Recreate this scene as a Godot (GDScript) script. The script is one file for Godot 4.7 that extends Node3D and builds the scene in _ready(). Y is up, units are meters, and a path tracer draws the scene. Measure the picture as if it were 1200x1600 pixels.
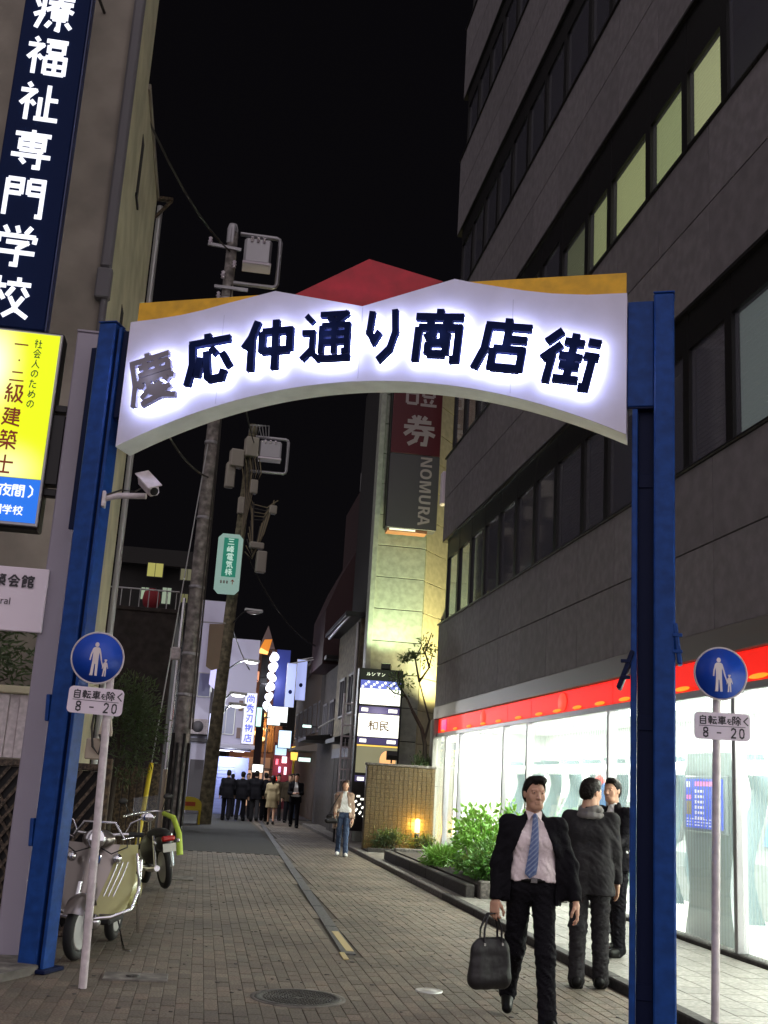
extends Node3D
# A shopping-street entrance in Tokyo at night: lit arch, bank building on the right, school on the left.

class Field:
	# a distance field on a grid, meshed as surface nets
	var o: Vector3
	var h: float
	var nx: int
	var ny: int
	var nz: int
	var d := PackedFloat32Array()

	func _init(lo: Vector3, hi: Vector3, cell: float):
		o = lo
		h = cell
		nx = int(ceil((hi.x - lo.x) / h)) + 2
		ny = int(ceil((hi.y - lo.y) / h)) + 2
		nz = int(ceil((hi.z - lo.z) / h)) + 2
		d.resize(nx * ny * nz)
		d.fill(0.3)

	func span(lo: Vector3, hi: Vector3) -> Array:
		return [clampi(int((lo.x - o.x) / h), 0, nx - 1), clampi(int((hi.x - o.x) / h) + 1, 0, nx - 1), clampi(int((lo.y - o.y) / h), 0, ny - 1), clampi(int((hi.y - o.y) / h) + 1, 0, ny - 1), clampi(int((lo.z - o.z) / h), 0, nz - 1), clampi(int((hi.z - o.z) / h) + 1, 0, nz - 1)]

	func cap(a: Vector3, b: Vector3, ra: float, rb: float, k := 0.03, deep := 1.0) -> void:
		# tapered capsule, its depth along z scaled by deep, joined with a smooth minimum
		var iz := 1.0 / deep
		var r := maxf(ra, rb) + k + 2.0 * h
		var s := span(Vector3(minf(a.x, b.x) - r, minf(a.y, b.y) - r, minf(a.z, b.z) - r), Vector3(maxf(a.x, b.x) + r, maxf(a.y, b.y) + r, maxf(a.z, b.z) + r))
		var ba := (b - a) * Vector3(1, 1, iz)
		var bb := maxf(ba.dot(ba), 1e-9)
		for z in range(s[4], s[5] + 1):
			for y in range(s[2], s[3] + 1):
				var i: int = (z * ny + y) * nx + s[0]
				for x in range(s[0], s[1] + 1):
					var q := Vector3(o.x + x * h - a.x, o.y + y * h - a.y, (o.z + z * h - a.z) * iz)
					var t := clampf(q.dot(ba) / bb, 0.0, 1.0)
					var e := (q - ba * t).length() - ra - (rb - ra) * t
					var c := d[i]
					var w := maxf(k - absf(c - e), 0.0)
					d[i] = minf(c, e) - w * w / (4.0 * k)
					i += 1

	func ell(c: Vector3, r: Vector3, k := 0.02, turn := Basis.IDENTITY, cut := false) -> void:
		var m := maxf(r.x, maxf(r.y, r.z)) + k + 2.0 * h
		var s := span(c - Vector3(m, m, m), c + Vector3(m, m, m))
		var inv := turn.transposed()
		for z in range(s[4], s[5] + 1):
			for y in range(s[2], s[3] + 1):
				var i: int = (z * ny + y) * nx + s[0]
				for x in range(s[0], s[1] + 1):
					var q := inv * (o + Vector3(x, y, z) * h - c)
					var k0 := (q / r).length()
					var k1 := (q / (r * r)).length()
					var e := k0 * (k0 - 1.0) / maxf(k1, 1e-6)
					var f := d[i]
					if cut:
						e = -e
						var w2 := maxf(k - absf(f - e), 0.0)
						d[i] = maxf(f, e) + w2 * w2 / (4.0 * k)
					else:
						var w := maxf(k - absf(f - e), 0.0)
						d[i] = minf(f, e) - w * w / (4.0 * k)
					i += 1

	func cut(f: Callable) -> void:
		# keep only where f(p) < 0
		var i := 0
		for z in nz:
			for y in ny:
				for x in nx:
					if d[i] < 3.0 * h:
						d[i] = maxf(d[i], f.call(o + Vector3(x, y, z) * h))
					i += 1

	func emit(acc: Array, xf := Transform3D.IDENTITY) -> void:
		# acc = [positions, normals, indices]
		var at := PackedInt32Array()
		at.resize(d.size())
		at.fill(-1)
		var sy := nx
		var sz := nx * ny
		var P: PackedVector3Array = acc[0]
		var N: PackedVector3Array = acc[1]
		var I: PackedInt32Array = acc[2]
		var off := [0, 1, sy, sy + 1, sz, sz + 1, sz + sy, sz + sy + 1]
		var pos := [Vector3(0, 0, 0), Vector3(1, 0, 0), Vector3(0, 1, 0), Vector3(1, 1, 0), Vector3(0, 0, 1), Vector3(1, 0, 1), Vector3(0, 1, 1), Vector3(1, 1, 1)]
		var ed := [[0, 1], [2, 3], [4, 5], [6, 7], [0, 2], [1, 3], [4, 6], [5, 7], [0, 4], [1, 5], [2, 6], [3, 7]]
		for z in range(0, nz - 1):
			for y in range(0, ny - 1):
				var i := z * sz + y * sy
				for x in range(0, nx - 1):
					var m := d[i] < 0.0
					if (d[i + 1] < 0.0) != m or (d[i + sy] < 0.0) != m or (d[i + sz] < 0.0) != m or (d[i + sy + 1] < 0.0) != m or (d[i + sz + 1] < 0.0) != m or (d[i + sz + sy] < 0.0) != m or (d[i + sz + sy + 1] < 0.0) != m:
						var sum := Vector3.ZERO
						var n := 0
						for e in ed:
							var u: float = d[i + off[e[0]]]
							var v: float = d[i + off[e[1]]]
							if (u < 0.0) != (v < 0.0):
								sum += pos[e[0]].lerp(pos[e[1]], u / (u - v))
								n += 1
						var g := Vector3(d[i + 1] + d[i + 1 + sy] + d[i + 1 + sz] + d[i + 1 + sy + sz] - d[i] - d[i + sy] - d[i + sz] - d[i + sy + sz], d[i + sy] + d[i + 1 + sy] + d[i + sy + sz] + d[i + 1 + sy + sz] - d[i] - d[i + 1] - d[i + sz] - d[i + 1 + sz], d[i + sz] + d[i + 1 + sz] + d[i + sy + sz] + d[i + 1 + sy + sz] - d[i] - d[i + 1] - d[i + sy] - d[i + 1 + sy])
						at[i] = P.size()
						P.append(xf * (o + (Vector3(x, y, z) + sum / n) * h))
						N.append((xf.basis * g).normalized())
					i += 1
		for z in range(1, nz - 1):
			for y in range(1, ny - 1):
				var i := z * sz + y * sy + 1
				for x in range(1, nx - 1):
					var m := d[i] < 0.0
					if (d[i + 1] < 0.0) != m:
						quad(P, N, I, at[i], at[i - sy], at[i - sy - sz], at[i - sz])
					if (d[i + sy] < 0.0) != m:
						quad(P, N, I, at[i], at[i - 1], at[i - 1 - sz], at[i - sz])
					if (d[i + sz] < 0.0) != m:
						quad(P, N, I, at[i], at[i - 1], at[i - 1 - sy], at[i - sy])
					i += 1
		acc[0] = P
		acc[1] = N
		acc[2] = I

	func quad(P: PackedVector3Array, N: PackedVector3Array, I: PackedInt32Array, a: int, b: int, c: int, e: int) -> void:
		if a < 0 or b < 0 or c < 0 or e < 0:
			return
		if (P[a] - P[c]).cross(P[a] - P[b]).dot(N[a] + N[c]) > 0.0:
			I.append_array(PackedInt32Array([a, b, c, a, c, e]))
		else:
			I.append_array(PackedInt32Array([a, c, b, a, e, c]))


var M := {}
var used := {}
var rng := RandomNumberGenerator.new()
var smooth := 0

# ------------------------------------------------------------------ helpers

func lin(r: float, g: float, b: float) -> Color:
	return Color(r, g, b).linear_to_srgb()

func mat(called: String, c: Vector3, rough := 0.8, metal := 0.0) -> StandardMaterial3D:
	var m := StandardMaterial3D.new()
	m.resource_name = called
	m.albedo_color = lin(c.x, c.y, c.z)
	m.roughness = rough
	m.metallic = metal
	M[called] = m
	return m

func glow(called: String, c: Vector3, energy: float) -> StandardMaterial3D:
	var m := mat(called, c * 0.5, 0.5)
	m.emission_enabled = true
	m.emission = lin(c.x, c.y, c.z)
	m.emission_energy_multiplier = energy
	return m

func noise_tex(freq: float, lo: float, hi: float, octaves := 4, size := 512, sd := 1, tint := Vector3.ONE) -> NoiseTexture2D:
	var t := NoiseTexture2D.new()
	var n := FastNoiseLite.new()
	n.noise_type = FastNoiseLite.TYPE_SIMPLEX_SMOOTH
	n.frequency = freq
	n.fractal_octaves = octaves
	n.seed = sd
	t.noise = n
	t.width = size
	t.height = size
	t.seamless = true
	var g := Gradient.new()
	g.set_color(0, Color(lo, lo, lo))
	g.set_color(1, Color(hi * tint.x, hi * tint.y, hi * tint.z))
	g.set_offset(0, 0.2)
	g.set_offset(1, 0.8)
	t.color_ramp = g
	return t

func grain(m: StandardMaterial3D, scale: float, lo := 0.75, freq := 0.02, bump := 0.0, sd := 1) -> void:
	# wear and grain: a world triplanar noise over the base colour, and a fine relief
	m.albedo_texture = noise_tex(freq, lo, 1.0, 5, 512, sd)
	m.uv1_triplanar = true
	m.uv1_world_triplanar = true
	m.uv1_scale = Vector3.ONE * scale
	if bump > 0.0:
		m.heightmap_enabled = true
		m.heightmap_texture = noise_tex(0.09, 0.0, 1.0, 3, 512, sd + 7)
		m.heightmap_scale = bump

func S() -> SurfaceTool:
	var st := SurfaceTool.new()
	st.begin(Mesh.PRIMITIVE_TRIANGLES)
	st.set_smooth_group(-1)
	return st

func tri(st: SurfaceTool, a: Vector3, b: Vector3, c: Vector3, out: Vector3) -> void:
	if (a - c).cross(a - b).dot(out) < 0.0:
		var t := b
		b = c
		c = t
	st.add_vertex(a)
	st.add_vertex(b)
	st.add_vertex(c)

func quad(st: SurfaceTool, a: Vector3, b: Vector3, c: Vector3, d: Vector3, out: Vector3) -> void:
	tri(st, a, b, c, out)
	tri(st, a, c, d, out)

func quad_uv(st: SurfaceTool, a: Vector3, b: Vector3, c: Vector3, d: Vector3) -> void:
	# corners clockwise from the upper left as seen from the front
	for k in [[a, 0, 0], [b, 1, 0], [c, 1, 1], [a, 0, 0], [c, 1, 1], [d, 0, 1]]:
		st.set_uv(Vector2(k[1], k[2]))
		st.add_vertex(k[0])

func box(st: SurfaceTool, c: Vector3, s: Vector3, turn := Basis.IDENTITY, ch := 0.0) -> void:
	var h := s * 0.5
	ch = minf(ch, minf(h.x, minf(h.y, h.z)) * 0.6)
	for ax in 3:
		var u := (ax + 1) % 3
		var v := (ax + 2) % 3
		for sg: float in [-1.0, 1.0]:
			var n := Vector3.ZERO
			n[ax] = sg
			var q := []
			for k in [[-1, -1], [1, -1], [1, 1], [-1, 1]]:
				var p := Vector3.ZERO
				p[ax] = sg * h[ax]
				p[u] = k[0] * (h[u] - ch)
				p[v] = k[1] * (h[v] - ch)
				q.append(c + turn * p)
			quad(st, q[0], q[1], q[2], q[3], turn * n)
	if ch > 0.0:
		for ax in 3:
			var u := (ax + 1) % 3
			var v := (ax + 2) % 3
			for su: float in [-1.0, 1.0]:
				for sv: float in [-1.0, 1.0]:
					var q := []
					for k in [[-1, 0], [1, 0], [1, 1], [-1, 1]]:
						var p := Vector3.ZERO
						p[ax] = k[0] * (h[ax] - ch)
						p[u] = su * (h[u] - (ch if k[1] else 0.0))
						p[v] = sv * (h[v] - (0.0 if k[1] else ch))
						q.append(c + turn * p)
					var n := Vector3.ZERO
					n[u] = su
					n[v] = sv
					quad(st, q[0], q[1], q[2], q[3], turn * n)
		for sx: float in [-1.0, 1.0]:
			for sy: float in [-1.0, 1.0]:
				for sz: float in [-1.0, 1.0]:
					var g := Vector3(sx, sy, sz)
					tri(st, c + turn * (g * (h - Vector3(0, ch, ch))), c + turn * (g * (h - Vector3(ch, 0, ch))), c + turn * (g * (h - Vector3(ch, ch, 0))), turn * g)

func bx(lo: Vector3, hi: Vector3, ch := 0.0, st: SurfaceTool = null) -> SurfaceTool:
	if st == null:
		st = S()
	box(st, (lo + hi) * 0.5, (hi - lo).abs(), Basis.IDENTITY, ch)
	return st

func bar(st: SurfaceTool, a: Vector3, b: Vector3, w: float, t: float, up := Vector3.UP) -> void:
	# a straight bar from a to b, w across and t thick along up
	var z := (b - a).normalized()
	var x := up.cross(z).normalized()
	if x.length() < 0.5:
		x = Vector3.RIGHT
	box(st, (a + b) * 0.5, Vector3(w, t, (b - a).length()), Basis(x, z.cross(x), z))

func ring(c: Vector3, t: Vector3, r: float, n: int) -> PackedVector3Array:
	var x := t.cross(Vector3.UP if absf(t.y) < 0.95 else Vector3.RIGHT).normalized()
	var y := x.cross(t).normalized()
	var p := PackedVector3Array()
	for i in n:
		var a := TAU * i / n
		p.append(c + (x * cos(a) + y * sin(a)) * r)
	return p

func tube(st: SurfaceTool, pts: Array, r: float, n := 8, r1 := -1.0, closed := false) -> void:
	smooth = smooth % 30 + 1
	if r1 < 0.0:
		r1 = r
	var last: PackedVector3Array
	var first: PackedVector3Array
	var count := pts.size()
	for i in count + (1 if closed else 0):
		var p: Vector3 = pts[i % count]
		var a: Vector3 = pts[(i - 1 + count) % count] if closed else pts[maxi(i - 1, 0)]
		var b: Vector3 = pts[(i + 1) % count] if closed else pts[mini(i + 1, count - 1)]
		var rr := lerpf(r, r1, float(i) / maxi(count - 1, 1))
		var now := ring(p, (b - a).normalized(), rr, n)
		if i > 0:
			# keep the two rings from twisting against each other
			var best := 0
			for s in n:
				if last[0].distance_squared_to(now[s]) < last[0].distance_squared_to(now[best]):
					best = s
			var turned := PackedVector3Array()
			for s in n:
				turned.append(now[(s + best) % n])
			now = turned
			st.set_smooth_group(smooth)
			for s in n:
				var s2 := (s + 1) % n
				quad(st, last[s], last[s2], now[s2], now[s], (last[s] + last[s2] + now[s] + now[s2]) * 0.25 - (p + (pts[i - 1] as Vector3)) * 0.5)
		else:
			first = now
		last = now
	st.set_smooth_group(-1)
	if not closed:
		for s in range(1, n - 1):
			tri(st, first[0], first[s], first[s + 1], (pts[0] as Vector3) - (pts[1] as Vector3))
			tri(st, last[0], last[s], last[s + 1], (pts[count - 1] as Vector3) - (pts[count - 2] as Vector3))

func lathe(st: SurfaceTool, prof: Array, xf := Transform3D.IDENTITY, n := 16, flat := false) -> void:
	# profile of (radius, height) from the bottom up, turned round the y axis
	smooth = smooth % 30 + 1
	if not flat:
		st.set_smooth_group(smooth)
	for i in prof.size() - 1:
		var a: Vector2 = prof[i]
		var b: Vector2 = prof[i + 1]
		for s in n:
			var t0 := TAU * s / n
			var t1 := TAU * (s + 1) / n
			var d0 := Vector3(cos(t0), 0, sin(t0))
			var d1 := Vector3(cos(t1), 0, sin(t1))
			var slope := Vector2(b.y - a.y, a.x - b.x)
			var out := xf.basis * ((d0 + d1) * 0.5 * slope.x + Vector3.UP * slope.y)
			var p0 := xf * (d0 * a.x + Vector3.UP * a.y)
			var p1 := xf * (d1 * a.x + Vector3.UP * a.y)
			var p2 := xf * (d1 * b.x + Vector3.UP * b.y)
			var p3 := xf * (d0 * b.x + Vector3.UP * b.y)
			if a.x < 1e-5:
				tri(st, p0, p2, p3, out)
			elif b.x < 1e-5:
				tri(st, p0, p1, p2, out)
			else:
				quad(st, p0, p1, p2, p3, out)
	st.set_smooth_group(-1)

func blob(st: SurfaceTool, c: Vector3, r: Vector3, n := 12, turn := Basis.IDENTITY) -> void:
	var prof := []
	for i in n / 2 + 1:
		var a := -PI / 2 + PI * i / (n / 2)
		prof.append(Vector2(maxf(cos(a), 0.0) if i > 0 and i < n / 2 else 0.0, sin(a)))
	lathe(st, prof, Transform3D(turn * Basis.from_scale(r), c), n)

func prism(st: SurfaceTool, poly: PackedVector2Array, z0: float, z1: float, xf: Transform3D) -> void:
	# a flat outline in x and y given the thickness z0..z1
	var ix := Geometry2D.triangulate_polygon(poly)
	for i in range(0, ix.size(), 3):
		var a := poly[ix[i]]
		var b := poly[ix[i + 1]]
		var c := poly[ix[i + 2]]
		tri(st, xf * Vector3(a.x, a.y, z1), xf * Vector3(b.x, b.y, z1), xf * Vector3(c.x, c.y, z1), xf.basis.z)
		tri(st, xf * Vector3(a.x, a.y, z0), xf * Vector3(b.x, b.y, z0), xf * Vector3(c.x, c.y, z0), -xf.basis.z)
	var turn := -1.0 if Geometry2D.is_polygon_clockwise(poly) else 1.0
	for i in poly.size():
		var a := poly[i]
		var b := poly[(i + 1) % poly.size()]
		var out := xf.basis * (Vector3(b.y - a.y, a.x - b.x, 0) * turn)
		quad(st, xf * Vector3(a.x, a.y, z0), xf * Vector3(b.x, b.y, z0), xf * Vector3(b.x, b.y, z1), xf * Vector3(a.x, a.y, z1), out)

func numbered(called: String) -> String:
	var n: int = used.get(called, 0)
	used[called] = n + 1
	return called if n == 0 else "%s_%03d" % [called, n]

func obj(called: String, st: Variant, m: Material, parent: Node = null) -> MeshInstance3D:
	var o := MeshInstance3D.new()
	if st is SurfaceTool:
		st.generate_normals()
		o.mesh = st.commit()
	elif st is Array:
		var a := []
		a.resize(Mesh.ARRAY_MAX)
		a[Mesh.ARRAY_VERTEX] = st[0]
		a[Mesh.ARRAY_NORMAL] = st[1]
		a[Mesh.ARRAY_INDEX] = st[2]
		var am := ArrayMesh.new()
		am.add_surface_from_arrays(Mesh.PRIMITIVE_TRIANGLES, a)
		o.mesh = am
	else:
		o.mesh = st
	o.material_override = m
	o.name = called if parent else numbered(called)
	(parent if parent else self).add_child(o, true)
	return o

func thing(called: String, label: String, category: String, at := Vector3.ZERO, turn := 0.0, group := "") -> Node3D:
	var o := Node3D.new()
	o.name = numbered(called)
	add_child(o, true)
	o.position = at
	o.rotation.y = turn
	return tag(o, label, category, group)

func tag(o: Node3D, label: String, category: String, group := "") -> Node3D:
	o.set_meta("label", label)
	o.set_meta("category", category)
	if group:
		o.set_meta("group", group)
	return o

func struct(o: Node3D) -> Node3D:
	o.set_meta("kind", "structure")
	return o

func stuff(o: Node3D) -> Node3D:
	o.set_meta("kind", "stuff")
	return o

func copy(o: Node3D, at: Vector3, turn: float, label: String) -> Node3D:
	var c: Node3D = o.duplicate()
	var base: String = String(o.name)
	c.name = numbered(base)
	add_child(c, true)
	c.position = at
	c.rotation.y = turn
	c.set_meta("label", label)
	return c

func omni(parent: Node3D, at: Vector3, c: Vector3, energy: float, size := 0.05) -> void:
	var l := OmniLight3D.new()
	l.name = "lamp_glow"
	l.position = at
	l.light_color = lin(c.x, c.y, c.z)
	l.light_energy = energy
	l.light_size = size
	l.omni_range = 30.0
	l.omni_attenuation = 2.0
	l.shadow_enabled = true
	parent.add_child(l, true)

func spot(parent: Node3D, at: Vector3, to: Vector3, c: Vector3, energy: float, angle: float, size := 0.05) -> void:
	var l := SpotLight3D.new()
	l.name = "lamp_beam"
	l.light_color = lin(c.x, c.y, c.z)
	l.light_energy = energy
	l.spot_angle = angle
	l.spot_angle_attenuation = 0.6
	l.light_size = size
	l.spot_range = 40.0
	l.spot_attenuation = 2.0
	l.shadow_enabled = true
	parent.add_child(l, true)
	# at and to are in the parent's own axes
	l.transform = Transform3D(Basis.looking_at(to - at, Vector3.UP if absf((to - at).normalized().y) < 0.98 else Vector3.RIGHT), at)

func area(parent: Node3D, at: Vector3, towards: Vector3, size: Vector2, c: Vector3, energy: float) -> void:
	var l := AreaLight3D.new()
	l.name = "lamp_panel_glow"
	l.light_color = lin(c.x, c.y, c.z)
	l.light_energy = energy
	l.area_size = size
	l.area_range = 40.0
	l.shadow_enabled = true
	parent.add_child(l, true)
	l.transform = Transform3D(Basis.looking_at(towards, Vector3.FORWARD if absf(towards.y) > 0.9 else Vector3.UP), at)

# ------------------------------------------------------------------ lettering: each sign drawn as brush strokes on a 100 x 100 square, y down

var G := {
	"慶": "50,0 50,13;12,13 95,13;17,13 16,60 5,99;28,26 92,26;43,15 43,41;67,15 67,41;26,41 94,41;90,26 90,41;25,53 95,53;27,53 22,64;94,53 91,64;32,60 27,70;44,58 44,71 66,71 69,65;56,55 60,63;77,58 85,67;46,73 24,89;38,79 83,79 58,93 22,100;45,81 64,92 95,100",
	"応": "52,1 52,15;14,17 98,17;20,17 18,60 5,98;36,46 26,84;48,36 48,86 54,92 76,92 82,78;58,30 68,44;80,44 94,74",
	"仲": "30,2 18,34 4,54;19,36 19,99;40,24 40,64;40,24 95,24 95,64;40,62 95,62;67,2 67,99",
	"通": "10,8 24,22;4,42 24,42 24,76;24,74 5,94;20,78 38,93 99,93;38,8 88,8 70,22;54,14 70,24;42,30 42,84;42,30 92,30 92,80 82,81;42,46 92,46;42,62 92,62;67,30 67,84",
	"り": "24,6 20,44 32,62 44,44;76,4 80,46 70,76 44,98",
	"商": "50,0 50,14;6,15 94,15;30,18 37,31;70,18 63,31;13,35 13,99;13,35 88,35 88,94 76,95;42,36 40,48 26,56;58,36 60,51 74,53;34,64 34,86;34,64 67,64 67,86;34,85 67,85",
	"店": "54,1 54,15;14,16 97,16;20,16 18,60 5,98;56,22 56,58;56,39 92,39;34,58 34,97;34,58 86,58 86,97;34,92 86,92",
	"街": "28,2 5,27;32,26 4,58;20,46 20,99;53,4 53,46;36,20 71,20;32,46 73,46;54,50 54,88;36,63 71,63;31,89 75,86;77,15 99,15;75,40 101,40;90,40 90,96 78,97",
	"療": "55,0 55,10;22,11 98,11;26,11 25,60 12,98;8,24 16,40;4,64 24,54;36,26 96,26;66,14 58,34 32,48;66,28 78,40 98,48;46,32 52,38;86,30 78,38;50,46 50,70;50,46 82,46 82,70;50,58 82,58;50,70 82,70;66,72 66,98 58,96;46,78 36,94;84,78 96,92",
	"福": "20,2 28,12;4,22 38,22 6,58;22,44 22,98;30,48 40,58;46,8 98,8;54,20 54,40;54,20 90,20 90,40;54,40 90,40;48,52 48,96;48,52 96,52 96,96;48,74 96,74;72,52 72,94;48,94 96,94",
	"祉": "20,2 28,12;4,22 38,22 6,58;22,44 22,98;30,48 40,58;70,4 70,92;70,42 94,42;52,38 52,92;42,93 98,93",
	"専": "8,14 92,14;50,2 50,56;22,26 22,54;22,26 78,26 78,54;22,40 78,40;22,54 78,54;4,68 96,68;70,60 70,96 56,96;26,76 38,88",
	"門": "8,8 8,98;8,8 42,8 42,44;8,26 42,26;8,43 42,43;58,8 58,44;58,8 92,8 92,96 80,96;58,26 92,26;58,43 92,43",
	"学": "18,4 28,20;46,2 52,18;80,2 68,20;8,26 92,26;8,26 8,44;92,26 90,42;26,42 74,42 54,56;54,54 54,96 40,96;6,66 94,66",
	"校": "4,26 42,26;24,4 24,98;22,30 4,70;28,40 40,58;70,4 70,20;44,20 98,20;60,28 46,50;80,28 94,48;84,50 64,82 42,98;54,52 72,82 98,98",
	"社": "20,2 28,12;4,22 38,22 6,58;22,44 22,98;30,48 40,58;70,6 70,92;50,40 94,40;44,92 98,92",
	"会": "50,2 30,24 4,44;50,2 70,24 96,44;30,42 70,42;14,60 88,60;44,62 26,92 78,88;68,74 84,98",
	"人": "50,4 42,50 6,96;48,30 62,66 96,96",
	"の": "54,18 46,60 30,82 14,66 16,40 40,18 66,16 88,34 86,64 58,90",
	"た": "8,24 56,24;34,4 12,96;52,46 88,44;54,62 48,80 60,90 92,90",
	"め": "22,16 34,70;66,8 50,60 24,86 10,70 22,46 60,32 90,50 86,78 58,94",
	"一": "6,50 94,50",
	"・": "50,44 50,56",
	"二": "16,24 84,24;4,80 96,80",
	"級": "24,2 10,28 26,36;36,20 8,50 40,48;24,50 24,98;10,64 6,86;36,62 42,80;48,12 86,12 78,44 94,44;60,14 58,60 42,96;58,46 72,78 98,96;92,46 80,74 56,96",
	"建": "10,12 34,12 16,42 34,42 24,76 6,94;8,54 28,80 98,94;40,16 88,16 88,42;40,42 88,42;34,29 96,29;40,55 92,55;36,68 96,68;64,4 64,84",
	"築": "24,0 12,18;20,10 46,10;30,12 36,22;64,0 54,18;60,10 96,10;74,12 80,22;10,28 44,28;27,28 27,50;8,52 46,48;56,28 54,42 46,56;56,28 84,28 86,52 96,50;64,36 74,44;6,64 94,64;50,56 50,98;46,66 8,92;54,66 94,92",
	"士": "50,4 50,90;6,40 94,40;18,90 82,90",
	"最": "24,4 24,34;24,4 76,4 76,34;24,18 76,18;24,33 76,33;4,44 96,44;16,44 16,92;42,44 42,98;16,58 42,58;16,72 42,72;4,92 46,86;54,58 90,58 76,82 52,98;60,66 74,86 98,98",
	"短": "20,4 6,34;16,20 46,20;4,46 48,46;28,20 26,60 6,96;30,58 46,84;54,10 96,10;60,30 60,56;60,30 92,30 92,56;60,56 92,56;64,66 68,84;90,66 82,86;50,92 98,92",
	"夜": "50,0 50,14;4,16 96,16;30,24 6,60;18,46 18,98;60,24 40,58;56,36 90,36 74,70 40,98;48,52 62,62;52,60 70,84 98,98",
	"間": "8,8 8,98;8,8 42,8 42,40;8,24 42,24;8,40 42,40;58,8 58,40;58,8 92,8 92,96 80,96;58,24 92,24;58,40 92,40;34,54 34,92;34,54 66,54 66,92;34,73 66,73;34,92 66,92",
	"（": "70,2 44,30 44,70 70,98",
	"）": "30,2 56,30 56,70 30,98",
	"館": "24,0 4,30;24,0 46,24;14,36 14,94 42,84;14,36 38,36 38,64;14,50 38,50;14,64 38,64;26,24 26,36;74,0 74,12;52,14 52,28;52,14 96,14 96,28;60,30 60,96;60,30 88,30 88,54;60,54 88,54;60,70 92,70 92,94;60,94 92,94",
	"自": "52,0 44,14;20,16 20,98;20,16 80,16 80,98;20,42 80,42;20,66 80,66;20,94 80,94",
	"転": "4,16 48,16;26,2 26,98;8,30 8,62;8,30 44,30 44,62;8,46 44,46;8,62 44,62;2,76 50,76;56,18 92,18;52,46 98,46;70,46 56,88 90,84;82,66 94,96",
	"車": "8,14 92,14;50,2 50,98;20,30 20,64;20,30 80,30 80,64;20,47 80,47;20,64 80,64;2,80 98,80",
	"を": "14,20 80,20;46,4 16,60 36,46 50,54 50,72;86,42 40,66 34,82 50,92 84,92",
	"除": "8,6 8,98;8,6 34,6 22,34 34,56 28,72 18,68;66,2 40,36;66,2 98,36;52,40 82,40;42,56 96,56;68,40 68,96 58,94;52,66 42,88;82,66 94,86",
	"く": "74,4 28,50 76,96",
	"8": "50,4 24,14 24,36 50,48 78,62 78,86 50,96 22,86 22,62 50,48 76,36 76,14 50,4",
	"2": "20,26 30,8 50,4 74,12 78,30 68,50 20,94 82,94",
	"0": "50,4 26,16 20,50 26,84 50,96 74,84 80,50 74,16 50,4",
	"-": "16,54 84,54",
	"證": "24,2 24,10;4,16 46,16;10,30 40,30;10,44 40,44;10,58 10,90;10,58 40,58 40,90;10,90 40,90;50,10 66,10 52,34;70,4 96,34;86,4 78,14;58,38 90,38;58,48 58,66;58,48 90,48 90,66;58,66 90,66;62,74 66,86;86,74 80,86;50,92 98,92",
	"券": "30,6 38,18;70,6 62,18;14,24 86,24;4,42 96,42;50,4 40,40 6,68;60,42 74,56 98,66;28,62 74,62 70,94 56,94;48,62 40,84 18,98",
	"三": "10,14 90,14;18,48 82,48;4,86 96,86",
	"峰": "22,6 22,70;6,28 6,78 38,74;38,28 38,80;64,2 46,28;60,12 88,12 68,34 42,44;56,16 72,32 98,42;48,54 94,54;52,66 90,66;44,79 98,79;70,46 70,98",
	"電": "16,6 84,6;6,18 6,34;6,18 94,18 94,34;50,6 50,40;22,26 38,26;62,26 78,26;22,37 38,37;62,37 78,37;20,50 20,84;20,50 80,50 80,84;20,66 80,66;20,82 80,82;50,50 50,94 94,94 94,82",
	"気": "26,2 6,30;22,14 92,14;22,28 82,28;10,44 78,44 80,80 94,96 96,80;64,54 14,96;22,56 64,92",
	"株": "4,26 40,26;22,2 22,98;20,30 4,66;26,40 40,56;58,2 48,26;52,16 92,16;44,42 98,42;70,2 70,98;66,46 44,82;74,46 98,82",
	"尚": "50,2 50,30;22,8 32,26;78,8 68,26;10,32 10,98;10,32 90,32 90,94 78,94;34,52 34,80;34,52 66,52 66,80;34,78 66,78",
	"秀": "70,2 24,10;6,22 94,22;50,6 50,48;44,24 8,46;56,24 92,46;18,54 72,54 64,72 86,72 82,96 66,94;40,54 34,78 8,98",
	"刃": "14,12 84,12 80,92 60,90;50,12 42,60 12,96;12,44 30,60",
	"物": "14,12 8,34;24,2 24,98;10,26 42,26;4,62 44,52;56,2 42,36;52,20 94,20 90,90 76,90;66,22 44,66;80,22 50,86",
	"和": "44,4 12,12;4,28 50,28;28,10 28,98;26,32 4,68;32,40 50,58;58,18 58,90;58,18 94,18 94,90;58,82 94,82",
	"民": "14,8 14,92 44,82;14,8 82,8 82,34;14,34 82,34;14,56 90,56;46,34 60,72 92,94 96,78",
	"ル": "30,14 30,50 8,90;60,10 60,86 94,50",
	"シ": "14,12 34,24;6,38 26,50;14,90 50,76 92,26",
	"マ": "8,18 90,18 50,64;36,50 64,86",
	"ン": "14,16 36,32;14,88 54,74 92,26",
	"↑": "50,4 50,96;18,36 50,4 82,36",
}

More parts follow.
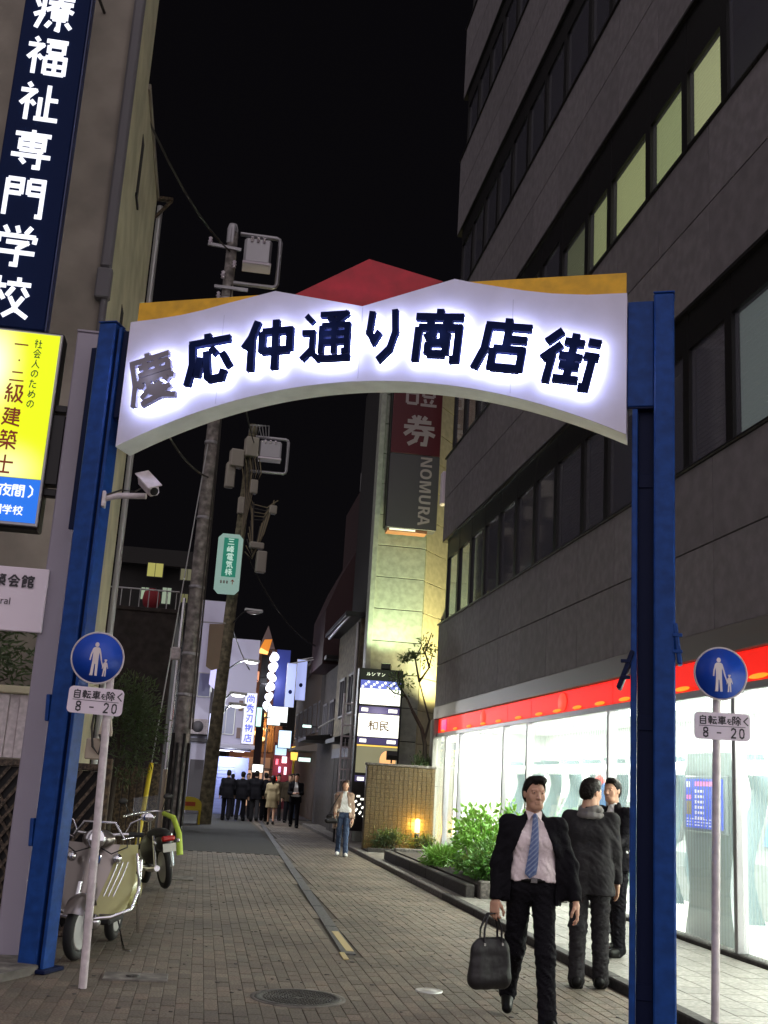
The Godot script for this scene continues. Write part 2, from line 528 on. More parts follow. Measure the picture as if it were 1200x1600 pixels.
func glyph(st: SurfaceTool, ch: String, w: float, xf: Transform3D, z0 := 0.0, z1 := 0.0) -> void:
	# strokes of the sign ch; xf maps its square (x right, y up, 1 x 1, centred) into place; w is the stroke width
	var lift := 0.0
	for s: String in String(G[ch]).split(";"):
		var p: Array[Vector2] = []
		for q: String in s.split(" "):
			var v := q.split(",")
			p.append(Vector2(float(v[0]) / 100.0 - 0.5, 0.5 - float(v[1]) / 100.0))
		for i in p.size() - 1:
			var a := p[i]
			var b := p[i + 1]
			var t := (b - a).normalized()
			if i > 0:
				a -= t * w * 0.42
			if i < p.size() - 2:
				b += t * w * 0.42
			var n := Vector2(-t.y, t.x) * w * 0.5
			lift += 0.0016
			if z1 > z0:
				prism(st, PackedVector2Array([a - n, b - n, b + n, a + n]), z0 + lift * 0.3, z1 + lift * 0.3, xf)
			else:
				var k := z0 + lift
				quad(st, xf * Vector3(a.x - n.x, a.y - n.y, k), xf * Vector3(b.x - n.x, b.y - n.y, k), xf * Vector3(b.x + n.x, b.y + n.y, k), xf * Vector3(a.x + n.x, a.y + n.y, k), xf.basis.z)

func text_column(st: SurfaceTool, word: String, at: Vector3, size: float, pitch: float, w: float, turn := Basis.IDENTITY, lift := 0.004, wide := 1.0) -> void:
	# signs from the top down, each size tall; at is the centre of the first
	for i in word.length():
		if word[i] != " ":
			glyph(st, word[i], w, Transform3D(turn * Basis.from_scale(Vector3(size * wide, size, size)), at + turn * Vector3(0, -pitch * i, lift)))

func text_row(st: SurfaceTool, word: String, at: Vector3, size: float, pitch: float, w: float, turn := Basis.IDENTITY, lift := 0.004, wide := 1.0) -> void:
	for i in word.length():
		if word[i] != " ":
			glyph(st, word[i], w, Transform3D(turn * Basis.from_scale(Vector3(size * wide, size, size)), at + turn * Vector3(pitch * i, 0, lift)))

func latin(word: String, size: float, bold := true, depth := 0.004) -> TextMesh:
	var t := TextMesh.new()
	var f := SystemFont.new()
	f.font_names = PackedStringArray(["Droid Sans"])
	f.font_weight = 700 if bold else 400
	t.font = f
	t.text = word
	t.font_size = 64
	t.pixel_size = size / 46.0
	t.depth = depth
	return t

# ------------------------------------------------------------------ people (facing +z, their left is +x)

func fresh() -> Array:
	return [PackedVector3Array(), PackedVector3Array(), PackedInt32Array()]

func person_joints(p: Dictionary) -> Dictionary:
	# p: tall, lean, hip_l/hip_r (degrees forward), knee_l/knee_r, arm_l/arm_r (forward), out_l/out_r (sideways), elbow_l/elbow_r, slim
	var s: float = p.get("tall", 1.72) / 1.72
	var slim: float = p.get("slim", 1.0)
	var j := {"s": s}
	var drop := 0.0
	for side in ["l", "r"]:
		var a := deg_to_rad(p.get("hip_" + side, 0.0))
		var b := a - deg_to_rad(p.get("knee_" + side, 4.0))
		drop = maxf(drop, (0.43 * cos(a) + 0.42 * cos(b)) * s)
	var pelvis := Vector3(0, drop + 0.03 * s + 0.085 * s, 0)
	j.pelvis = pelvis
	var lean := deg_to_rad(p.get("lean", 2.0))
	var up := Vector3(sin(deg_to_rad(p.get("tilt", 0.0))), cos(lean), sin(lean)).normalized()
	j.up = up
	j.waist = pelvis + up * 0.14 * s
	j.chest = pelvis + up * 0.32 * s
	j.neck = pelvis + up * 0.50 * s + Vector3(0, 0, 0.0)
	j.head = j.neck + up * 0.165 * s + Vector3(0, 0, 0.022 * s)
	for side in ["l", "r"]:
		var sg := 1.0 if side == "l" else -1.0
		var a := deg_to_rad(p.get("hip_" + side, 0.0))
		var b := a - deg_to_rad(p.get("knee_" + side, 4.0))
		var hip := pelvis + Vector3(sg * 0.088 * slim, -0.03, 0) * s
		var spread: float = p.get("spread", 0.03) * sg
		var knee := hip + Vector3(spread * 0.5, -cos(a), sin(a)).normalized() * 0.43 * s
		var ankle := knee + Vector3(spread * 0.5, -cos(b), sin(b)).normalized() * 0.42 * s
		var pitch := deg_to_rad(p.get("foot_" + side, 0.0))
		var turn := deg_to_rad(8.0) * sg
		var fwd := Vector3(sin(turn) * cos(pitch), sin(pitch), cos(turn) * cos(pitch))
		j["hip_" + side] = hip
		j["knee_" + side] = knee
		j["ankle_" + side] = ankle
		j["heel_" + side] = ankle + (-fwd * 0.045 + Vector3(0, -0.045 * cos(pitch), -0.045 * sin(pitch) * -1.0)) * s
		j["toe_" + side] = ankle + (fwd * 0.155 + Vector3(0, -0.052, 0)) * s
		var sh: Vector3 = j.neck + Vector3(sg * 0.178 * slim, -0.060, -0.005) * s
		var w := deg_to_rad(p.get("arm_" + side, 0.0))
		var o := deg_to_rad(p.get("out_" + side, 8.0))
		var e := w + deg_to_rad(p.get("elbow_" + side, 12.0))
		var inn: float = deg_to_rad(p.get("in_" + side, 0.0))
		var elbow := sh + Vector3(sg * sin(o), -cos(w) * cos(o), sin(w) * cos(o)).normalized() * 0.29 * s
		var fore := Vector3(sg * sin(o * 0.4 - inn), -cos(e) * cos(inn), sin(e) * cos(inn)).normalized()
		j["sh_" + side] = sh
		j["el_" + side] = elbow
		j["wr_" + side] = elbow + fore * 0.255 * s
		j["fore_" + side] = fore
	return j

func hand_mesh(acc: Array, wrist: Vector3, dir: Vector3, palm: Vector3, thumb: Vector3, s: float, curl: float, cell: float) -> void:
	# own axes: x towards the thumb, y along the fingers, z out of the palm
	var f := Field.new(Vector3(-0.075, -0.05, -0.05) * s, Vector3(0.085, 0.20, 0.09) * s, cell)
	f.cap(Vector3(0, -0.035, 0) * s, Vector3(0, 0.012, 0) * s, 0.025 * s, 0.025 * s, 0.015, 0.8)
	f.cap(Vector3(-0.024, 0.02, 0) * s, Vector3(-0.026, 0.075, 0.004) * s, 0.017 * s, 0.014 * s, 0.02)
	f.cap(Vector3(0, 0.02, 0) * s, Vector3(0, 0.08, 0.002) * s, 0.017 * s, 0.014 * s, 0.02)
	f.cap(Vector3(0.022, 0.02, 0) * s, Vector3(0.025, 0.077, 0.002) * s, 0.018 * s, 0.014 * s, 0.02)
	var lens := [0.070, 0.083, 0.078, 0.060]
	for k in 4:
		var x := 0.029 - 0.0195 * k
		var p := Vector3(x, 0.082 - absf(k - 1.2) * 0.004, 0.003) * s
		var ang := 0.2 * curl
		for b in 3:
			var len: float = lens[k] * [0.45, 0.31, 0.24][b] * s
			var q := p + Vector3(0.02 * (1.5 - k) * 0.3, cos(ang), sin(ang)) * len
			f.cap(p, q, (0.0098 - 0.001 * b) * s, (0.0088 - 0.001 * b) * s, 0.005)
			p = q
			ang += 0.75 * curl
	f.cap(Vector3(0.022, 0.012, 0.006) * s, Vector3(0.046, 0.042, 0.018) * s, 0.0155 * s, 0.012 * s, 0.012)
	f.cap(Vector3(0.046, 0.042, 0.018) * s, Vector3(0.052, 0.072, 0.026 + 0.014 * curl) * s, 0.0115 * s, 0.010 * s, 0.006)
	f.cap(Vector3(0.052, 0.072, 0.026 + 0.014 * curl) * s, Vector3(0.046, 0.096, 0.032 + 0.02 * curl) * s, 0.010 * s, 0.0085 * s, 0.006)
	var y := dir.normalized()
	var z := (palm - y * palm.dot(y)).normalized()
	var x := y.cross(z)
	if x.dot(thumb) < 0.0:
		f.emit(acc, Transform3D(Basis(-x, y, z), wrist))
	else:
		f.emit(acc, Transform3D(Basis(x, y, z), wrist))

func head_mesh(acc: Array, at: Vector3, turn: Basis, s: float, cell: float) -> void:
	var f := Field.new(Vector3(-0.1, -0.17, -0.12) * s, Vector3(0.1, 0.14, 0.14) * s, cell)
	f.ell(Vector3(0, 0.035, -0.012) * s, Vector3(0.074, 0.088, 0.094) * s)
	f.ell(Vector3(0, -0.025, 0.022) * s, Vector3(0.061, 0.088, 0.070) * s, 0.03)
	f.cap(Vector3(-0.022, -0.088, 0.052) * s, Vector3(0.022, -0.088, 0.052) * s, 0.026 * s, 0.026 * s, 0.03)
	f.cap(Vector3(0, -0.06, -0.02) * s, Vector3(0, -0.17, -0.03) * s, 0.052 * s, 0.056 * s, 0.03)
	if cell < 0.009:
		for sg: float in [-1.0, 1.0]:
			f.ell(Vector3(sg * 0.031, 0.012, 0.101) * s, Vector3(0.018, 0.011, 0.014) * s, 0.010, Basis.IDENTITY, true)
			f.cap(Vector3(sg * 0.014, 0.030, 0.088) * s, Vector3(sg * 0.044, 0.031, 0.076) * s, 0.008 * s, 0.006 * s, 0.014)
			f.ell(Vector3(sg * 0.042, -0.022, 0.066) * s, Vector3(0.018, 0.020, 0.010) * s, 0.025)
			f.ell(Vector3(sg * 0.031, 0.012, 0.080) * s, Vector3(0.014, 0.011, 0.011) * s, 0.004)
			f.ell(Vector3(sg * 0.074, 0.002, -0.005) * s, Vector3(0.010, 0.032, 0.020) * s, 0.008, Basis(Vector3.UP, sg * -0.3))
			f.ell(Vector3(sg * 0.009, -0.030, 0.098) * s, Vector3(0.009, 0.008, 0.010) * s, 0.008)
		f.cap(Vector3(0, 0.018, 0.084) * s, Vector3(0, -0.026, 0.106) * s, 0.009 * s, 0.011 * s, 0.012)
		f.cap(Vector3(-0.016, -0.055, 0.084) * s, Vector3(0.016, -0.055, 0.084) * s, 0.006 * s, 0.006 * s, 0.008)
		f.cap(Vector3(-0.012, -0.066, 0.083) * s, Vector3(0.012, -0.066, 0.083) * s, 0.007 * s, 0.007 * s, 0.008)
	f.emit(acc, Transform3D(turn, at))

func hair_mesh(at: Vector3, turn: Basis, s: float, cell: float, long := false) -> Array:
	var acc := fresh()
	var f := Field.new(Vector3(-0.13, -0.36 if long else -0.14, -0.16) * s, Vector3(0.13, 0.17, 0.14) * s, cell)
	f.ell(Vector3(0, 0.045, -0.014) * s, Vector3(0.084, 0.093, 0.103) * s)
	f.ell(Vector3(0.018, 0.105, 0.05) * s, Vector3(0.058, 0.034, 0.05) * s, 0.02)
	f.ell(Vector3(0, 0.0, -0.05) * s, Vector3(0.078, 0.085, 0.066) * s, 0.02)
	if long:
		for sg: float in [-1.0, 1.0]:
			f.cap(Vector3(sg * 0.066, 0.02, -0.01) * s, Vector3(sg * 0.085, -0.28, 0.0) * s, 0.032 * s, 0.028 * s, 0.03)
		f.cap(Vector3(0, 0, -0.06) * s, Vector3(0, -0.28, -0.075) * s, 0.06 * s, 0.05 * s, 0.04)
	var wob := FastNoiseLite.new()
	wob.frequency = 26.0
	wob.seed = 4
	f.cut(func(p: Vector3):
		var q := p / s
		var edge := 0.048 + wob.get_noise_3dv(q) * 0.02
		var face := minf(q.z - 0.012 - maxf(q.y, 0.0) * 0.62, edge + 0.03 - q.y)
		var nape := -0.075 - q.y + absf(q.x) * 0.3
		var burn := minf(q.z + 0.035, 0.0 - q.y)
		return maxf(maxf(face, burn), -1.0 if long else nape) * s)
	for i in f.d.size():
		if absf(f.d[i]) < 0.02:
			var q := f.o + Vector3(i % f.nx, (i / f.nx) % f.ny, i / (f.nx * f.ny)) * f.h
			f.d[i] += wob.get_noise_3d(q.x * 3.2, q.y * 1.2, q.z * 1.2) * 0.007
	f.emit(acc, Transform3D(turn, at))
	return acc

func person(called: String, label: String, p: Dictionary, at: Vector3, turn_deg: float, group := "") -> Node3D:
	var t := thing(called, label, "person", at, deg_to_rad(turn_deg), group)
	var c: float = p.get("cell", 0.014)
	var near := c < 0.02
	var j := person_joints(p)
	var s: float = j.s
	var slim: float = p.get("slim", 1.0)
	var pel: Vector3 = j.pelvis
	var lo := Vector3(-0.62, -0.04, -0.62) * s
	var hi := Vector3(0.62, 1.62, 0.62) * s
	var hb := Basis(Vector3.UP, deg_to_rad(p.get("face", 0.0))) * Basis(Vector3.RIGHT, deg_to_rad(p.get("nod", 0.0)))
	# the body
	var f := Field.new(lo, hi, maxf(c, 0.013))
	var kk := maxf(0.03, c * 1.6)
	f.cap(pel + Vector3(-0.07 * slim, 0, 0) * s, pel + Vector3(0.07 * slim, 0, 0) * s, 0.095 * s, 0.095 * s, kk)
	f.cap(j.waist + Vector3(-0.05 * slim, 0, 0) * s, j.waist + Vector3(0.05 * slim, 0, 0) * s, 0.09 * s, 0.09 * s, 0.08)
	f.cap(j.chest + Vector3(-0.075 * slim, 0, 0) * s, j.chest + Vector3(0.075 * slim, 0, 0) * s, 0.1 * s, 0.1 * s, 0.08)
	f.cap(j.sh_l, j.sh_r, 0.05 * s, 0.05 * s, 0.06)
	f.cap(j.neck + Vector3(0, -0.06, -0.01) * s, j.head + Vector3(0, -0.04, -0.02) * s, 0.055 * s, 0.05 * s, 0.04)
	for e in ["l", "r"]:
		f.cap(j["sh_" + e], j["el_" + e], 0.047 * s, 0.037 * s, kk)
		f.cap(j["el_" + e], j["wr_" + e], 0.037 * s, 0.027 * s, kk)
		f.cap(j["hip_" + e], j["knee_" + e], 0.075 * s, 0.05 * s, kk)
		f.cap(j["knee_" + e], j["ankle_" + e], 0.049 * s, 0.036 * s, kk)
		f.cap(j["heel_" + e], j["toe_" + e], 0.032 * s, 0.026 * s, kk)
		if not near:
			f.cap(j["wr_" + e], j["wr_" + e] + j["fore_" + e] * 0.13 * s, 0.03 * s, 0.026 * s, kk)
	var acc := fresh()
	f.emit(acc)
	head_mesh(acc, j.head, hb, s, p.get("head_cell", 0.005 if near else 0.012))
	if near:
		for e in ["l", "r"]:
			var sg := 1.0 if e == "l" else -1.0
			hand_mesh(acc, j["wr_" + e] + j["fore_" + e] * 0.012 * s, j["fore_" + e] + Vector3(0, -0.15, 0), Vector3(-sg, 0, -0.25) if not p.has("palm_" + e) else p["palm_" + e], Vector3(0, 0, 1), s, p.get("curl_" + e, 0.45), 0.0035)
	obj("body", acc, p.get("skin", M.skin), t)
	if near:
		for sg: float in [-1.0, 1.0]:
			var est := S()
			blob(est, j.head + hb * (Vector3(sg * 0.031, 0.012, 0.0845) * s), Vector3(0.009, 0.005, 0.0085) * s, 10)
			obj("eye", est, M.eye, t)
	obj("hair", hair_mesh(j.head, hb, s, 0.006 if near else 0.012, p.get("long_hair", false)), p.get("hair", M.hair), t)
	var gc := maxf(c * 0.9, 0.0115)
	# trousers or a skirt
	var g := Field.new(lo, Vector3(hi.x, pel.y + 0.25 * s, hi.z), gc)
	if p.get("skirt", false):
		g.cap(pel + Vector3(-0.06, 0.08, 0) * s, pel + Vector3(0.06, 0.08, 0) * s, 0.1 * s, 0.1 * s, 0.05)
		g.cap(pel + Vector3(-0.05, -0.05, 0) * s, pel + Vector3(-0.08, -0.36, 0.02) * s, 0.125 * s, 0.13 * s, 0.06)
		g.cap(pel + Vector3(0.05, -0.05, 0) * s, pel + Vector3(0.08, -0.36, 0.02) * s, 0.125 * s, 0.13 * s, 0.06)
		var hem: float = pel.y - 0.36 * s
		g.cut(func(q: Vector3): return maxf(hem - q.y, q.y - pel.y - 0.14 * s))
	else:
		var baggy: float = p.get("baggy", 1.0)
		g.cap(pel + Vector3(-0.075 * slim, 0.0, 0) * s, pel + Vector3(0.075 * slim, 0.0, 0) * s, 0.108 * s, 0.108 * s, 0.04)
		g.cap(j.waist + Vector3(-0.055 * slim, -0.04, 0) * s, j.waist + Vector3(0.055 * slim, -0.04, 0) * s, 0.1 * s, 0.1 * s, 0.06)
		for e in ["l", "r"]:
			g.cap(j["hip_" + e], j["knee_" + e], 0.093 * s, 0.070 * s * baggy, 0.03)
			g.cap(j["knee_" + e], j["ankle_" + e] + Vector3(0, -0.01, 0.0) * s, 0.069 * s * baggy, 0.062 * s * baggy, 0.03)
			g.cap(j["ankle_" + e] + Vector3(0, 0.03, 0.0) * s, j["ankle_" + e] + Vector3(0, -0.035, 0.02) * s, 0.058 * s * baggy, 0.062 * s * baggy, 0.02)
		var fold := FastNoiseLite.new()
		fold.frequency = 9.0
		fold.seed = 11
		g.cut(func(q: Vector3): return q.y - pel.y - 0.13 * s)
		if near:
			for i in g.d.size():
				if absf(g.d[i]) < 0.03:
					var q := g.o + Vector3(i % g.nx, (i / g.nx) % g.ny, i / (g.nx * g.ny)) * g.h
					g.d[i] += (0.5 - absf(fold.get_noise_3d(q.x * 0.8, q.y * 1.5 + q.x * 0.9, q.z * 0.8)) * 2.2) * 0.011
	acc = fresh()
	g.emit(acc)
	obj("skirt" if p.get("skirt", false) else "trousers", acc, p.get("legs", M.suit_black), t)
	# shoes
	for e in ["l", "r"]:
		var hl: Vector3 = j["heel_" + e]
		var to: Vector3 = j["toe_" + e]
		var sf := Field.new(Vector3(minf(hl.x, to.x), minf(hl.y, to.y), minf(hl.z, to.z)) - Vector3(0.09, 0.07, 0.09) * s, Vector3(maxf(hl.x, to.x), maxf(hl.y, to.y), maxf(hl.z, to.z)) + Vector3(0.09, 0.13, 0.09) * s, 0.007 if near else 0.016)
		sf.cap(hl + Vector3(0, 0.005, 0), to + Vector3(0, 0.004, 0), 0.040 * s, 0.034 * s, 0.02)
		sf.cap(hl + Vector3(0, 0.02, 0) * s, j["ankle_" + e], 0.042 * s, 0.044 * s, 0.03)
		sf.cap(hl.lerp(to, 0.55), to, 0.047 * s, 0.036 * s, 0.02, 1.1)
		var sole := minf(hl.y, to.y) - 0.033 * s
		if absf(p.get("foot_" + e, 0.0)) < 5.0:
			sf.cut(func(q: Vector3): return sole - q.y)
		acc = fresh()
		sf.emit(acc)
		obj("shoe", acc, p.get("shoes", M.shoe), t)
	# shirt under an open jacket
	var wide: float = p.get("open", 0.0)
	if wide > 0.0:
		var w := Field.new(Vector3(-0.3, pel.y / s - 0.05, -0.25) * s, Vector3(0.3, pel.y / s + 0.62, 0.3) * s, 0.010 if near else 0.02)
		w.cap(pel + Vector3(-0.075, 0.03, 0.0) * s, pel + Vector3(0.075, 0.03, 0.0) * s, 0.112 * s, 0.112 * s, 0.04)
		w.cap(j.waist + Vector3(-0.07, 0, 0.006) * s, j.waist + Vector3(0.07, 0, 0.006) * s, 0.112 * s, 0.112 * s, 0.08)
		w.cap(j.chest + Vector3(-0.08, 0, 0.0) * s, j.chest + Vector3(0.08, 0, 0.0) * s, 0.114 * s, 0.114 * s, 0.08)
		w.cap(j.sh_l, j.sh_r, 0.058 * s, 0.058 * s, 0.06)
		w.cap(j.neck + Vector3(0, -0.06, -0.005) * s, j.neck + Vector3(0, 0.045, 0.0) * s, 0.062 * s, 0.060 * s, 0.025)
		var top: float = j.neck.y + 0.045 * s
		w.cut(func(q: Vector3): return maxf(q.y - top - (0.02 * s if q.z < 0.0 else 0.0), pel.y + 0.045 * s - q.y))
		if near:
			var crease := FastNoiseLite.new()
			crease.frequency = 12.0
			crease.seed = 5
			for i in w.d.size():
				if absf(w.d[i]) < 0.03:
					var q := w.o + Vector3(i % w.nx, (i / w.nx) % w.ny, i / (w.nx * w.ny)) * w.h
					w.d[i] += (0.5 - absf(crease.get_noise_3d(q.x + q.y * 0.5, q.y * 0.5, q.z)) * 2.0) * 0.009
		acc = fresh()
		w.emit(acc)
		obj("shirt", acc, p.get("shirt", M.shirt), t)
	# jacket or coat
	if p.has("top"):
		var hem: float = pel.y + p.get("hem", -0.14) * s
		var b := Field.new(Vector3(lo.x, hem - 0.06 * s, lo.z), hi, gc)
		var ex: float = p.get("thick", 1.0)
		b.cap(pel + Vector3(-0.085 * slim, -0.02, 0) * s, pel + Vector3(0.085 * slim, -0.02, 0) * s, 0.122 * s * ex, 0.122 * s * ex, 0.04)
		if hem < pel.y - 0.15 * s:
			b.cap(pel + Vector3(-0.05, 0, 0) * s, Vector3(-0.095 * s * slim, hem, 0.0), 0.125 * s * ex, 0.13 * s * ex, 0.05)
			b.cap(pel + Vector3(0.05, 0, 0) * s, Vector3(0.095 * s * slim, hem, 0.0), 0.125 * s * ex, 0.13 * s * ex, 0.05)
		else:
			b.cap(Vector3(-0.09 * s * slim, hem, 0.0), Vector3(0.09 * s * slim, hem, 0.0), 0.128 * s * ex, 0.128 * s * ex, 0.05)
		b.cap(j.waist + Vector3(-0.075 * slim, 0, 0) * s, j.waist + Vector3(0.075 * slim, 0, 0) * s, 0.118 * s * ex, 0.118 * s * ex, 0.08)
		b.cap(j.chest + Vector3(-0.085 * slim, 0, 0) * s, j.chest + Vector3(0.085 * slim, 0, 0) * s, 0.124 * s * ex, 0.124 * s * ex, 0.08)
		b.cap(j.sh_l + Vector3(0.01, 0.0, 0) * s, j.sh_r - Vector3(0.01, 0, 0) * s, 0.068 * s * ex, 0.068 * s * ex, 0.07)
		b.cap(j.neck + Vector3(0, -0.05, -0.015) * s, j.neck + Vector3(0, 0.025, -0.014) * s, 0.075 * s, 0.07 * s, 0.04)
		for e in ["l", "r"]:
			b.cap(j["sh_" + e], j["el_" + e], 0.066 * s * ex, 0.056 * s * ex, 0.035)
			b.cap(j["el_" + e], j["wr_" + e] - j["fore_" + e] * 0.005 * s, 0.056 * s * ex, 0.047 * s * ex, 0.03)
		if p.get("flap", 0.0) > 0.0:
			b.cap(j.chest + Vector3(0.16, -0.06, 0.06) * s, Vector3(0.25 * s, hem + 0.08 * s, 0.03 * s), 0.05 * s, 0.045 * s, 0.05, 0.7)
			b.cap(j.chest + Vector3(-0.16, -0.06, 0.06) * s, Vector3(-0.20 * s, hem + 0.08 * s, 0.06 * s), 0.05 * s, 0.04 * s, 0.05, 0.7)
		var collar: float = j.neck.y + 0.028 * s
		var nx: float = j.neck.x
		b.cut(func(q: Vector3):
			var v := maxf(hem - q.y, q.y - collar - (0.0 if q.z > 0.02 else 0.02 * s))
			if wide > 0.0 and q.z > 0.03 * s:
				var depth: float = collar - q.y
				v = maxf(v, 0.035 * s + minf(maxf(depth, 0.0) * wide, 0.128 * s) - absf(q.x - nx))
			return v)
		for e in ["l", "r"]:
			var wr: Vector3 = j["wr_" + e]
			var fo: Vector3 = j["fore_" + e]
			b.cut(func(q: Vector3):
				var r := q - wr
				return r.dot(fo) - 0.004 if r.length() < 0.12 * s else -1.0)
		if near:
			var fold := FastNoiseLite.new()
			fold.frequency = 5.5
			fold.seed = 3
			for i in b.d.size():
				if absf(b.d[i]) < 0.03:
					var q := b.o + Vector3(i % b.nx, (i / b.nx) % b.ny, i / (b.nx * b.ny)) * b.h
					b.d[i] += (0.5 - absf(fold.get_noise_3d(q.x * 0.9, q.y * 1.1 + absf(q.x) * 0.9, q.z + q.y * 0.4)) * 2.2) * (0.008 if ex > 1.01 else 0.010)
		acc = fresh()
		b.emit(acc)
		obj(p.get("top_name", "jacket"), acc, p.top, t)
	return t

# ------------------------------------------------------------------ the scene

func _ready() -> void:
	var cam := Camera3D.new()
	cam.name = "camera"
	cam.transform = Transform3D(Basis(Vector3(0.985612, 0.059132, 0.158343), Vector3(-0.094503, 0.969487, 0.226193), Vector3(-0.140137, -0.237903, 0.961126)).orthonormalized(), Vector3(0, 1.6, 0))
	cam.fov = 49.63
	cam.near = 0.05
	cam.far = 600.0
	cam.current = true
	add_child(cam)

	var env := Environment.new()
	var sky := Sky.new()
	var sm := ProceduralSkyMaterial.new()
	sm.sky_top_color = lin(0.0024, 0.0021, 0.0028)
	sm.sky_horizon_color = lin(0.0036, 0.0033, 0.0040)
	sm.sky_curve = 0.25
	sm.ground_bottom_color = lin(0.003, 0.003, 0.003)
	sm.ground_horizon_color = lin(0.005, 0.0045, 0.006)
	sky.sky_material = sm
	env.background_mode = Environment.BG_SKY
	env.sky = sky
	env.tonemap_mode = Environment.TONE_MAPPER_LINEAR
	env.tonemap_exposure = 1.0
	env.sdfgi_enabled = true
	env.ssao_enabled = true
	env.ssil_enabled = true
	var we := WorldEnvironment.new()
	we.name = "world"
	we.environment = env
	add_child(we)

	# the dim light of the main road behind the camera
	var sun := DirectionalLight3D.new()
	sun.name = "city_light"
	sun.light_color = lin(1.0, 0.90, 0.95)
	sun.light_energy = 0.37
	sun.light_angular_distance = 110.0
	sun.shadow_enabled = true
	add_child(sun)
	sun.look_at_from_position(Vector3.ZERO, Vector3(-0.07, -0.34, -0.94))

	rng.seed = 20140
	materials()
	ground()
	bank()
	school()
	arch()
	tower()
	right_street()
	left_street()
	far_street()
	entrance()
	bikes()
	plants()
	people()

func materials() -> void:
	grain(mat("panel_stone", Vector3(0.150, 0.135, 0.140), 0.75), 0.35, 0.78, 0.02, 0.05, 3)
	for k in 3:
		var pm := mat("panel_stone_%d" % k, Vector3(0.188, 0.172, 0.186) * (0.93 + 0.07 * k), 0.72)
		grain(pm, 0.3 + 0.07 * k, 0.88, 0.02, 0.03, 13 + k)
	mat("frame_dark", Vector3(0.012, 0.011, 0.012), 0.45, 0.4)
	mat("core_dark", Vector3(0.012, 0.011, 0.012), 0.9)
	mat("steel", Vector3(0.35, 0.34, 0.36), 0.4, 0.7)
	mat("aluminium", Vector3(0.5, 0.5, 0.5), 0.45, 0.6)
	mat("chrome", Vector3(0.75, 0.75, 0.78), 0.12, 1.0)
	mat("black_rubber", Vector3(0.012, 0.012, 0.013), 0.75)
	mat("black_paint", Vector3(0.014, 0.014, 0.016), 0.4)
	mat("white_wall", Vector3(0.80, 0.82, 0.82), 0.6)
	mat("white_paint", Vector3(0.76, 0.73, 0.74), 0.5)
	mat("floor_tile", Vector3(0.55, 0.56, 0.55), 0.35)
	mat("fin_blue", Vector3(0.13, 0.18, 0.20), 0.4)
	mat("navy_letter", Vector3(0.008, 0.014, 0.058), 0.8)
	M.navy_letter.metallic_specular = 0.12
	mat("grey_letter", Vector3(0.20, 0.18, 0.22), 0.5)
	grain(mat("arch_white", Vector3(0.66, 0.63, 0.76), 0.6), 0.4, 0.95, 0.015, 0.0, 5)
	grain(mat("arch_soffit", Vector3(0.80, 0.82, 0.80), 0.4, 0.0), 0.5, 0.93, 0.015, 0.0, 6)
	grain(mat("arch_yellow", Vector3(0.82, 0.44, 0.004), 0.5), 0.5, 0.85, 0.02, 0.0, 7)
	grain(mat("arch_red", Vector3(0.46, 0.007, 0.022), 0.5), 0.5, 0.85, 0.02, 0.0, 8)
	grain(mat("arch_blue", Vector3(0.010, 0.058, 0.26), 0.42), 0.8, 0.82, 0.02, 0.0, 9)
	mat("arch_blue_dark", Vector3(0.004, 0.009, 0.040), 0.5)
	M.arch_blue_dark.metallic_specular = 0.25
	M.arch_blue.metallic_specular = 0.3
	mat("lavender_post", Vector3(0.27, 0.24, 0.30), 0.5)
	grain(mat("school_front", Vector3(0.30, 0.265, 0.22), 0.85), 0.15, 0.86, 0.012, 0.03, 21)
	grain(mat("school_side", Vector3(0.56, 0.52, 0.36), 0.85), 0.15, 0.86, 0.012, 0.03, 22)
	mat("pipe_grey", Vector3(0.115, 0.108, 0.118), 0.6)
	mat("sign_navy", Vector3(0.008, 0.016, 0.060), 0.6)
	M.sign_navy.metallic_specular = 0.15
	mat("ink_red", Vector3(0.42, 0.06, 0.01), 0.6)
	mat("ink_green", Vector3(0.03, 0.12, 0.03), 0.6)
	mat("ink_black", Vector3(0.03, 0.026, 0.035), 0.6)
	mat("sign_white", Vector3(0.72, 0.63, 0.72), 0.45)
	mat("sign_blue", Vector3(0.004, 0.055, 0.42), 0.4)
	mat("figure_white", Vector3(0.66, 0.58, 0.58), 0.5)
	grain(mat("pole_white", Vector3(0.62, 0.55, 0.57), 0.5), 1.2, 0.88, 0.02, 0.0, 31)
	grain(mat("concrete", Vector3(0.20, 0.185, 0.165), 0.9), 0.5, 0.65, 0.02, 0.1, 33)
	grain(mat("pole_concrete", Vector3(0.40, 0.36, 0.34), 0.9), 0.4, 0.55, 0.02, 0.1, 34)
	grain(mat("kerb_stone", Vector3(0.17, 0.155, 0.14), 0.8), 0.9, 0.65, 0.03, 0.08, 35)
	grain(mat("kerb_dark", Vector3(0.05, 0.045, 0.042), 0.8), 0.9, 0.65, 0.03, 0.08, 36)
	grain(mat("asphalt", Vector3(0.055, 0.055, 0.05), 0.85), 0.9, 0.6, 0.05, 0.2, 37)
	grain(mat("joint_dirt", Vector3(0.095, 0.080, 0.060), 0.95), 1.0, 0.7, 0.04, 0.1, 38)
	grain(mat("iron", Vector3(0.10, 0.095, 0.085), 0.55, 0.5), 2.0, 0.5, 0.05, 0.2, 39)
	grain(mat("timber", Vector3(0.15, 0.105, 0.062), 0.85), 0.8, 0.45, 0.03, 0.2, 41)
	grain(mat("bamboo", Vector3(0.12, 0.085, 0.06), 0.7), 1.5, 0.5, 0.03, 0.1, 42)
	mat("leaf_dark", Vector3(0.022, 0.045, 0.016), 0.5)
	mat("leaf", Vector3(0.05, 0.17, 0.02), 0.45)
	mat("leaf_light", Vector3(0.13, 0.33, 0.03), 0.45)
